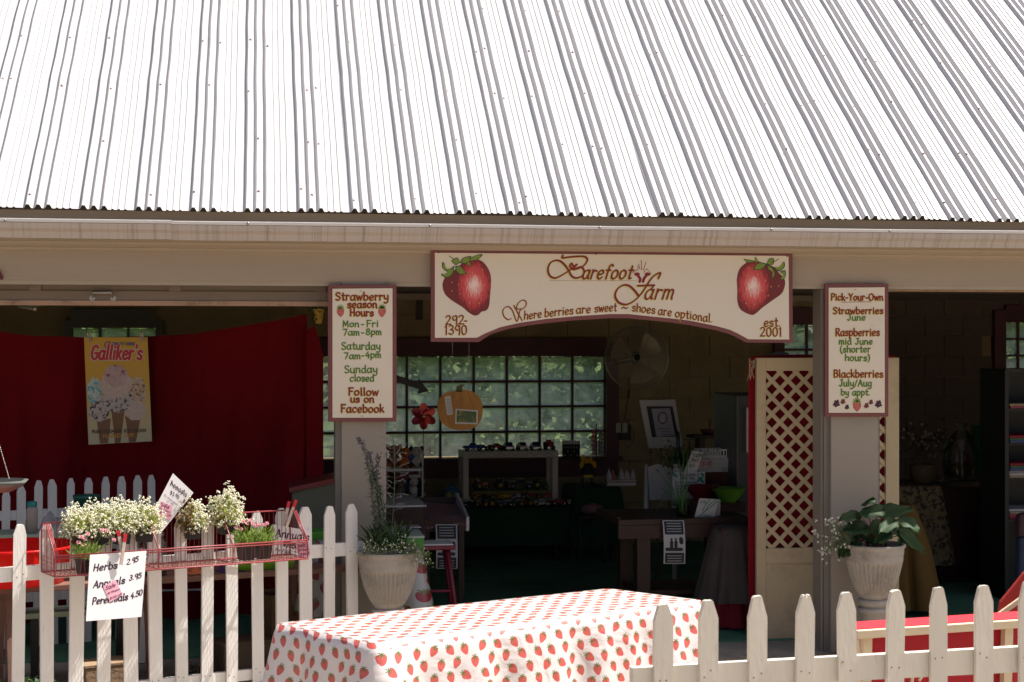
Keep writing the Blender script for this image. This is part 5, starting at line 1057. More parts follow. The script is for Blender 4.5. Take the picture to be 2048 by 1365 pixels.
strokes_mesh(st[0], 7.4, mk, LB*.003).build('lettering_outline', M('poster_white', (.7, .68, .65), .4), t); strokes_mesh(st[0], 5.2, mk, LB*.0035).build('lettering', M('poster_red', (.5, .02, .03), .4), t)
strokes_mesh(text2d('QUALITY CHEKD', 224, 270, 691, 3.4), 1.1, mk, LB*.003).build('lettering', M('poster_blue', (.03, .05, .3), .4), t)
strokes_mesh([catmull([Vector((215+6*math.cos(a*.785), 691+6.5*math.sin(a*.785))) for a in range(9)], 3), [Vector((218, 694)), Vector((223, 699))]], 1.5, mk, LB*.003).build('quality_mark', M('poster_blue', (.03, .05, .3), .4), t)
strokes_mesh([[Vector((212, 689)), Vector((215, 694)), Vector((220, 684))]], 1.6, mk, LB*.0036).build('check_mark', M('poster_red', (.5, .02, .03), .4), t)
ot = M('poster_text_brown', (.12, .07, .03), .4); og = M('poster_text_gold', (.6, .33, .05), .4)
strokes_mesh(text2d('PURE PREMIUM ICE CREAM', 184, 292, 866, 3.6, base_fn=lambda X: 867-(X-184)*.03), 1.6, mk, LB*.004).build('lettering', ot, t)
strokes_mesh(text2d('HAND DIP', 206, 268, 875, 4.2, base_fn=lambda X: 876-(X-206)*.03), 1.7, mk, LB*.004).build('lettering', og, t)
for px, lab in ((178, 'small wooden peg holding left corner of the yellow poster'), (283, 'small wooden peg holding right corner of the yellow poster')):
    p = onY(px, 684, yp-.012); mb = MB(); mb.beam(p, onY(px-3, 665, yp-.01), .008, .012, up=LB); mb.beam(onY(px+4, 684, yp-.012), onY(px+2, 665, yp-.01), .007, .012, up=LB); tag(mb.build('peg', pinw), lab, 'peg')
# ---------------------------------------------------------------- interior helpers
brownw = M('dark_stained_wood', (.042, .017, .011), .45, .35, 5, .25, 40, stretch=(1, 6, 6)); greyw = M('old_bench_wood', (.2, .1, .075), .5, .3, 5, .3, 40, stretch=(1, 6, 6))
greentop = M('pale_green_board', (.32, .4, .3), .5, .1, 4, .1); greencloth = M('green_felt_cloth', (.012, .05, .02), .95, .3, 6, .5, 150)
clearp = glass_mat('clear_jar_glass', lo=.05, hi=.25, scale=14); whitep = M('white_gloss_plastic', (.72, .7, .66), .35, .05, 5, .05)
def on(px, py, Y): return onY(px, py, Y)
def ybox(name, x0, y0, x1, y1, Y, dep, mat, parent=None, bevel=0, kind=None):
    """box whose front face lies on the plane y=Y and covers those photo pixels"""
    a, b = onY(x0, (y0+y1)/2, Y), onY(x1, (y0+y1)/2, Y); cx = (x0+x1)/2; zt, zb = ZY(cx, y0, Y), ZY(cx, y1, Y)
    m = MB(); m.box((a.x, Y, zb), (b.x, Y+dep, zt)); return m.build(name, mat, parent, bevel=bevel, kind=kind)
def table(name, label, x0, x1, ytop, Y, dep, mat, legm=None, th=.03, cat='table', H=None, frame=None, zf=.02, legs=True):
    zt = ZY((x0+x1)/2, ytop, Y) if H is None else H; a, b = XY(x0, Y), XY(x1, Y); t = T(name, label, cat, ((a+b)/2, Y+dep/2, zf))
    B('tabletop', (a, Y, zt-th), (b, Y+dep, zt), mat, t, .004)
    if legs:
        for lx in (a+.05, b-.05):
            for ly in (Y+.05, Y+dep-.05): B('leg', (lx-.02, ly-.02, zf), (lx+.02, ly+.02, zt-th-.001), legm or mat, t)
        B('apron', (a+.03, Y+.03, zt-th-.07), (b-.03, Y+.05, zt-th-.001), mat, t)
    return t, zt
def draped(name, label, x0, x1, ytop, Y, dep, drop, mat, cat='tablecloth', H=None, **k):
    zt = ZY((x0+x1)/2, ytop, Y) if H is None else H; a, b = XY(x0, Y), XY(x1, Y); return cloth(name, label, [(a, Y+dep, zt), (a, Y, zt), (b, Y, zt), (b, Y+dep, zt)], drop, mat, cat, **k), zt
def lathe_thing(name, label, cat, c, prof, mat, n=24, part='body'):
    t = T(name, label, cat, c); mb = MB(); mb.lathe(prof, c, n, cap=False); mb.build(part, mat, t); return t
# ---- bench along the left fence with its load
BF = Frame(onZ(0, 1178, .62), onZ(724, 1131, .62))
t = T('picnic_bench', 'long dark brown plank bench behind left fence holding tubs and jars', 'bench', BF.p(BF.len/2, -.17, .0))
for k in range(3):
    mb = MB(); z = .62; d = -.002-k*.125; mb.hexa([BF.p(-.6, d, z-.032), BF.p(BF.len, d, z-.032), BF.p(BF.len, d-.12, z-.032), BF.p(-.6, d-.12, z-.032)], [BF.p(-.6, d, z), BF.p(BF.len, d, z), BF.p(BF.len, d-.12, z), BF.p(-.6, d-.12, z)]); mb.build('plank', greyw, t, bevel=.004)
for s in (BF.s_of(20), BF.s_of(300), BF.s_of(620)):
    for d, q in ((-.06, .1), (-.3, -.1)): mb = MB(); mb.beam(BF.p(s, d+q, 0), BF.p(s, d, .585), .07, .035, up=BF.t); mb.build('leg', greyw, t)
tub = M('red_tub_plastic', (.72, .015, .012), .25, .08, 4, .05, trans=.3)
c = BF.p(BF.s_of(30, -.2), -.2, .622); r_ = .33
t = lathe_thing('washtub', 'big bright red plastic tub at far left behind the fence', 'tub', c, [(.001, 0), (r_*.78, 0), (r_*.8, .01), (r_*.95, .185), (r_, .19), (r_, .205), (r_*.965, .206), (r_*.77, .02), (.001, .018)], tub, 40)
def jar(label, px, hgt, d, r_):
    c = BF.p(BF.s_of(px, d), d, .622); t = T('glass_jar', label, 'jar', c, 'glass jars on the bench'); mb = MB(); mb.lathe([(.001, 0), (r_, .002), (r_, hgt*.75), (r_*.7, hgt*.88), (r_*.7, hgt*.93)], c, 20, cap=False); mb.build('glass', clearp, t)
    mb = MB(); mb.lathe([(.001, hgt), (r_*.78, hgt), (r_*.78, hgt*.92)], c, 20, cap=False); mb.build('lid', M('zinc_lid', (.5, .5, .48), .3, metallic=.9), t)
jar('clear glass jar just right of the hanging Herbs card', 312, .24, -.12, .06); jar('clear glass jar partly behind the Herbs card', 283, .22, -.2, .055)
def rag(name, label, px, w, h, mat, d=-.1, seed=0):
    rg = random.Random(seed); c = BF.p(BF.s_of(px, d), d, .622); mb = MB(); n = 14
    for i in range(n+1):
        for j in range(n+1):
            u, v = (i/n-.5), (j/n-.5); e = max(0, 1-(u*u+v*v)*4.2)
            z = e*h*(.7+.9*noise.noise(Vector((u*5+seed, v*5, 0))))+.003; mb.v.append(c+BF.t*u*w+BF.n*v*.14+UP*z)
    for i in range(n):
        for j in range(n): a = i*(n+1)+j; mb.face([a, a+1, a+n+2, a+n+1], 0, True)
    return tag(mb.build(name, mat), label, 'cloth')
rag('orange_cloth', 'crumpled rust orange cloth on bench behind the left fence', 393, .17, .055, M('rust_orange_cloth', (.45, .12, .05), .9, .2, 30, .4), seed=1)
rag('purple_cloth', 'dark purple crumpled cloth on bench beside lime green tray', 460, .15, .045, M('purple_cloth', (.06, .02, .1), .9, .2, 30, .4), seed=4)
c0, c1 = BF.s_of(475), BF.s_of(598); t = T('lime_tray', 'lime green plastic tray on the bench behind the fence', 'tray', BF.p((c0+c1)/2, -.15, .622))
mb = MB(); mb.hexa([BF.p(c0+.02, -.06, .623), BF.p(c1-.02, -.06, .623), BF.p(c1-.02, -.26, .623), BF.p(c0+.02, -.26, .623)], [BF.p(c0, -.04, .688), BF.p(c1, -.04, .688), BF.p(c1, -.28, .688), BF.p(c0, -.28, .688)]); mb.build('tray_body', M('lime_plastic', (.22, .5, .03), .35, .08, 4, .05, trans=.2), t)
# white folding table and its load, behind the bench
t, zt = table('work_table', 'pale green topped work table before the inner white fence', -120, 300, 1069, .25, .3, greentop, whitep, th=.025)
c = onY(64, 1066, .33); t = T('water_bottle', 'clear bottle with teal cap on the pale green table', 'bottle', (c.x, c.y, zt)); mb = MB(); mb.lathe([(.001, .001), (.033, .002), (.034, .14), (.022, .16)], (c.x, c.y, zt), 18, cap=False); mb.build('body', M('cloudy_plastic', (.6, .55, .5), .3, .1, 6, 0, trans=.5), t)
mb = MB(); mb.lathe([(.029, .155), (.03, .185), (.012, .19), (.001, .19)], (c.x, c.y, zt), 18, cap=False); mb.build('cap', M('teal_plastic', (.02, .22, .2), .4), t)
c = onY(105, 1066, .35); mb = MB(); rg = random.Random(3)
for i in range(13):
    for j in range(9):
        u, v = i/12-.5, j/8-.5; e = max(0, 1-(u*u+v*v)*4); mb.v.append(Vector((c.x+u*.19, c.y+v*.12, zt+.002+e*.13*(.7+noise.noise(Vector((u*9, v*9, 2)))*1.2))))
for i in range(12):
    for j in range(8): a = i*9+j; mb.face([a, a+9, a+10, a+1], 0)
tag(mb.build('plastic_bag', M('crumpled_clear_plastic', (.5, .5, .5), .2, .2, 20, .3, trans=.4)), 'crumpled clear plastic bag beside the teal capped bottle', 'bag')
c = onY(173, 1066, .42); t = T('teal_tub', 'teal plastic tub with lid behind the white alyssum', 'tub', (c.x, c.y, zt)); mb = MB(); z1 = ZY(173, 990, .42); mb.lathe([(.001, .001), (.06, .002), (.075, z1-zt-.02), (.08, z1-zt-.02), (.08, z1-zt), (.001, z1-zt)], (c.x, c.y, zt), 24, cap=False); mb.build('body', M('dark_teal_plastic', (.01, .1, .08), .4), t)
GF = Frame(onZ(0, 1232, .42), onZ(300, 1212, .42)); t = T('low_bench', 'low pale green bench under the plank bench at far left', 'bench', GF.p(.5, -.1, 0))
mb = MB(); mb.hexa([GF.p(-.5, 0, .39), GF.p(GF.len, 0, .39), GF.p(GF.len, -.22, .39), GF.p(-.5, -.22, .39)], [GF.p(-.5, 0, .42), GF.p(GF.len, 0, .42), GF.p(GF.len, -.22, .42), GF.p(-.5, -.22, .42)]); mb.build('seat', greentop, t)
for s in (.2, GF.len-.15): mb = MB(); mb.box((-.02, -.02, 0), (.02, .02, .389)); o = mb.build('leg', black, t, origin=(0, 0, 0)); o.location = GF.p(s, -.11, 0)-t.location
ch = T('plastic_chair', 'white plastic chair legs standing behind the left fence', 'chair', onZ(365, 1250, 0)); c = onZ(365, 1245, 0)
mb = MB(); mb.box((c.x-.2, c.y-.2, .43), (c.x+.2, c.y+.2, .45)); mb.build('seat', whitep, ch)
for dx, dy in ((-.17, -.17), (.17, -.17), (-.17, .17), (.17, .17)): mb = MB(); mb.tube([(c.x+dx*.85, c.y+dy, .429), (c.x+dx*1.15, c.y+dy*1.1, 0)], .016, 8); mb.build('leg', whitep, ch)
mb = MB(); mb.tube([(c.x-.18, c.y-.18, .25), (c.x+.18, c.y-.18, .25)], .008, 6); mb.build('stretcher', whitep, ch)
# plants and box at the foot of the left fence
for k, (px, py, w_, lab, g_) in enumerate([(20, 1368, 40, 'leafy green ground plant at bottom left corner behind fence', leafl), (62, 1372, 30, 'second leafy plant, by the corrugated box behind fence', leafg), (395, 1352, 26, 'small dark sprouting plant behind left fence pickets', leafg)]):
    rg = random.Random(60+k); c = LF.px(px, py, -.25); c.z = 0; t = T('leafy_plant', lab, 'plant', c); mb = MB()
    for i in range(150 if k < 2 else 60): p = c+Vector((rg.gauss(0, .07), rg.gauss(0, .06), rg.uniform(.02, .13 if k < 2 else .1))); mb.leaf(p, Vector((rg.uniform(-1, 1), rg.uniform(-1, .4), rg.uniform(-.2, .7))), UP, rg.uniform(.03, .06), rg.uniform(.02, .035))
    mb.build('foliage', g_, t, kind='stuff'); mb = MB()
    for i in range(8): mb.tube([c, c+Vector((rg.gauss(0, .05), rg.gauss(0, .05), .12))], .003, 4)
    mb.build('stems', stemm, t)
def loc_box(name, label, cat, px, py, w, d, h, mat, H=0, off=-.3, lid=None):
    c = LF.px(px, py, off); c.z = H; t = T(name, label, cat, c); mb = MB(); mb.hexa([c+LF.t*a*w/2+LF.n*b*d/2 for a, b in ((-1, -1), (1, -1), (1, 1), (-1, 1))], [c+LF.t*a*w/2+LF.n*b*d/2+UP*h for a, b in ((-1, -1), (1, -1), (1, 1), (-1, 1))]); mb.build('sides', mat, t, bevel=.006)
    mb = MB(); mb.hexa([c+LF.t*a*w/2*1.03+LF.n*b*d/2*1.03+UP*h for a, b in ((-1, -1), (1, -1), (1, 1), (-1, 1))], [c+LF.t*a*w/2*1.03+LF.n*b*d/2*1.03+UP*(h+.012) for a, b in ((-1, -1), (1, -1), (1, 1), (-1, 1))]); mb.build('rim', mat, t); return t
loc_box('terracotta_box', 'weathered tan planter box on ground behind the left fence', 'planter box', 205, 1340, .26, .2, .17, M('tan_clay', (.3, .2, .12), .85, .2, 8, .5), off=-.3)
loc_box('storage_crate', 'brown storage crate on ground under the bench behind fence', 'crate', 480, 1320, .3, .24, .2, M('brown_crate_wood', (.12, .08, .05), .8, .3, 8, .4), off=-.35)
loc_box('cardboard_box', 'brown cardboard box under right end of the plank bench', 'box', 575, 1290, .32, .25, .42, M('brown_cardboard', (.14, .09, .045), .85, .15, 8, .2), off=-.55)
# cabinet by the left post and strawberry cloth
zc = ZY(630, 972, .55); ca, cb = XY(585, .55), XY(690, .55); t = T('slant_desk', 'grey green desk with slanting red lid beside the left post', 'desk', ((ca+cb)/2, .7, .02))
mb = MB(); mb.hexa([(ca, .55, .02), (cb, .55, .02), (cb, .95, .02), (ca, .95, .02)], [(ca, .55, zc-.04), (cb, .55, zc+.03), (cb, .95, zc+.03), (ca, .95, zc-.04)]); mb.build('cabinet', M('grey_green_paint', (.14, .14, .1), .6, .1, 4, .2), t)
mb = MB(); mb.hexa([(ca-.02, .53, zc-.039), (cb, .53, zc+.031), (cb, .96, zc+.031), (ca-.02, .96, zc-.039)], [(ca-.02, .53, zc-.01), (cb, .53, zc+.06), (cb, .96, zc+.06), (ca-.02, .96, zc-.01)]); mb.build('lid', M('dull_red_paint', (.22, .04, .035), .4, .2, 6, .2), t)
bigberry = berry_cloth('large_strawberry_cloth', cw=.115, ch=.085, size=1.05, base=(.42, .42, .4), red=(.28, .015, .025), trans=.1)
draped('strawberry_cloth', 'large print strawberry cloth hanging on table behind the fence end', 612, 655, 1082, .15, .3, .45, bigberry, seed=4, fold=.012)
o = ybox('green_crate', 618, 1064, 662, 1081, .2, .2, M('lime_crate_plastic', (.1, .42, .04), .4), bevel=.004); tag(o, 'bright green shallow plastic crate on strawberry cloth behind fence', 'crate')
# hanging scale at far left
t = T('hanging_scale', 'grey metal hanging scale pan on chains at left edge', 'scale', W(12, 985, 8.7)); c = W(-2, 968, 8.7); mb = MB()
mb.lathe([(.001, -.045), (.06, -.04), (.115, -.015), (.15, .02), (.154, .02), (.118, -.018), (.06, -.045)], c, 32, cap=False); mb.build('pan', M('dark_galvanised', (.16, .17, .15), .45, .2, 8, .1, metallic=.0), t)
for a in (0.3, 2.4, 4.5):
    mb = MB(); e = c+Vector((.05*math.cos(a), .145*math.sin(a), .02)); top = W(-10, 860, 8.7); n = 26
    for k in range(n): p = e.lerp(top, k/n); q = e.lerp(top, (k+.8)/n); mb.tube([p, q], .0022 if k % 2 else .0032, 5)
    mb.build('chain', M('dull_steel', (.35, .33, .3), .4, metallic=.7), t)
p = W(-42, 800, 8.7); mb = MB(); mb.lathe([(.001, -.05), (.095, -.05), (.1, 0), (.095, .05), (.001, .05)], (p.x, p.y, p.z), 28, axis=Vector((-.05, -1, 0)), cap=False); mb.build('dial', M('pale_scale_enamel', (.5, .52, .48), .35), t)
mb = MB(); mb.tube([(p.x, p.y, p.z+.1), (p.x, p.y, 2.26)], .004, 6); mb.build('hook_rod', M('dull_steel', (.35, .33, .3), .4), t)
c = onY(637, 632, .9); t = T('hanging_pot', 'small mustard yellow pot with ivy hanging left of hours sign', 'plant pot', c); mb = MB(); mb.lathe([(.001, -.05), (.022, -.05), (.033, .035), (.036, .035), (.036, .045), (.03, .045)], c, 16, cap=False); mb.build('pot', M('mustard_glaze', (.38, .25, .05), .4), t)
mb = MB(); rg = random.Random(4)
for i in range(70): mb.leaf(c+Vector((rg.gauss(0, .04), rg.gauss(0, .03), .045+rg.gauss(-.01, .03))), (rg.uniform(-1, 1), rg.uniform(-1, 1), rg.uniform(-1, .5)), UP, .025, .015)
mb.build('foliage', leafg, t, kind='stuff')
mb = MB(); mb.tube([c+UP*.04, (c.x, c.y, 2.33)], .0015, 4); mb.build('cord', stemm, t)
# ---------------------------------------------------------------- centre bay: white shelf with toy trucks on the green table
YT = 4.35
tt, zt = table('toy_table', 'low table under the dark green cloth at the rear window', 895, 1160, 1019, YT, .7, brownw, th=.03)
for i, px in enumerate((925, 1112)): mb = MB(); p = onY(px, 1090, YT+.04); mb.lathe([(.02, .02), (.03, .06), (.018, .12), (.03, .2), (.02, .3)], (p.x, p.y, 0), 12); mb.build('turned_foot', brownw, tt)
draped('green_tablecloth', 'dark green felt cloth over the low toy table', 893, 1162, 1017, YT-.02, .74, .33, greencloth, seed=6, flare=.1)
zt = ZY(1027, 1017, YT-.02)+.006
sx0, sx1 = XY(925, YT+.12), XY(1117, YT+.12); st0 = ZY(1020, 903, YT+.12); ys = YT+.12
sh = T('display_shelf', 'white plastic two tier shelf holding toy trucks on green table', 'shelf', ((sx0+sx1)/2, ys+.16, zt)); shm = M('ivory_shelf_plastic', (.6, .55, .45), .45, .06, 5, .1)
for zz in (st0-.055, zt+.001):
    B('shelf_board', (sx0, ys, zz), (sx1, ys+.32, zz+.055), shm, sh, .004)
for x in (sx0+.001, sx1-.056):
    for y in (ys+.003, ys+.262): B('shelf_leg', (x, y, zt+.057), (x+.055, y+.055, st0-.056), shm, sh, .008)
mb = MB(); n = 9
for i in range(n): xa = sx0+.05+(sx1-sx0-.1)*i/n; xb = sx0+.05+(sx1-sx0-.1)*(i+1)/n; xm = (xa+xb)/2; mb.beam((xa, ys-.002, st0-.045), (xm, ys-.002, st0-.01), .004, .004, up=LB); mb.beam((xm, ys-.002, st0-.01), (xb, ys-.002, st0-.045), .004, .004, up=LB)
mb.build('zigzag_trim', M('shelf_rib_plastic', (.3, .26, .2), .5), sh)
# toy builders
tyre = M('toy_black_rubber', (.015, .015, .015), .6); winm = M('toy_dark_window', (.02, .025, .03), .1)
def toy_truck(label, c, col, ang, s=1.0, kind='pickup', group='toy vehicles on the rear table'):
    nmn = {'pickup': 'toy_pickup', 'tractor': 'toy_tractor', 'monster': 'toy_monster_truck'}[kind]
    t = T(nmn, label, 'toy '+('tractor' if kind == 'tractor' else 'truck'), (0, 0, 0), group); bm_ = M('toy_'+col[0], col[1], .25, .05, 5, 0, spec=.6); u = s
    def bx(nm, a, b, m, bev=.003): return B(nm, [v*u for v in a], [v*u for v in b], m, t, bev)
    def wh(x, y, z, r, w): mb = MB(); mb.lathe([(.001, -w/2), (r*.8, -w/2), (r, -w/3), (r, w/3), (r*.8, w/2), (.001, w/2)], (0, 0, 0), 12, axis=Vector((0, 1, 0)), cap=False); o = mb.build('wheel', tyre, t, origin=(0, 0, 0)); o.location = (x*u, y*u, z*u); o.scale = (u, u, u); mb = MB(); mb.lathe([(.001, -w*.52), (r*.5, -w*.52), (r*.5, w*.52), (.001, w*.52)], (0, 0, 0), 8, axis=Vector((0, 1, 0)), cap=False); h = mb.build('hub', M('toy_yellow', (.5, .32, .03), .4) if kind == 'tractor' else M('toy_chrome', (.5, .5, .5), .2, metallic=.9), o, origin=(0, 0, 0)); h.location = (0, 0, 0)
    if kind in ('pickup', 'monster'):
        wz, r = (.02, .02) if kind == 'pickup' else (.032, .032); z0 = wz+.002
        bx('chassis', (-.095, -.036, z0), (.095, .036, z0+.024), bm_); bx('bed', (-.094, -.035, z0+.0245), (-.03, .035, z0+.034), bm_)
        mb = MB(); z1 = z0+.0245; mb.hexa([(-.028*u, -.033*u, z1*u), (.045*u, -.033*u, z1*u), (.045*u, .033*u, z1*u), (-.028*u, .033*u, z1*u)], [(-.02*u, -.027*u, (z1+.027)*u), (.022*u, -.027*u, (z1+.027)*u), (.022*u, .027*u, (z1+.027)*u), (-.02*u, .027*u, (z1+.027)*u)]); mb.build('cab', bm_, t)
        mb = MB(); mb.hexa([(.0462*u, -.03*u, (z1+.003)*u), (.047*u, -.03*u, (z1+.003)*u), (.047*u, .03*u, (z1+.003)*u), (.0462*u, .03*u, (z1+.003)*u)], [(.024*u, -.024*u, (z1+.025)*u), (.0248*u, -.024*u, (z1+.025)*u), (.0248*u, .024*u, (z1+.025)*u), (.024*u, .024*u, (z1+.025)*u)]); mb.build('windscreen', winm, t)
        for y in (-.0335, .0335): bx('side_window', (-.016, y-.0008, z1+.006), (.026, y+.0008, z1+.02), winm, 0)
        bx('bumper', (.0955, -.034, z0), (.1, .034, z0+.01), M('toy_chrome', (.5, .5, .5), .2, metallic=.9), 0)
        for x in (-.058, .06):
            for y in (-.036, .036): wh(x, y, wz, r, .018 if kind == 'pickup' else .026)
    else:
        bx('bonnet', (.0, -.016, .03), (.075, .016, .062), bm_); bx('cab', (-.035, -.022, .035), (-.001, .022, .09), bm_); bx('cab_window', (-.03, -.0225, .058), (-.006, .0225, .083), winm, 0)
        mb = MB(); mb.tube([(.05*u, 0, .06*u), (.05*u, 0, .085*u)], .003*u, 6); mb.build('exhaust', tyre, t)
        for y in (-.034, .034): wh(-.02, y, .036, .036, .022); wh(.058, y, .02, .02, .014)
    t.location = c; t.rotation_euler = (0, 0, ang); return t
BL = ('blue', (.02, .09, .4)); RD = ('red', (.4, .02, .03)); BK = ('black', (.02, .02, .02)); GR = ('green', (.02, .12, .03)); YE = ('yellow', (.6, .38, .02)); WH = ('white', (.6, .58, .52)); OR = ('orange', (.6, .2, .02)); DB = ('navy', (.02, .03, .12))
SHL = 'toy vehicles on the white shelf top'
for px, col, a, k, s, lab in ((947, BL, 2.9, 'pickup', .95, 'blue toy pickup at left end of the white shelf top'), (966, BK, -.3, 'monster', .6, 'small black toy truck between blue and dark red ones on shelf top'), (992, RD, .2, 'monster', .75, 'dark red toy monster truck on the white shelf top'),
    (1017, BL, -1.6, 'pickup', 1.0, 'blue toy pickup facing front in the middle of shelf top'), (1044, WH, -1.55, 'pickup', 1.0, 'cream toy pickup facing front between two blue ones'), (1071, BL, -1.6, 'pickup', 1.0, 'blue toy pickup facing front, right of the cream one'), (1098, RD, -1.5, 'tractor', 1.0, 'red toy tractor at right end of the white shelf top')):
    p = onY(px, 900, ys+.12); toy_truck(lab, (p.x, ys+.12, st0+.001), col, a, s, k, SHL)
# slatted crate on the lower shelf
cx0, cx1 = XY(946, ys+.1), XY(1097, ys+.1); cz = ZY(1020, 980, ys+.1); cb_ = zt+.057; t = T('slatted_crate', 'low slatted wooden crate on lower tier of white shelf', 'crate', ((cx0+cx1)/2, ys+.15, cb_)); crm = M('raw_crate_wood', (.28, .18, .07), .7, .2, 6, .2)
B('lid', (cx0, ys+.1, cz-.012), (cx1, ys+.22, cz), M('green_turf_top', (.03, .09, .03), .9, .4, 30, .5), t); B('base_rail', (cx0, ys+.1, cb_), (cx1, ys+.11, cb_+.015), crm, t); B('top_rail', (cx0, ys+.098, cz-.03), (cx1, ys+.11, cz-.013), crm, t)
n = 17
sl_ = MB(); sl_.box((-.008, 0, 0), (.008, .01, cz-.031-cb_-.016)); me = None
for i in range(n):
    x = cx0+.01+(cx1-cx0-.02)*i/(n-1)
    if me is None: o = sl_.build('slat', crm, t, origin=(0, 0, 0)); me = o.data
    else: o = bpy.data.objects.new('slat', me); COL.objects.link(o); o.parent = t
    o.location = Vector((x, ys+.1, cb_+.0155))-t.location
for px, col, a, k, s, lab in ((959, RD, .3, 'tractor', 1.0, 'red toy tractor leftmost on the slatted crate'), (1003, BK, .2, 'tractor', 1.1, 'black toy tractor second on the slatted crate'), (1040, BK, .05, 'pickup', 1.25, 'long black toy pickup on the slatted crate'), (1077, GR, .1, 'tractor', 1.05, 'green toy tractor rightmost on the slatted crate')):
    p = onY(px, 978, ys+.16); toy_truck(lab, (p.x, ys+.16, cz+.001), col, a, s, k, 'toy vehicles on the slatted crate')
fr_ = [(950, YE, 'tractor', .6, 'tiny yellow toy tractor left on the lower shelf ledge'), (968, BK, 'pickup', .6, 'tiny black toy pickup on left of lower shelf ledge'), (1012, YE, 'pickup', .75, 'yellow toy loader truck on the lower shelf ledge'), (1035, DB, 'pickup', .7, 'navy toy pickup right of the yellow loader truck'), (1056, RD, 'tractor', .7, 'red toy tractor right of middle on lower shelf ledge'), (1080, GR, 'tractor', .6, 'little green toy tractor near right of lower shelf ledge'), (1097, RD, 'pickup', .65, 'dark red toy pickup at right end of lower shelf ledge')]
for px, col, k, s, lab in fr_: p = onY(px, 1000, ys+.045); toy_truck(lab, (p.x, ys+.045, zt+.057), col, .1+.2*math.sin(px), s, k)
row = [(918, OR, 'monster', .8, 'orange toy truck at left end of the green table edge'), (938, BK, 'pickup', .75, 'black toy pickup second from left along green table edge'), (955, RD, 'tractor', .7, 'dark red toy tractor third along the green table edge'), (973, BK, 'tractor', .85, 'black toy tractor fourth along the green table edge'), (990, GR, 'tractor', 1.0, 'large green toy tractor fifth along the green table edge'), (1010, DB, 'pickup', .8, 'navy toy pickup sixth along the green table edge'),
       (1028, BK, 'monster', .7, 'black toy monster truck seventh along the green table edge'), (1046, RD, 'tractor', .75, 'red toy tractor eighth along the green table edge'), (1062, GR, 'tractor', .95, 'large green toy tractor ninth along the green table edge'), (1082, WH, 'pickup', .75, 'whitish toy pickup tenth along the green table edge'), (1101, BK, 'tractor', .75, 'black toy tractor eleventh along the green table edge'), (1118, RD, 'monster', .8, 'red toy truck in light near right end of green table'), (1138, BK, 'pickup', .8, 'black toy pickup at right end of the green table edge')]
for px, col, k, s, lab in row: p = onY(px, 1016, YT+.05); toy_truck(lab, (p.x, YT+.05, zt), col, .3*math.sin(px*1.7), s, k)
# backpack left of shelf
c = onY(905, 1015, YT+.32); t = T('blue_backpack', 'blue child backpack with yellow round patches left of white shelf', 'backpack', (c.x, YT+.32, zt)); mb = MB(); z1 = ZY(905, 975, YT+.3); h = z1-zt
pts = [(-.08, 0), (.08, 0), (.085, h*.5), (.07, h*.85), (.03, h), (-.03, h), (-.07, h*.85), (-.085, h*.5)]; mb.prism([(c.x+x, YT+.3, zt+z) for x, z in pts], (0, .09, 0)); mb.build('bag', M('backpack_blue', (.02, .12, .25), .6, .2, 8, .2), t, bevel=.015)
for x in (-.035, .035): mb = MB(); mb.lathe([(.001, .012), (.025, .008), (.03, 0)], (c.x+x, YT+.3, zt+h*.55), 16, axis=Vector((0, -1, 0)), cap=False); mb.build('patch', M('dull_yellow_patch', (.45, .38, .05), .6), t)
mb = MB(); mb.tube(catmull([(c.x-.03, YT+.33, z1), (c.x, YT+.33, z1+.03), (c.x+.03, YT+.33, z1)], 4), .006, 6); mb.build('handle', M('backpack_blue', (.02, .12, .25), .6), t)
# pumpkin board hanging in the centre
YP = 1.5; t = T('pumpkin_board', 'flat wooden orange pumpkin board hanging before the rear window', 'pumpkin sign', onY(920, 862, YP)); pum = M('pumpkin_orange_paint', (.42, .2, .035), .55, .3, 6, .15, 30, stretch=(3, 1, .7), dirt=(.24, .09, .02), dscale=5)
pts = catmull([Vector(v) for v in [(917, 782), (935, 781), (955, 790), (965, 812), (963, 838), (950, 855), (925, 861), (900, 857), (882, 843), (875, 820), (880, 797), (895, 785), (917, 782)]], 4)[:-1]
mb = MB(); mb.prism([onY(p.x, p.y, YP) for p in pts], (0, .018, 0)); mb.build('pumpkin_panel', pum, t)
mb = MB(); mb.prism([onY(x, y, YP) for x, y in ((912, 784), (925, 784), (924, 775), (930, 770), (922, 769), (914, 773))], (0, .018, 0)); mb.build('stem', M('pumpkin_stem_paint', (.1, .1, .04), .6), t)
strokes_mesh([catmull([Vector((900, 788)), Vector((893, 820)), Vector((902, 853))], 5), catmull([Vector((936, 785)), Vector((947, 820)), Vector((938, 856))], 5)], 1.0, plain(YP), LB*.001).build('painted_grooves', M('groove_brown', (.2, .08, .02), .6), t)
def paper_on(label, quad, Y, mat, lines=(), img=None):
    t_ = T('paper_note', label, 'paper', onY((quad[2][0]+quad[3][0])/2, quad[2][1], Y)); mb = MB(); mb.prism([onY(x, y, Y) for x, y in quad], (0, .0015, 0)); mb.build('sheet', mat, t_)
    for (x0, x1, y, xh, w_, m_, txt) in lines: strokes_mesh(text2d(txt, x0, x1, y, xh), w_, plain(Y), LB*.001).build('lettering', m_, t_)
    return t_
dpaper = M('pale_paper', (.6, .58, .55), .6, .05, 5, 0); gink = M('grey_print_ink', (.1, .1, .1), .6)
paper_on('narrow printed paper on upper left of the pumpkin board', [(889, 794), (901, 792), (906, 829), (894, 831)], YP-.004, dpaper, [])
for y_ in (799, 803, 807, 812, 816, 820, 825): strokes_mesh([[Vector((892+(y_-799)*.13, y_)), Vector((900+(y_-799)*.13, y_-.3))]], .8, plain(YP), LB*.006).build('text_line', gink, bpy.data.objects['paper_note'])
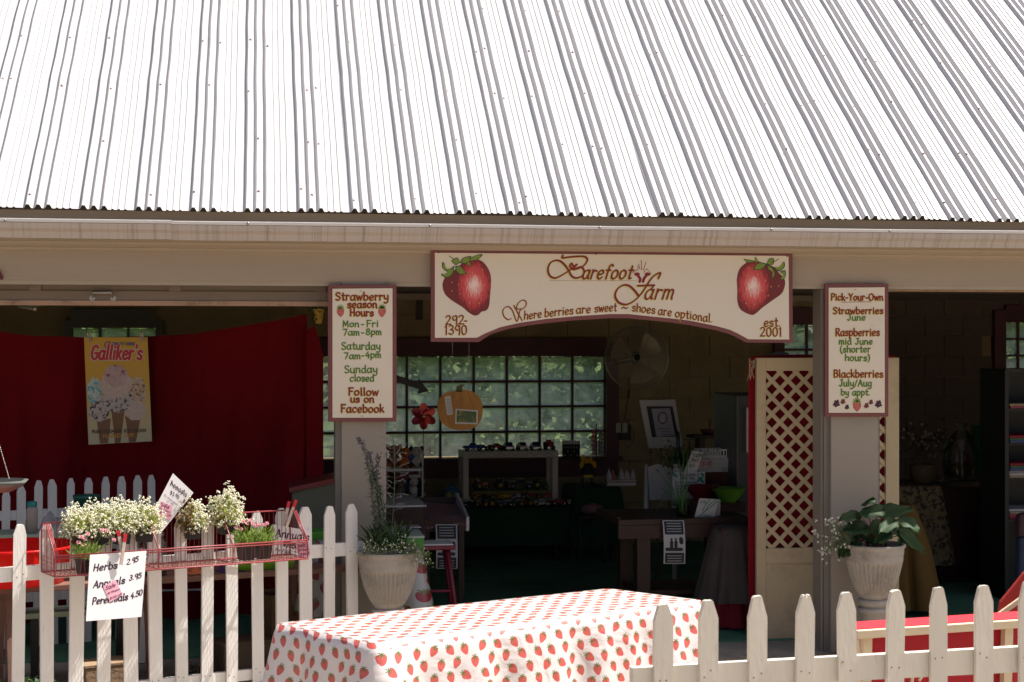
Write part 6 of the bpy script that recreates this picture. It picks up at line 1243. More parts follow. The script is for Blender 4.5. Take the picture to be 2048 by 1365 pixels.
t_ = paper_on('landscape photo print on lower right of the pumpkin board', [(911, 818), (956, 821), (955, 849), (910, 848)], YP-.004, dpaper)
mb = MB(); mb.poly([onY(x, y, YP-.0052) for x, y in ((914, 821), (953, 824), (952, 846), (913, 845))]); mb.build('picture', M('field_photo_print', (.05, .11, .03), .3, .4, 25, 0, dirt=(.4, .25, .05), dscale=25, dlo=.55, dhi=.62), t_)
mb = MB(); mb.tube([onY(905, 784, YP+.01), onY(905, 560, YP+.01)], .0012, 4); mb.tube([onY(938, 783, YP+.01), onY(938, 560, YP+.01)], .0012, 4); mb.build('hanging_wire', M('dull_steel', (.35, .33, .3), .4), t)
# black arrow
t = T('arrow_sign', 'black wooden arrow pointing down right beside hours sign', 'arrow sign', onY(820, 787, 1.2)); mb = MB(); mb.prism([onY(x, y, 1.2) for x, y in ((770, 744), (836, 764), (838, 758), (858, 783), (835, 788), (838, 779), (770, 758))], (0, .015, 0)); mb.build('arrow', M('matt_black_board', (.012, .011, .01), .7), t)
# red pinwheel flower
YF = 1.3; t = T('flower_pinwheel', 'shiny red six petal pinwheel flower on stick before window', 'pinwheel', onY(848, 1010, YF)); fm = M('red_foil', (.18, .008, .01), .2, .3, 20, 0, metallic=.5); fc = onY(847, 833, YF)
for k in range(6):
    a = math.radians(90+60*k); d = Vector((math.cos(a), 0, math.sin(a))); n_p = Vector((-d.z, 0, d.x)); mb = MB(); u = 14*10.8/F
    rim_ = [fc+d*(u*(1+.95*math.cos(q)))+n_p*(u*.62*math.sin(q))+LB*(.006+.008*math.sin(q)) for q in [i*.524 for i in range(12)]]; cc = fc+d*u+LB*.0; b = len(mb.v); mb.v += rim_+[cc]
    for i in range(12): mb.face([b+i, b+(i+1) % 12, b+12], 0, True)
    mb.build('petal', fm, t)
mb = MB(); mb.ball(fc+LB*.012, .011, 8, 6); mb.build('centre', M('brass_bead', (.4, .28, .1), .3, metallic=.6), t)
mb = MB(); mb.tube([fc+Vector((0, .006, 0)), (fc.x+.005, fc.y, .7)], .0025, 5); mb.build('stick', black, t)
# wall fan
FC = onY(1273, 716, 4.6); t = T('wall_fan', 'large round wire cage wall fan high right of rear window', 'fan', FC+UP*-.25); fr0 = .285; fm = M('fan_cage_steel', (.26, .25, .2), .4, .2, 10, 0, metallic=.6); ax = Vector((-.18, -1, .05)).normalized(); qm = ax.to_track_quat('Z', 'Y').to_matrix()
def fp(r, a, d): return FC+qm @ Vector((r*math.cos(a), r*math.sin(a), d))
def ringt(mb, r, d, rad, n=44): 
    pts = [fp(r, 6.2832*k/n, d) for k in range(n+1)]; mb.tube(pts, rad, 4, cap=False)
mb = MB()
for k in range(24): rr_ = .04+(fr0-.05)*k/23; ringt(mb, rr_, .045*(1-(rr_/fr0)**3)+.03, .002)
mb.build('cage_rings', fm, t, kind='stuff')
for rr_, d, rad, nm_ in ((fr0, .03, .006, 'rim_ring'), (fr0, -.06, .005, 'rear_ring'), (.035, .078, .005, 'hub_ring')): mb = MB(); ringt(mb, rr_, d, rad); mb.build(nm_, fm, t)
mb = MB()
for k in range(8): a = k*.785+.2; mb.tube([fp(.03, a, .08), fp(.17, a, .07), fp(fr0, a, .03), fp(fr0, a, -.06), fp(.05, a, -.09)], .0028, 4)
mb.build('cage_spokes', fm, t)
bl = M('fan_blade_tan', (.5, .4, .27), .4, .1, 5, 0, metallic=.3)
for a0 in (2.7, 4.95, .75):
    mb = MB(); g_ = []
    for i in range(5):
        r = .05+.19*i/4; hw = .4+.12*math.sin(i/4*2.4)
        g_.append([fp(r, a0+hw*f, .01+f*.03*(1 if i else .5)) for f in (-1, 0, 1)])
    b = len(mb.v)
    for g in g_: mb.v += g
    for i in range(4):
        for j in range(2): mb.face([b+i*3+j, b+i*3+j+1, b+i*3+j+4, b+i*3+j+3], 0, True)
    mb.build('blade', bl, t)
mb = MB(); mb.lathe([(.001, -.13), (.06, -.12), (.06, -.02), (.03, .02), (.001, .025)], FC, 16, axis=ax, cap=False); mb.build('motor', black, t)
mb = MB(); mb.beam(fp(0, 0, -.12), (FC.x+.02, YW-.001, FC.z-.05), .04, .04); mb.build('wall_arm', black, t)
# outlet box with cords
t = T('outlet_box', 'double electrical outlet box with cords right of rear window', 'outlet', onY(1246, 882, YW-.06)); o = ybox('box', 1240, 850, 1262, 880, YW-.06, .058, M('black_box_metal', (.02, .015, .012), .5), t)
for x0 in (1232, 1245): ybox('socket', x0, 846, x0+10, 866, YW-.068, .007, M('ivory_socket', (.42, .38, .28), .4), t)
mb = MB(); mb.tube(catmull([onY(1258, 778, YW-.1), onY(1254, 810, YW-.08), onY(1250, 835, YW-.09), onY(1243, 850, YW-.08)], 6), .004, 5); mb.build('cord', black, t)
mb = MB(); mb.tube(catmull([onY(1258, 852, YW-.08), onY(1268, 865, YW-.07), onY(1266, 885, YW-.06), onY(1252, 898, YW-.06)], 6), .003, 5); mb.build('cord', black, t)
# green side table with jars and cone tray
t, zg = table('corner_table', 'table under green cloth in corner right of toy shelf', 1152, 1240, 978, 4.3, .5, brownw)
draped('green_tablecloth', 'dark green cloth over corner table right of toy table', 1150, 1242, 977, 4.28, .54, .5, greencloth, seed=8, flare=.04); zg = ZY(1196, 977, 4.28)+.006
def tpos(px, Y): p = onY(px, HZ, Y); return Vector((p.x, Y, zg))
c = tpos(1174, 4.4); t = T('flower_vase', 'dark hat topped jar holding yellow tulips on green corner table', 'vase', c); mb = MB(); mb.lathe([(.001, .0), (.05, .002), (.052, .11), (.045, .125)], c, 20, cap=False); mb.build('jar', clearp, t)
mb = MB(); mb.lathe([(.075, .125), (.07, .14), (.055, .19), (.03, .215), (.001, .22)], c, 20, cap=False); mb.build('hat', black, t); o = B('label_band', (c.x-.04, c.y-.0545, .085+zg), (c.x+.04, c.y-.053, .105+zg), M('yellow_tape', (.5, .42, .02), .5), t)
mb = MB(); st_ = MB(); rg = random.Random(5)
for px, py in ((1166, 918), (1173, 924), (1181, 922), (1188, 930), (1178, 938), (1164, 930)):
    e = onY(px, py, 4.38); st_.tube([c+UP*.2, e], .003, 5); mb.ball(e, (.022, .022, .036), 7, 5)
st_.build('stems', leafg, t); mb.build('tulips', M('tulip_yellow', (.85, .5, .01), .5, .1, 9, 0, trans=.2), t)
c = tpos(1203, 4.4); t = T('plastic_tub', 'clear shallow plastic tub beside the cone tray', 'tub', c); mb = MB(); mb.lathe([(.001, 0), (.05, .001), (.06, .045), (.063, .048)], c, 20, cap=False); mb.build('tub_body', clearp, t)
x0, x1 = XY(1213, 4.4), XY(1272, 4.4); t = T('cone_tray', 'white rack of pink and white paper cones on corner table', 'tray', ((x0+x1)/2, 4.45, zg)); B('rack', (x0, 4.4, zg+.001), (x1, 4.52, zg+.03), whitep, t, .003); B('rack_rail', (x0, 4.4, zg+.04), (x1, 4.408, zg+.05), whitep, t); B('rack_fill', (x0+.01, 4.412, zg+.031), (x1-.01, 4.5, zg+.055), M('orange_berry_fill', (.4, .15, .05), .6, .4, 40, .5), t)
for i, (px, h, m_) in enumerate([(1218, .1, 'w'), (1227, .09, 'p'), (1243, .105, 'w'), (1249, .1, 'p'), (1254, .085, 'w'), (1262, .1, 'p'), (1266, .09, 'w')]):
    p = onY(px, HZ, 4.45); mb = MB(); mb.lathe([(.028, 0), (.02, h*.5), (.001, h)], (p.x, 4.45+.02*(i % 2), zg+.056), 10, cap=False); mb.build('paper_cone', M('white_paper_cone', (.62, .58, .58), .6) if m_ == 'w' else M('pink_paper_cone', (.4, .16, .18), .6), t)
c = onY(1185, 1030, 4.1); t = T('fruit_pack', 'plastic bag of pink items on a low stool before corner table', 'bag', (c.x, 4.1, c.z)); mb = MB(); mb.ball((c.x, 4.12, c.z+.05), (.1, .06, .05), 12, 8); mb.build('bag_body', M('pinkish_mesh_bag', (.22, .12, .12), .4, .5, 40, .4), t); B('seat', (c.x-.13, 4.03, c.z-.03), (c.x+.13, 4.25, c.z-.001), black, t)
for dx in (-.11, .11): B('leg', (c.x+dx-.012, 4.1, .02), (c.x+dx+.012, 4.13, c.z-.031), black, t)
# chalkboard and necklace stand on the sill
t = T('tip_board', 'small black chart board with white top on window sill', 'board', onY(1143, 917, YW-.12)); ybox('board', 1125, 888, 1160, 918, YW-.14, .012, M('matt_black_board', (.012, .011, .01), .7), t); ybox('header', 1125, 882, 1160, 889, YW-.142, .014, dpaper, t)
for i in range(5):
    for j in range(3):
        if (i+j) % 2 == 0 or j == 0: p = onY(1130+i*6, 895+j*8, YW-.142); dm_ = MB(); dm_.box((p.x-.006, YW-.143, p.z-.008), (p.x+.006, YW-.1415, p.z+.008)); dm_.build('chart_mark', M('faint_green_marks', (.3, .35, .2), .6), t)
t = T('necklace_stand', 'wire stand hung with coloured bead necklaces at window right end', 'stand', onY(1193, 918, YW-.15)); mb = MB(); a = onY(1193, 848, YW-.15); b_ = onY(1193, 918, YW-.15); mb.tube([b_, a], .005, 6)
for dx in (-12, 12): mb.tube([onY(1193, 860, YW-.15), onY(1193+dx, 852, YW-.15)], .003, 5); mb.tube([onY(1193, 884, YW-.15), onY(1193+dx, 876, YW-.15)], .003, 5)
mb.lathe([(.001, 0), (.05, 0), (.05, .006), (.001, .008)], b_, 14, cap=False); mb.build('stand_frame', black, t)
for px, cc in ((1186, ('bead_orange', (.6, .15, .02))), (1191, ('bead_magenta', (.4, .03, .2))), (1199, ('bead_green', (.05, .3, .1))), (1204, ('bead_pink', (.6, .1, .2)))):
    mb = MB(); 
    for k in range(12): p = onY(px+(-1 if k % 2 else 1), 862+k*4.2, YW-.16); mb.ball(p, .012, 6, 4)
    mb.build('necklace', M(cc[0], cc[1], .3), t)
# plush toys shelf behind the left post
t = T('wire_rack', 'white wire rack of plush toys behind the left post', 'rack', onY(812, 1000, 3.0)); zr = {}
for y in (938, 996):
    o = ybox('rack_shelf', 770, y, 846, y+5, 3.0, .25, whitep, t); zr[y] = ZY(808, y, 3.0)
for px in (773, 845):
    for dy in (0, .24): a = onY(px, 905, 3.0+.0); mb = MB(); mb.tube([(a.x, 3.0+dy, a.z), (a.x, 3.0+dy, .05)], .007, 6); mb.build('rack_post', whitep, t)
ybox('back_panel', 772, 945, 842, 994, 3.24, .008, M('dark_red_panel', (.1, .02, .02), .7), t)
def plush(label, px, Y, zb, s, col, ear, group='plush toys on the wire rack'):
    p = onY(px, HZ, Y); c = Vector((p.x, Y, zb)); t = T('plush_toy', label, 'plush toy', c, group); m_ = M('plush_'+col[0], col[1], .95, .25, 20, .6, 120); e_ = M('plush_'+ear[0], ear[1], .95, .25, 20, .6, 120)
    mb = MB(); mb.ball(c+Vector((0, 0, .045*s)), (.042*s, .036*s, .046*s), 12, 8); mb.build('body', m_, t); mb = MB(); mb.ball(c+Vector((0, -.02*s, .11*s)), (.038*s, .036*s, .036*s), 12, 8); h = mb.build('head', m_, t)
    for dx in (-1, 1):
        mb = MB(); mb.ball(c+Vector((dx*.036*s, -.01*s, .13*s)), (.016*s, .01*s, .02*s), 8, 6); mb.build('ear', e_, h)
        mb = MB(); mb.ball(c+Vector((dx*.035*s, -.035*s, .02*s)), (.017*s, .03*s, .017*s), 8, 6); mb.build('paw', e_, t)
        mb = MB(); mb.ball(c+Vector((dx*.014*s, -.054*s, .118*s)), .005*s, 6, 4); mb.build('eye', tyre, h)
    mb = MB(); mb.ball(c+Vector((0, -.056*s, .1*s)), (.014*s, .012*s, .011*s), 8, 6); mb.build('muzzle', m_, h)
LBn = ('light_brown', (.3, .15, .07)); CW = ('cream', (.6, .55, .45)); BKp = ('black', (.02, .018, .015)); ORp = ('orange', (.5, .16, .03)); BU = ('blue', (.05, .1, .35))
z1 = zr[938]
for lab, px, s, c_, e_ in (('light brown plush lion leftmost on top of the wire rack', 788, 1.25, LBn, ORp), ('orange plush toy with black ears second on wire rack', 810, 1.1, ORp, BKp), ('cream plush dog with black ears right on top of wire rack', 833, 1.15, CW, BKp), ('small blue plush toy between orange and cream plush', 822, .8, BU, ORp)): plush(lab, px, 3.1, z1, s, c_, e_)
z1 = zr[996]
for lab, px, s, c_, e_ in (('white plush toy with black ears on lower wire rack shelf', 828, 1.0, CW, BKp), ('black plush toy at right on lower wire rack shelf', 838, .9, BKp, CW), ('grey brown plush toy at left on lower wire rack shelf', 800, .9, ('taupe', (.2, .15, .1)), CW)): plush(lab, px, 3.1, z1, s, c_, e_)
t = T('childrens_book', 'red and blue picture book standing on lower rack shelf', 'book', onY(803, 985, 3.2)); ybox('cover', 788, 950, 818, 985, 3.2, .015, M('book_blue', (.03, .15, .22), .4), t); ybox('title_panel', 788, 950, 818, 962, 3.198, .0018, M('book_red', (.3, .03, .03), .4), t)
ybox('white_frame', 818, 950, 841, 994, 3.22, .01, dpaper).name = 'picture_card'; tag(bpy.data.objects['picture_card'], 'pale card standing behind lower plush toys on the rack', 'card')
# crate tables with cards, receding behind the post
def crate(label, x0, x1, ytop, Y, dep, mat, top=None, hh=.35):
    zt_ = ZY((x0+x1)/2, ytop, Y); a, b = XY(x0, Y), XY(x1, Y); t = T('wooden_crate', label, 'crate', ((a+b)/2, Y+dep/2, zt_-hh)); B('front_panel', (a, Y, zt_-hh), (b, Y+.015, zt_-.012), mat, t); B('side_panel', (b-.015, Y+.016, zt_-hh), (b, Y+dep, zt_-.012), mat, t); B('side_panel', (a, Y+.016, zt_-hh), (a+.015, Y+dep, zt_-.012), mat, t); B('top_panel', (a-.003, Y-.003, zt_-.011), (b+.003, Y+dep, zt_), top or mat, t); return zt_
limeb = M('lime_green_paint', (.07, .3, .05), .4, .12, 5, .1); whitet = M('white_panel', (.6, .6, .6), .3, .05, 5, .05)
crate('green topped stand nearest the left urn, holding papers', 690, 848, 1074, .55, .55, limeb, M('lit_green_top', (.5, .58, .5), .35, .08, 4, 0), .5)  # green top coloured almost white to show it brightly lit
crate('brown wooden crate with light painted pale on its top, behind the green stand', 700, 852, 1012, 1.5, .5, brownw, whitet, .5)  # white top imitates window light on the wooden crate
crate('low wooden crate farther back behind plush toy rack stand', 700, 838, 1000, 2.3, .4, brownw, whitet, .4)  # top coloured white here too, in place of window light
zq = ZY(770, 1074, .55)
for k, (px, dy, r_, m_) in enumerate([(765, .12, .2, 'lilac_leaflet'), (795, .3, -.15, 'white_leaflet'), (812, .42, .1, 'lilac_leaflet'), (782, .22, .4, 'white_leaflet')]):
    p = onY(px, HZ, .55+dy); mb = MB(); mb.box((-.09, -.06, 0), (.09, .06, .004)); o = mb.build('leaflet_stack', M(m_, (.6, .5, .6) if 'lilac' in m_ else (.65, .65, .65), .3, .25, 25, 0), origin=(0, 0, 0)); o.location = (p.x, .55+dy, zq+.001+.005*k); o.rotation_euler = (0, 0, r_); tag(o, ['lilac leaflets at left front of the green stand', 'white leaflets overlapping in middle of the green stand', 'lilac leaflets toward the back right of green stand', 'white leaflets behind the lilac ones at left of green stand'][k], 'leaflets')
draped('strawberry_cloth', 'large strawberry print cloth hanging down beside left urn', 740, 842, 1100, .35, .35, .5, bigberry, seed=7, flare=.12, fold=.012)
# shallow gingham lined box with sign and poster
t = T('fabric_lined_box', 'shallow wooden box lined with dark red gingham beside green stand', 'box', onY(890, 1045, 1.9)); z0 = ZY(890, 1040, 1.7); xa, xb = XY(846, 1.7), XY(932, 1.7)
B('base', (xa, 1.7, z0-.04), (xb, 2.3, z0-.02), brownw, t); B('front_board', (xa, 1.68, z0-.08), (xb, 1.699, z0+.0), brownw, t); B('back_board', (xa, 2.301, z0-.04), (xb, 2.32, z0+.1), brownw, t)
mb = MB(); mb.hexa([(xb, 1.68, z0-.08), (xb+.02, 1.68, z0-.08), (xb+.02, 2.3, z0-.08), (xb, 2.3, z0-.08)], [(xb, 1.68, z0+.02), (xb+.02, 1.68, z0+.02), (xb+.02, 2.3, z0+.13), (xb, 2.3, z0+.13)]); mb.build('side_board', whitet, t)
mb = MB(); g_ = []
for i in range(21):
    for j in range(9): x = xa+(xb-xa)*i/20; y = 1.66+.6*j/8; mb.v.append(Vector((x, y if j else 1.655, z0+.004+.02*noise.noise(Vector((x*9, y*9, 0)))-(.05 if j == 0 else 0)+(.06*(j/8)**2))))
for i in range(20):
    for j in range(8): a = i*9+j; mb.face([a, a+9, a+10, a+1], 0, True)
gm = bpy.data.materials.new('gingham_red'); gm.use_nodes = True; N = gm.node_tree.nodes; ck = N.new('ShaderNodeTexChecker'); ck.inputs['Scale'].default_value = 70; ck.inputs['Color1'].default_value = (.25, .03, .05, 1); ck.inputs['Color2'].default_value = (.4, .33, .33, 1); tc = N.new('ShaderNodeTexCoord'); gm.node_tree.links.new(tc.outputs['Object'], ck.inputs[0]); gm.node_tree.links.new(ck.outputs[0], N['Principled BSDF'].inputs[0])
mb.build('gingham_lining', gm, t)
for dx in (xa+.03, xb-.03): B('leg', (dx-.02, 1.72, .02), (dx+.02, 1.76, z0-.081), brownw, t)
def black_poster(label, x0, y0, x1, y1, Y, bend=1):
    t_ = T('event_poster', label, 'poster', onY((x0+x1)/2, y1, Y)); 
    def P(u, v): p = onY(x0+(x1-x0)*u, y0+(y1-y0)*v, Y); return p+Vector((0, .03*bend*(1-v)**3-.012*math.sin(v*3), 0))
    def patch(nm, u0, v0, u1, v1, mt, lift, nv=8):
        mb = MB()
        for j in range(nv+1): v = v0+(v1-v0)*j/nv; mb.v += [P(u0, v)+LB*lift, P(u1, v)+LB*lift]
        for j in range(nv): mb.face([2*j, 2*j+1, 2*j+3, 2*j+2], 0, True)
        return mb.build(nm, mt, t_)
    patch('sheet', 0, 0, 1, 1, M('poster_white_paper', (.5, .5, .5), .5), 0); bk_ = M('poster_black_print', (.02, .02, .02), .5); patch('black_block', .06, .02, .94, .32, bk_, .0012); patch('black_block', .06, .74, .94, .98, bk_, .0012)
    wi = M('poster_grey_print', (.35, .35, .35), .5); 
    for v in (.06, .12, .18, .24, .8, .86, .92): patch('text_line', .16, v, .84, v+.022, wi, .0022, 1)
    def mp(px, py): return P((px-x0)/(x1-x0), (py-y0)/(y1-y0))
    for cx in (.36, .56):
        X = x0+(x1-x0)*cx; Yp = y0+(y1-y0)*.42; strokes_mesh([[Vector((X, Yp)), Vector((X, Yp+1))]], 4, mp, LB*.002).build('figure_head', bk_, t_); strokes_mesh([[Vector((X, Yp+6)), Vector((X, Yp+16))]], 6.5, mp, LB*.002).build('figure_body', bk_, t_)
    strokes_mesh([[Vector((x0+(x1-x0)*.8, y0+(y1-y0)*.42)), Vector((x0+(x1-x0)*.82, y0+(y1-y0)*.5))]], 8, mp, LB*.002).build('balloon_shape', bk_, t_)
    strokes_mesh(text2d('FARM', x0+6, x1-8, y0+(y1-y0)*.66, 5), 2, mp, LB*.002).build('lettering', wi, t_) if 0 else strokes_mesh([[Vector((x0+6, y0+(y1-y0)*.66)), Vector((x1-8, y0+(y1-y0)*.66))]], 7, mp, LB*.002).build('title_block', bk_, t_)
black_poster('black and white event poster hanging under the gingham box', 872, 1050, 915, 1138, 1.62); black_poster('black and white event poster hanging from the brown cart edge', 1327, 1042, 1370, 1128, 1.05)
# red stool
SY = .95; zs = ZY(870, 1086, SY); c = onY(868, HZ, SY); c.z = zs; t = T('wooden_stool', 'dark red wooden stool with light painted white on its seat, right of left urn', 'stool', (c.x, SY, .02)); rp_ = M('dark_red_gloss', (.2, .02, .04), .35, .2, 6, .1)
B('seat', (c.x-.13, SY-.12, zs-.035), (c.x+.13, SY+.14, zs-.005), rp_, t, .008); B('lit_seat_top', (c.x-.115, SY-.105, zs-.0049), (c.x+.115, SY+.125, zs+.003), M('white_light_on_seat', (.75, .73, .74), .3), t)  # white slab on the seat stands in for the light falling on it
for dx, dy in ((-1, -1), (1, -1), (-1, 1), (1, 1)): mb = MB(); mb.tube([(c.x+dx*.08, SY+dy*.08, zs-.036), (c.x+dx*.15, SY+dy*.14, .02)], [.018, .014], 8); mb.build('leg', rp_, t)
mb = MB(); mb.tube([(c.x-.115, SY-.11, .32), (c.x+.115, SY-.11, .32)], .01, 6); mb.build('stretcher', rp_, t)
# ---------------------------------------------------------------- right half of the centre bay: cart table and its goods
YB2 = 1.1; zc = ZY(1360, 1038, YB2); t = T('cart_table', 'heavy dark brown wooden cart table at right of centre bay', 'table', (XY(1360, YB2), YB2+.35, .02))
xa, xb = XY(1237, YB2), XY(1500, YB2)
for k in range(5): B('plank', (xa, YB2+.002+k*.14, zc-.04), (xb, YB2+.002+k*.14+.136, zc), brownw, t, .003)
B('front_apron', (xa, YB2, zc-.13), (xb, YB2+.03, zc-.041), brownw, t); B('end_lip', (xa, YB2+.04, zc+.001), (xa+.03, YB2+.69, zc+.012), brownw, t)
for x, y in ((XY(1290, YB2), .08), (xb-.1, .08), (XY(1290, YB2), .6), (xb-.1, .6)): B('leg', (x-.045, YB2+y-.045, .02), (x+.045, YB2+y+.045, zc-.131), M('mid_brown_leg', (.045, .022, .013), .5, .25, 6, .2), t)
B('under_shelf', (xa+.15, YB2+.12, .2), (xb-.05, YB2+.6, .23), brownw, t)
def cpos(px, dy): p = onY(px, HZ, YB2+dy); return Vector((p.x, YB2+dy, zc+.001))
c = cpos(1366, .12); t = T('onion_vase', 'glass vase holding tall green onions on the cart table', 'vase', c); mb = MB(); mb.lathe([(.001, 0), (.045, .001), (.05, .11), (.052, .115)], c, 20, cap=False); mb.build('glass', clearp, t)
og_ = M('green_onion_leaf', (.04, .13, .04), .4, .2, 6, 0); rg = random.Random(9)
for i, e in enumerate([(1308, 935), (1322, 925), (1330, 960), (1345, 945), (1358, 915), (1368, 890), (1376, 900), (1306, 1040), (1352, 975), (1364, 930), (1384, 960), (1338, 985), (1318, 975)]):
    tip = onY(e[0], e[1], YB2+.1+rg.uniform(-.1, .1)); s = c+Vector((rg.uniform(-.025, .025), rg.uniform(-.025, .025), .01)); m1 = s.lerp(tip, .55)+UP*(.05 if e[1] < 1000 else .18); mb = MB(); mb.tube(catmull([s, s.lerp(m1, .5)+UP*.02, m1, tip], 5), [.0065-.0055*k/15 for k in range(16)], 6); mb.build('onion', og_, t)
wink = M('green_ink', (.02, .22, .16), .6)
def ycard(name, label, quad, Y, lines=(), mat=None, extra=None, cat='sign card', lean=0):
    t_ = T(name, label, cat, onY((quad[2][0]+quad[3][0])/2, max(q[1] for q in quad), Y)); mb = MB(); mb.prism([onY(x, y, Y) for x, y in quad], (0, .003, 0)); mb.build('sheet', mat or M('grey_white_card', (.5, .5, .48), .5, .06, 5, 0), t_)
    for txt, x0, x1, y, xh, w_, m_ in lines: strokes_mesh(text2d(txt, x0, x1, y, xh, slant=.12), w_, plain(Y), LB*.001, nib=.6).build('lettering', m_, t_)
    if extra: strokes_mesh(extra[0], extra[1], plain(Y), LB*.0012).build('drawing', extra[2], t_)
    return t_
V2 = lambda x, y: Vector((x, y))
t = ycard('onion_card', 'white folded card with green onion drawing on cart table', [(1399, 997), (1438, 999), (1424, 1051), (1386, 1046)], YB2+.09, [('$1.00', 1400, 1412, 1007, 3, .9, wink), ('Spicy', 1408, 1422, 1036, 4, 1.0, wink), ('Onions', 1402, 1420, 1047, 3.5, .9, wink)], extra=([[V2(1393, 1038), V2(1408, 1025), V2(1418, 1010), V2(1434, 999)], [V2(1406, 1026), V2(1424, 1012), V2(1436, 1003)], [V2(1405, 1022), V2(1412, 1008), V2(1420, 999)]], 1.6, wink))
mb = MB(); a, b_, c_, d_ = onY(1438, 999, YB2+.09), onY(1440, 1050, YB2+.22), onY(1424, 1051, YB2+.09), onY(1441, 1000, YB2+.1); mb.poly([a, c_, b_, d_]); mb.build('folded_flap', M('grey_white_card', (.5, .5, .48), .5), t)
bowl_ = [(.001, 0), (.05, .0), (.055, .008), (.1, .06), (.125, .1), (.13, .102), (.12, .1), (.09, .05), (.001, .012)]
for lab, px, y0_, dy, m_, s in (('dark red mixing bowl behind the onion card', 1403, 972, .52, M('dark_red_bowl', (.16, .01, .02), .3), 1.0), ('lime green mixing bowl at right of the cart table', 1457, 977, .42, M('lime_bowl', (.12, .3, .03), .3), 1.0)):
    p = cpos(px, dy); h = ZY(px, y0_, YB2+dy)-zc-.1; stand = B('bowl_riser', (p.x-.1, p.y-.08, zc+.001), (p.x+.1, p.y+.1, zc+max(.02, h)), brownw); tag(stand, 'wooden riser block under the '+('red' if 'red' in lab else 'lime')+' bowl', 'riser'); lathe_thing('mixing_bowl', lab, 'bowl', Vector((p.x, p.y, zc+max(.02, h)+.001)), [(r*s, z*s) for r, z in bowl_], m_, 28, 'bowl_shell')
YS2 = YB2+.66
t = ycard('mint_tea_recipe', 'white recipe card for Mint Tea with green leaves standing on cart', [(1346, 946), (1410, 944), (1411, 1000), (1343, 1001)], YS2, [('To Make a Gallon of', 1351, 1398, 952, 3, 1.1, gink), ('Mint Tea', 1360, 1388, 959, 4, 1.5, gink), ('Boil half of the water', 1350, 1395, 967, 2.4, .8, gink), ('Turn it warm', 1352, 1386, 973, 2.4, .8, gink), ('Steep ten minutes', 1350, 1398, 979, 2.4, .8, gink), ('Stir and chill', 1352, 1390, 986, 2.4, .8, gink), ('HOT', 1368, 1380, 997, 3.5, 1.1, gink)],
          extra=([[V2(1347, 948), V2(1353, 954)], [V2(1396, 962), V2(1404, 956)], [V2(1398, 956), V2(1406, 964)], [V2(1403, 948), V2(1407, 952)]], 4.5, wink))
t = ycard('fresh_mint_card', 'tilted white Fresh Mint card stuck in the mint', [(1385, 902), (1407, 905), (1392, 949), (1368, 944)], YS2+.02, [('Fresh', 1385, 1401, 914, 5, 1.3, gink), ('Mint', 1382, 1397, 924, 5, 1.3, gink), ('$1.15', 1378, 1389, 935, 4, 1.0, gink)])
t = ycard('price_board', 'white board with ringed red dollar price behind the recipe card', [(1397, 918), (1464, 916), (1462, 944), (1395, 945)], YS2+.06, [('$1.00', 1405, 1421, 932, 5, 1.3, M('red_ink', (.4, .03, .04), .6)), ('RED', 1444, 1460, 944, 5, 1.0, gink)], extra=([catmull([V2(1402+11+11.5*math.cos(k*.785), 928+9*math.sin(k*.785)) for k in range(9)], 3)], 1.3, M('red_ink', (.4, .03, .04), .6)))
p = cpos(1430, .8); t = T('berry_basket', 'white plastic basket with square holes behind the price board', 'basket', Vector((p.x, YB2+.8, ZY(1430, 916, YB2+.8)))); x0, x1 = XY(1400, YB2+.75), XY(1466, YB2+.75); zb, zt_ = ZY(1430, 917, YB2+.75), ZY(1430, 899, YB2+.75)
B('rim_rail', (x0, YB2+.75, zt_-.012), (x1, YB2+.76, zt_), whitep, t); B('base_rail', (x0, YB2+.75, zb), (x1, YB2+.76, zb+.02), whitep, t)
for i in range(12): x = x0+(x1-x0-.008)*i/11; B('basket_rib', (x, YB2+.751, zb+.02), (x+.008, YB2+.759, zt_-.012), whitep, t)
B('basket_back', (x0, YB2+.9, zb), (x1, YB2+.905, zt_), whitep, t); 
B('stand_block', (x0-.02, YB2+.745, zc-.04), (x1+.03, YB2+.93, zb-.001), M('red_brown_box', (.12, .03, .02), .6), t)
# mint bunch
c = cpos(1365, .72); t = T('mint_bunch', 'bushy bunch of fresh green mint behind the recipe card', 'herb bunch', c); mb = MB(); rg = random.Random(14)
for i in range(420): q = onY(rg.gauss(1360, 22), rg.gauss(915, 14), YB2+.78+rg.uniform(-.1, .1)); mb.leaf(q, (rg.uniform(-1, 1), rg.uniform(-1, .5), rg.uniform(-.3, 1)), UP, rg.uniform(.02, .035), .018)
mb.build('foliage', M('mint_leaf', (.035, .09, .02), .6, .3, 9, 0, trans=.2), t, kind='stuff'); mb = MB()
for i in range(14): mb.tube([c, onY(rg.gauss(1360, 18), 915, YB2+.78)], .002, 4)
mb.build('stems', leafg, t); mb = MB(); mb.lathe([(.001, 0), (.05, 0), (.06, .09)], c, 16, cap=False); mb.build('glass', clearp, t)
c = cpos(1356, .85); t = T('wine_bottle', 'dark green bottle with cream label before the white easel board', 'bottle', c); k = (ZY(1356, 862, YB2+.85)-zc); mb = MB(); mb.lathe([(.001, 0), (.036, 0), (.037, k*.6), (.014, k*.8), (.014, k*.97), (.001, k)], c, 18, cap=False); mb.build('body', M('dark_green_glass', (.01, .03, .01), .1), t); mb = MB(); mb.lathe([(.0375, k*.35), (.0375, k*.56)], c, 18, cap=False); mb.build('label_band', dpaper, t)
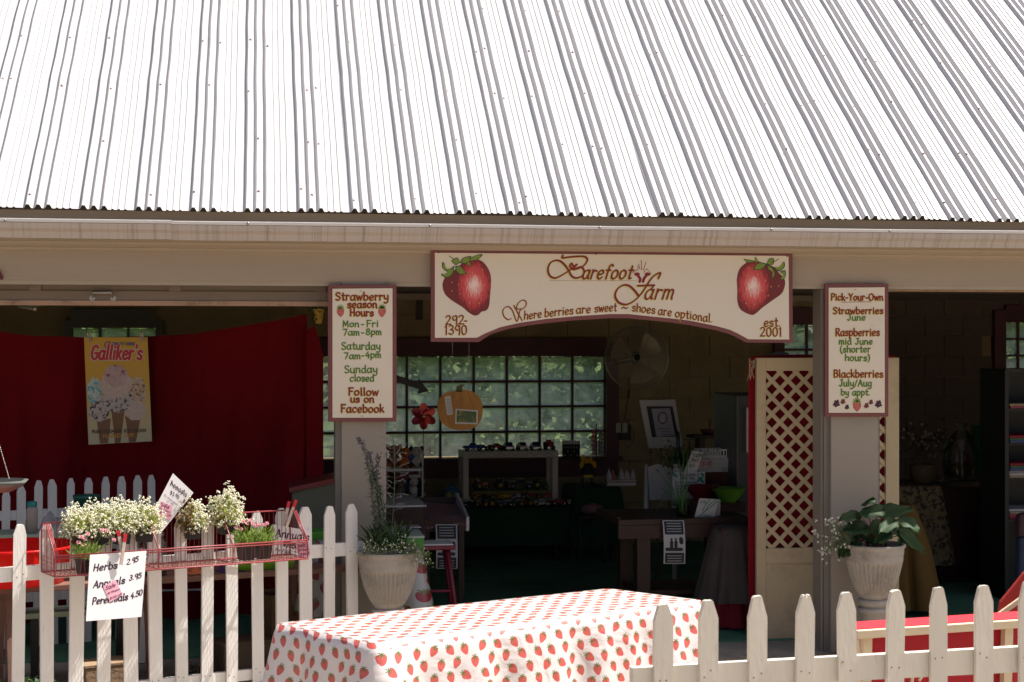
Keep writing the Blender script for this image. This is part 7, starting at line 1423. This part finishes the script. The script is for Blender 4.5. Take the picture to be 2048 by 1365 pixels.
# easel with framed notice
YE_ = 2.6; t = T('easel_notice', 'white board with framed oval portrait notice on scrolled easel', 'notice', onY(1325, 910, YE_)); q_ = [(1279, 801), (1350, 800), (1366, 895), (1298, 897)]
mb = MB(); mb.prism([onY(x, y, YE_) for x, y in q_], (0, .015, 0)); mb.build('board', M('dim_white_board', (.42, .42, .4), .6), t)
mb = MB(); mb.prism([onY(x, y, YE_-.004) for x, y in ((1293, 813), (1345, 813), (1357, 874), (1304, 875))], (0, .003, 0)); mb.build('dark_mount', M('dark_mount_card', (.02, .02, .025), .5), t)
mb = MB(); mb.prism([onY(x, y, YE_-.006) for x, y in ((1303, 818), (1340, 817), (1350, 872), (1313, 874))], (0, .0015, 0)); mb.build('notice_sheet', M('lilac_grey_sheet', (.3, .3, .35), .6), t)
strokes_mesh([catmull([V2(1325+9*math.cos(k*.785), 836+11*math.sin(k*.785)) for k in range(9)], 3)], 2, plain(YE_), LB*.007).build('oval_ring', M('dark_mount_card', (.02, .02, .025), .5), t)
strokes_mesh([[V2(1325, 833), V2(1325, 834)], [V2(1322, 842), V2(1328, 842)]], 5, plain(YE_), LB*.0065).build('portrait', M('dim_white_board', (.42, .42, .4), .6), t)
for y, a, b_ in ((858, 1316, 1342), (864, 1322, 1340), (870, 1324, 1346)): strokes_mesh([[V2(a, y), V2(b_, y)]], 1.6, plain(YE_), LB*.0065).build('text_line', gink, t)
iron = M('tan_scroll_iron', (.2, .13, .08), .5)
for pts in ([(1300, 799), (1308, 790), (1314, 800)], [(1312, 790), (1313, 785), (1318, 783)], [(1298, 899), (1296, 907), (1290, 909)], [(1312, 898), (1316, 910), (1323, 909), (1320, 902)], [(1318, 799), (1324, 789), (1330, 799)]): mb = MB(); mb.tube(catmull([onY(x, y, YE_-.01) for x, y in pts], 5), .005, 6); mb.build('scroll', iron, t)
mb = MB(); p = onY(1325, 895, YE_+.15); mb.tube([onY(1325, 800, YE_+.02), (p.x, YE_+.35, .02)], .008, 6); mb.tube([onY(1300, 895, YE_+.01), (XY(1295, YE_), YE_, .02)], .008, 6); mb.tube([onY(1350, 895, YE_+.01), (XY(1360, YE_), YE_, .02)], .008, 6); mb.build('easel_legs', iron, t)
t = T('white_chair', 'white wooden chair with curved top rail behind the cart table', 'chair', (XY(1320, 2.1), 2.2, .02)); yc = 2.1; pts = [(1295, 935), (1315, 928), (1345, 938), (1350, 1000), (1300, 1000)]
mb = MB(); mb.prism([onY(x, y, yc) for x, y in pts], (0, .02, 0)); mb.build('backrest', M('dim_white_paint', (.4, .4, .38), .6), t)
for px in (1294, 1351): a = onY(px, 930, yc+.021); mb = MB(); mb.lathe([(.014, .02), (.02, .3), (.014, .5), (.02, .7), (.012, a.z)], (a.x, yc+.045, 0), 10); mb.build('turned_post', M('dim_white_paint', (.4, .4, .38), .6), t)
# small high shelf with dishes
t = T('dish_shelf', 'dark wooden wall shelf with bowls right of easel', 'shelf', onY(1440, 900, 3.2)); ybox('shelf_board', 1386, 871, 1484, 877, 3.2, .2, darkwood, t)
for px in (1400, 1470): ybox('bracket', px, 877.5, px+10, 905, 3.22, .15, darkwood, t)
for lab, px, m_, w_ in (('dark red dish on the small wall shelf', 1420, M('dim_red_dish', (.1, .02, .02), .4), .09), ('grey white dish on the small wall shelf', 1453, M('dim_grey_dish', (.2, .2, .19), .4), .07)):
    p = onY(px, 870.5, 3.3); lathe_thing('serving_dish', lab, 'dish', Vector((p.x, 3.3, ZY(px, 871, 3.2)+.001)), [(.001, 0), (w_*.6, 0), (w_, .04), (w_*.95, .042), (.001, .02)], m_, 20, 'dish_shell')
# grey refrigerator edge and draped round table
zfr = ZY(1490, 790, 1.6); xa, xb = XY(1474, 1.6), XY(1530, 1.6); t = T('refrigerator', 'tall grey refrigerator half hidden behind the lattice screen', 'refrigerator', ((xa+xb)/2, 1.9, .02)); B('cabinet', (xa, 1.63, .02), (xb+.35, 2.2, zfr), M('grey_appliance', (.06, .06, .06), .4, .1, 4, 0), t, .01); B('door', (xa, 1.6, .05), (xb+.35, 1.628, zfr-.005), M('grey_appliance_door', (.075, .075, .07), .35, .08, 4, 0), t, .008); B('handle', (XY(1494, 1.57), 1.565, ZY(1490, 905, 1.6)), (XY(1499, 1.57), 1.599, ZY(1490, 815, 1.6)), whitep, t, .004)
ctr = onY(1466, 1052, .9); rt = T('round_table', 'small round table under grey and red cloths left of lattice', 'table', (ctr.x, .95, .02)); B('tabletop', (ctr.x-.1, .85, ctr.z-.04), (ctr.x+.1, 1.05, ctr.z-.012), brownw, rt); mb = MB(); mb.tube([(ctr.x, .95, .02), (ctr.x, .95, ctr.z-.041)], .03, 8); mb.build('pedestal', brownw, rt)
def round_cloth(name, label, z0, drop, r0, r1, mat, seed, n=96, nf=9):
    mb = MB(); R_ = 14; mb.v.append(Vector((ctr.x, .95, z0)))
    for j in range(R_+1):
        for i in range(n):
            a = 6.2832*i/n; f = j/R_; rr_ = (r0*j/3 if j <= 3 else r0+(r1-r0)*((j-3)/(R_-3))); zz = z0 if j <= 2 else z0-drop*((j-2)/(R_-2))**1.1
            if j == 0: rr_ = .02
            rr_ *= 1+(.1*math.sin(a*nf+seed+f)+.05*math.sin(a*nf*1.7+seed))*max(0, (j-2)/(R_-2)); mb.v.append(Vector((ctr.x+rr_*math.cos(a), .95+rr_*math.sin(a), zz)))
    for i in range(n): mb.face([0, 1+i, 1+(i+1) % n])
    for j in range(R_):
        for i in range(n): a = 1+j*n+i; b = 1+j*n+(i+1) % n; mb.face([a, b, b+n, a+n], 0, True)
    tag(mb.build(name, mat), label, 'tablecloth')
round_cloth('grey_tablecloth', 'grey brown pleated cloth draped over small round table', ctr.z, ctr.z-ZY(1466, 1205, .8), .13, .235, M('grey_brown_cloth', (.075, .06, .05), .9, .25, 6, .4, 80), 1)
round_cloth('red_tablecloth', 'dark red floor length cloth under the grey cloth', ctr.z-.012, ctr.z-.05, .10, .2, M('dull_red_cloth', (.17, .008, .015), .9, .2, 5, .3, 80), 3)
c = onZ(1400, 1178, .02); mb = MB(); mb.lathe([(.001, .012), (.2, .012), (.42, .010), (.45, .002)], (c.x, c.y, .021), 40, cap=False); tag(mb.build('braided_rug', M('dark_braided_rug', (.05, .045, .04), .95, .5, 14, .6, 40)), 'dark oval braided rug on green floor under the cart', 'rug')
# ---------------------------------------------------------------- lattice screen with red cloth
YL = .47; XA, XB = XY(1512, YL), XY(1797, YL); zt_ = ZY(1580, 716, YL); zb_ = ZY(1580, 1283, YL)
t = T('lattice_screen', 'tall cream folding screen with diagonal lattice over solid panels behind right post', 'screen', ((XA+XB)/2, YL, zb_))
lx0, lx1 = XY(1531, YL), XY(1770, YL); lz0, lz1 = ZY(1580, 1096, YL), ZY(1580, 742, YL)
B('stile', (XA, YL-.012, zb_), (lx0, YL+.02, zt_), lattm, t, .003); B('stile', (lx1, YL-.012, zb_), (XB, YL+.02, zt_), lattm, t, .003)
B('top_rail', (lx0+.0005, YL-.012, lz1), (lx1-.0005, YL+.02, zt_), lattm, t, .003); B('middle_rail', (lx0+.0005, YL-.012, lz0-.1), (lx1-.0005, YL+.02, lz0), lattm, t, .003); zk = ZY(1580, 1248, YL)
B('bottom_rail', (lx0+.0005, YL-.012, zb_), (lx1-.0005, YL+.02, zk), lattm, t, .003); B('solid_panel', (lx0+.0005, YL-.002, zk), (lx1-.0005, YL+.012, lz0-.1), lattm, t)
def slats(sgn, Y, dep):
    w = .052; sp = XY(1620, YL)-XY(1588, YL); sp = (XY(1650, YL)-XY(1560, YL))/90*32; H = lz1-lz0
    c = lx0-H-sp
    while c < lx1+H+sp:
        # centreline passes (c, bottom) going up to the side sgn
        pts = []
        def clip(off):
            # line x = c+off + sgn*(z-lz0)
            x0 = c+off; z0 = lz0; x1 = x0+sgn*H; z1 = lz1; t0, t1 = 0, 1; dx = x1-x0
            ta, tb = sorted(((lx0-x0)/dx, (lx1-x0)/dx)); t0 = max(0, ta); t1 = min(1, tb)
            return None if t0 >= t1 else ((x0+dx*t0, z0+H*t0), (x0+dx*t1, z0+H*t1))
        h = w*.7071; a, b = clip(-h*.5*1.0), clip(h*.5*1.0)
        if a and b:
            mb = MB(); mb.prism([(a[0][0], Y, a[0][1]), (b[0][0], Y, b[0][1]), (b[1][0], Y, b[1][1]), (a[1][0], Y, a[1][1])], (0, dep, 0)); mb.build('slat', lattm, t)
        c += sp
slats(-1, YL-.005, .006); slats(1, YL+.0015, .006)
curtain('curtain', 'bright red cloth hanging behind the cream lattice screen', [(1497, 718), (1512, 712), (1600, 709), (1790, 712)], .03, YL+.08, M('lattice_red_cloth', (.23, .006, .014), .85, .2, 4, .2, 200, spec=.2), fold=.018, seed=12)
# twine bow on the screen corner
c = onY(1506, 728, YL-.03); t = T('twine_bow', 'frayed straw twine tied at upper left corner of the screen', 'twine', c-UP*.1); tw = M('straw_twine', (.35, .28, .18), .8)
for k in range(6): rg = random.Random(k); mb = MB(); mb.tube(catmull([c, c+Vector((rg.uniform(-.04, .02), -.01, rg.uniform(-.02, .04))), c+Vector((rg.uniform(-.05, .02), -.01, rg.uniform(-.12, -.02)))], 5), .0025, 5); mb.build('strand', tw, t)
# things above the screen: folded bags
p = onY(1560, 712, .7); t = T('clear_bag', 'crumpled clear bag lying on top behind the lattice screen', 'bag', p); mb = MB(); mb.ball(p, (.07, .04, .03), 10, 6); mb.build('bag_body', M('clear_bag_plastic', (.3, .3, .33), .2, .3, 20, .3, trans=.4), t)
# ---------------------------------------------------------------- right bay, dark interior
t, zz = table('display_table', 'dark table with leopard cloth in the shaded right bay', 1795, 1882, 975, 2.5, .6, brownw)
leo = M('leopard_print_cloth', (.2, .15, .07), .85, .2, 8, .1, dirt=(.04, .025, .015), dscale=26, dlo=.5, dhi=.55)
draped('leopard_cloth', 'tan leopard spotted cloth over dark table in right bay', 1793, 1884, 974, 2.48, .64, .62, leo, seed=3, flare=.03)
draped('mustard_cloth', 'mustard yellow cloth hanging from small table behind right urn', 1792, 1830, 1012, 1.2, .35, .72, M('mustard_cloth', (.13, .07, .012), .85, .2, 6, .3), seed=5, flare=.06, fold=.03, fl2=.06)
t, _ = table('side_table', 'small table under the mustard cloth behind right urn', 1794, 1828, 1015, 1.22, .3, brownw)
rg = random.Random(31); c = onY(1855, 885, 2.6); t = T('dried_flowers', 'dark dried flower arrangement on leopard cloth table', 'flowers', (c.x, 2.7, zz+.006)); mb = MB(); f_ = MB()
for i in range(260): q = onY(rg.gauss(1850, 24), rg.gauss(885, 16), 2.7+rg.uniform(-.1, .1)); mb.leaf(q, (rg.uniform(-1, 1), rg.uniform(-1, 1), rg.uniform(-.3, 1)), UP, .05, .02)
for i in range(40): q = onY(rg.gauss(1850, 26), rg.gauss(880, 15), 2.62+rg.uniform(-.1, .1)); f_.ball(q, .014, 6, 4)
mb.build('foliage', M('dark_dry_leaf', (.05, .06, .03), .8, .4, 9, 0), t, kind='stuff'); f_.build('blossoms', M('dusty_blossom', (.25, .17, .15), .8, .4, 9, 0), t, kind='stuff'); mb = MB(); mb.lathe([(.001, 0), (.08, 0), (.11, .12), (.1, .16)], (c.x, 2.7, zz+.007), 16, cap=False); mb.build('basket', M('dark_wicker', (.1, .07, .03), .8, .3, 30, .5), t)
xa, xb = XY(1880, 2.6), XY(2000, 2.6); zq = ZY(1940, 960, 2.6); t = T('glass_counter', 'dark wooden counter with glass top case in the right bay', 'counter', ((xa+xb)/2, 2.8, .02)); B('cabinet', (xa, 2.6, .02), (xb, 3.1, zq-.06), M('dark_mahogany', (.04, .015, .012), .4, .3, 4, .1), t, .005); B('glass_top', (xa-.01, 2.58, zq-.055), (xb+.01, 3.12, zq), clearp, t); B('metal_edge', (xa-.012, 2.57, zq-.01), (xb+.012, 2.579, zq+.004), M('bright_steel', (.6, .6, .58), .2, metallic=1), t); B('drawer', (xa+.04, 2.588, zq-.3), (xb-.04, 2.599, zq-.1), M('dark_mahogany_drawer', (.05, .02, .015), .35), t)
t = T('gift_bag', 'tall dark green gift bag standing on the glass counter', 'gift bag', onY(1962, 915, 2.75)); p0, p1 = onY(1951, 925, 2.75), onY(1976, 850, 2.75); B('bag_body', (p0.x, 2.75, zq+.001), (p1.x, 2.83, p1.z), M('gift_bag_green', (.01, .1, .02), .3), t); mb = MB(); mb.tube(catmull([(p0.x+.02, 2.76, p1.z), ((p0.x+p1.x)/2, 2.76, p1.z+.05), (p1.x-.02, 2.76, p1.z)], 5), .003, 5); mb.build('handle', M('gift_bag_green', (.01, .1, .02), .3), t)
t = T('wrapped_basket', 'cellophane wrapped gift basket on counter left of green bag', 'gift basket', onY(1922, 930, 2.8)); p = onY(1922, HZ, 2.85); mb = MB(); mb.lathe([(.001, 0), (.12, 0), (.13, .1)], (p.x, 2.85, zq+.002), 18, cap=False); mb.build('basket', M('dark_wicker', (.1, .07, .03), .8), t); mb = MB(); mb.lathe([(.14, .0), (.15, .2), (.1, .32), (.02, .4), (.07, .45)], (p.x, 2.85, zq+.003), 22, mod=lambda a, z: 1+.06*math.sin(a*9), cap=False); mb.build('cellophane', clearp, t)
for k, (dx, dz, m_) in enumerate([(-.04, .18, M('dusty_blossom', (.25, .17, .15), .8)), (.04, .15, M('rust_tin', (.2, .06, .02), .4)), (0, .26, M('dim_white_board', (.42, .42, .4), .6))]): mb = MB(); mb.lathe([(.001, -.05), (.03, -.05), (.03, .05), (.001, .05)], (p.x+dx, 2.85, zq+dz), 12, cap=False); mb.build('jar', m_, t)
# shelves with folded shirts
YH = 1.7; xa = XY(2010, YH); t = T('shirt_shelves', 'tall black shelf unit at right edge stacked with folded shirts', 'shelf', (xa+.4, YH+.2, .02)); bkm = M('black_shelf_laminate', (.012, .012, .012), .5)
B('side_board', (xa, YH, .02), (xa+.03, YH+.42, ZY(2030, 745, YH)), bkm, t); B('back_board', (xa+.031, YH+.4, .02), (xa+.9, YH+.42, ZY(2030, 745, YH)), bkm, t); B('side_board', (xa+.9, YH, .02), (xa+.93, YH+.42, ZY(2030, 745, YH)), bkm, t); B('top_board', (xa, YH, ZY(2030, 745, YH)+.001), (xa+.93, YH+.42, ZY(2030, 745, YH)+.025), bkm, t)
cols = [('shirt_grey', (.3, .28, .27)), ('shirt_pink', (.35, .08, .12)), ('shirt_blue', (.08, .12, .25)), ('shirt_tan', (.35, .28, .18)), ('shirt_green', (.08, .15, .08)), ('shirt_white', (.5, .48, .46)), ('shirt_red', (.3, .02, .04))]
for si, (y, n, base_) in enumerate(((818, 2, 1), (887, 3, 2), (958, 6, 3), (1040, 4, 6))):
    zz_ = ZY(2030, y, YH); B('shelf_board', (xa+.031, YH+.02, zz_-.015), (xa+.899, YH+.399, zz_), bkm, t)
    for col_ in range(2):
        for k in range(n):
            cc = cols[(base_+k*2+col_*3) % 7]; mb = MB(); x0 = xa+.05+col_*.3; z0 = zz_+.001+k*.019
            mb.box((x0+random.uniform(0, .01), YH+.03+random.uniform(-.005, .01), z0), (x0+.26, YH+.33, z0+.018)); o = mb.build('folded_shirt', M(*cc, .85, .2, 20, .4, 60), bevel=.006)
            tag(o, 'folded %s shirt, number %d up in the %s pile of the %s shelf' % (cc[0][6:], k+1, ['left', 'right'][col_], ['top', 'second', 'third', 'lowest'][si]), 'shirt', 'folded shirts on the black shelves')
# denim garment on hanger at right edge
YJ = .8; t = T('hanging_clothes', 'plaid shirt and blue jeans hanging at far right edge', 'clothes', onY(2052, 1200, YJ)); mb = MB(); mb.prism([onY(x, y, YJ) for x, y in ((2040, 1030), (2080, 1020), (2090, 1075), (2038, 1075))], (0, .08, 0)); mb.build('shirt', M('plaid_shirt', (.08, .04, .05), .9, .5, 25, .3), t, bevel=.02); mb = MB(); mb.prism([onY(x, y, YJ) for x, y in ((2040, 1076), (2090, 1076), (2085, 1200), (2037, 1200))], (0, .08, 0)); mb.build('jeans', M('blue_denim', (.04, .06, .1), .9, .2, 20, .4, 100), t, bevel=.02)
mb = MB(); mb.tube([onY(2062, 1025, YJ+.04), onY(2062, 560, YJ+.04)], .004, 6); mb.build('hanger_cord', black, t)
# fluorescent tube fitting seen at upper left
t = T('tube_light', 'unlit fluorescent tube fitting under ceiling at upper left', 'light', onY(55, 615, 2.4)); mb = MB(); mb.beam(onY(38, 613, 2.4), onY(70, 619, 2.0), .02, .02); mb.build('tube', M('dim_tube_glass', (.5, .5, .35), .2), t); mb = MB(); mb.beam(onY(38, 613, 2.4)+UP*.03, onY(70, 619, 2.0)+UP*.03, .07, .02); mb.build('fitting', M('fitting_metal', (.2, .2, .18), .5), t)
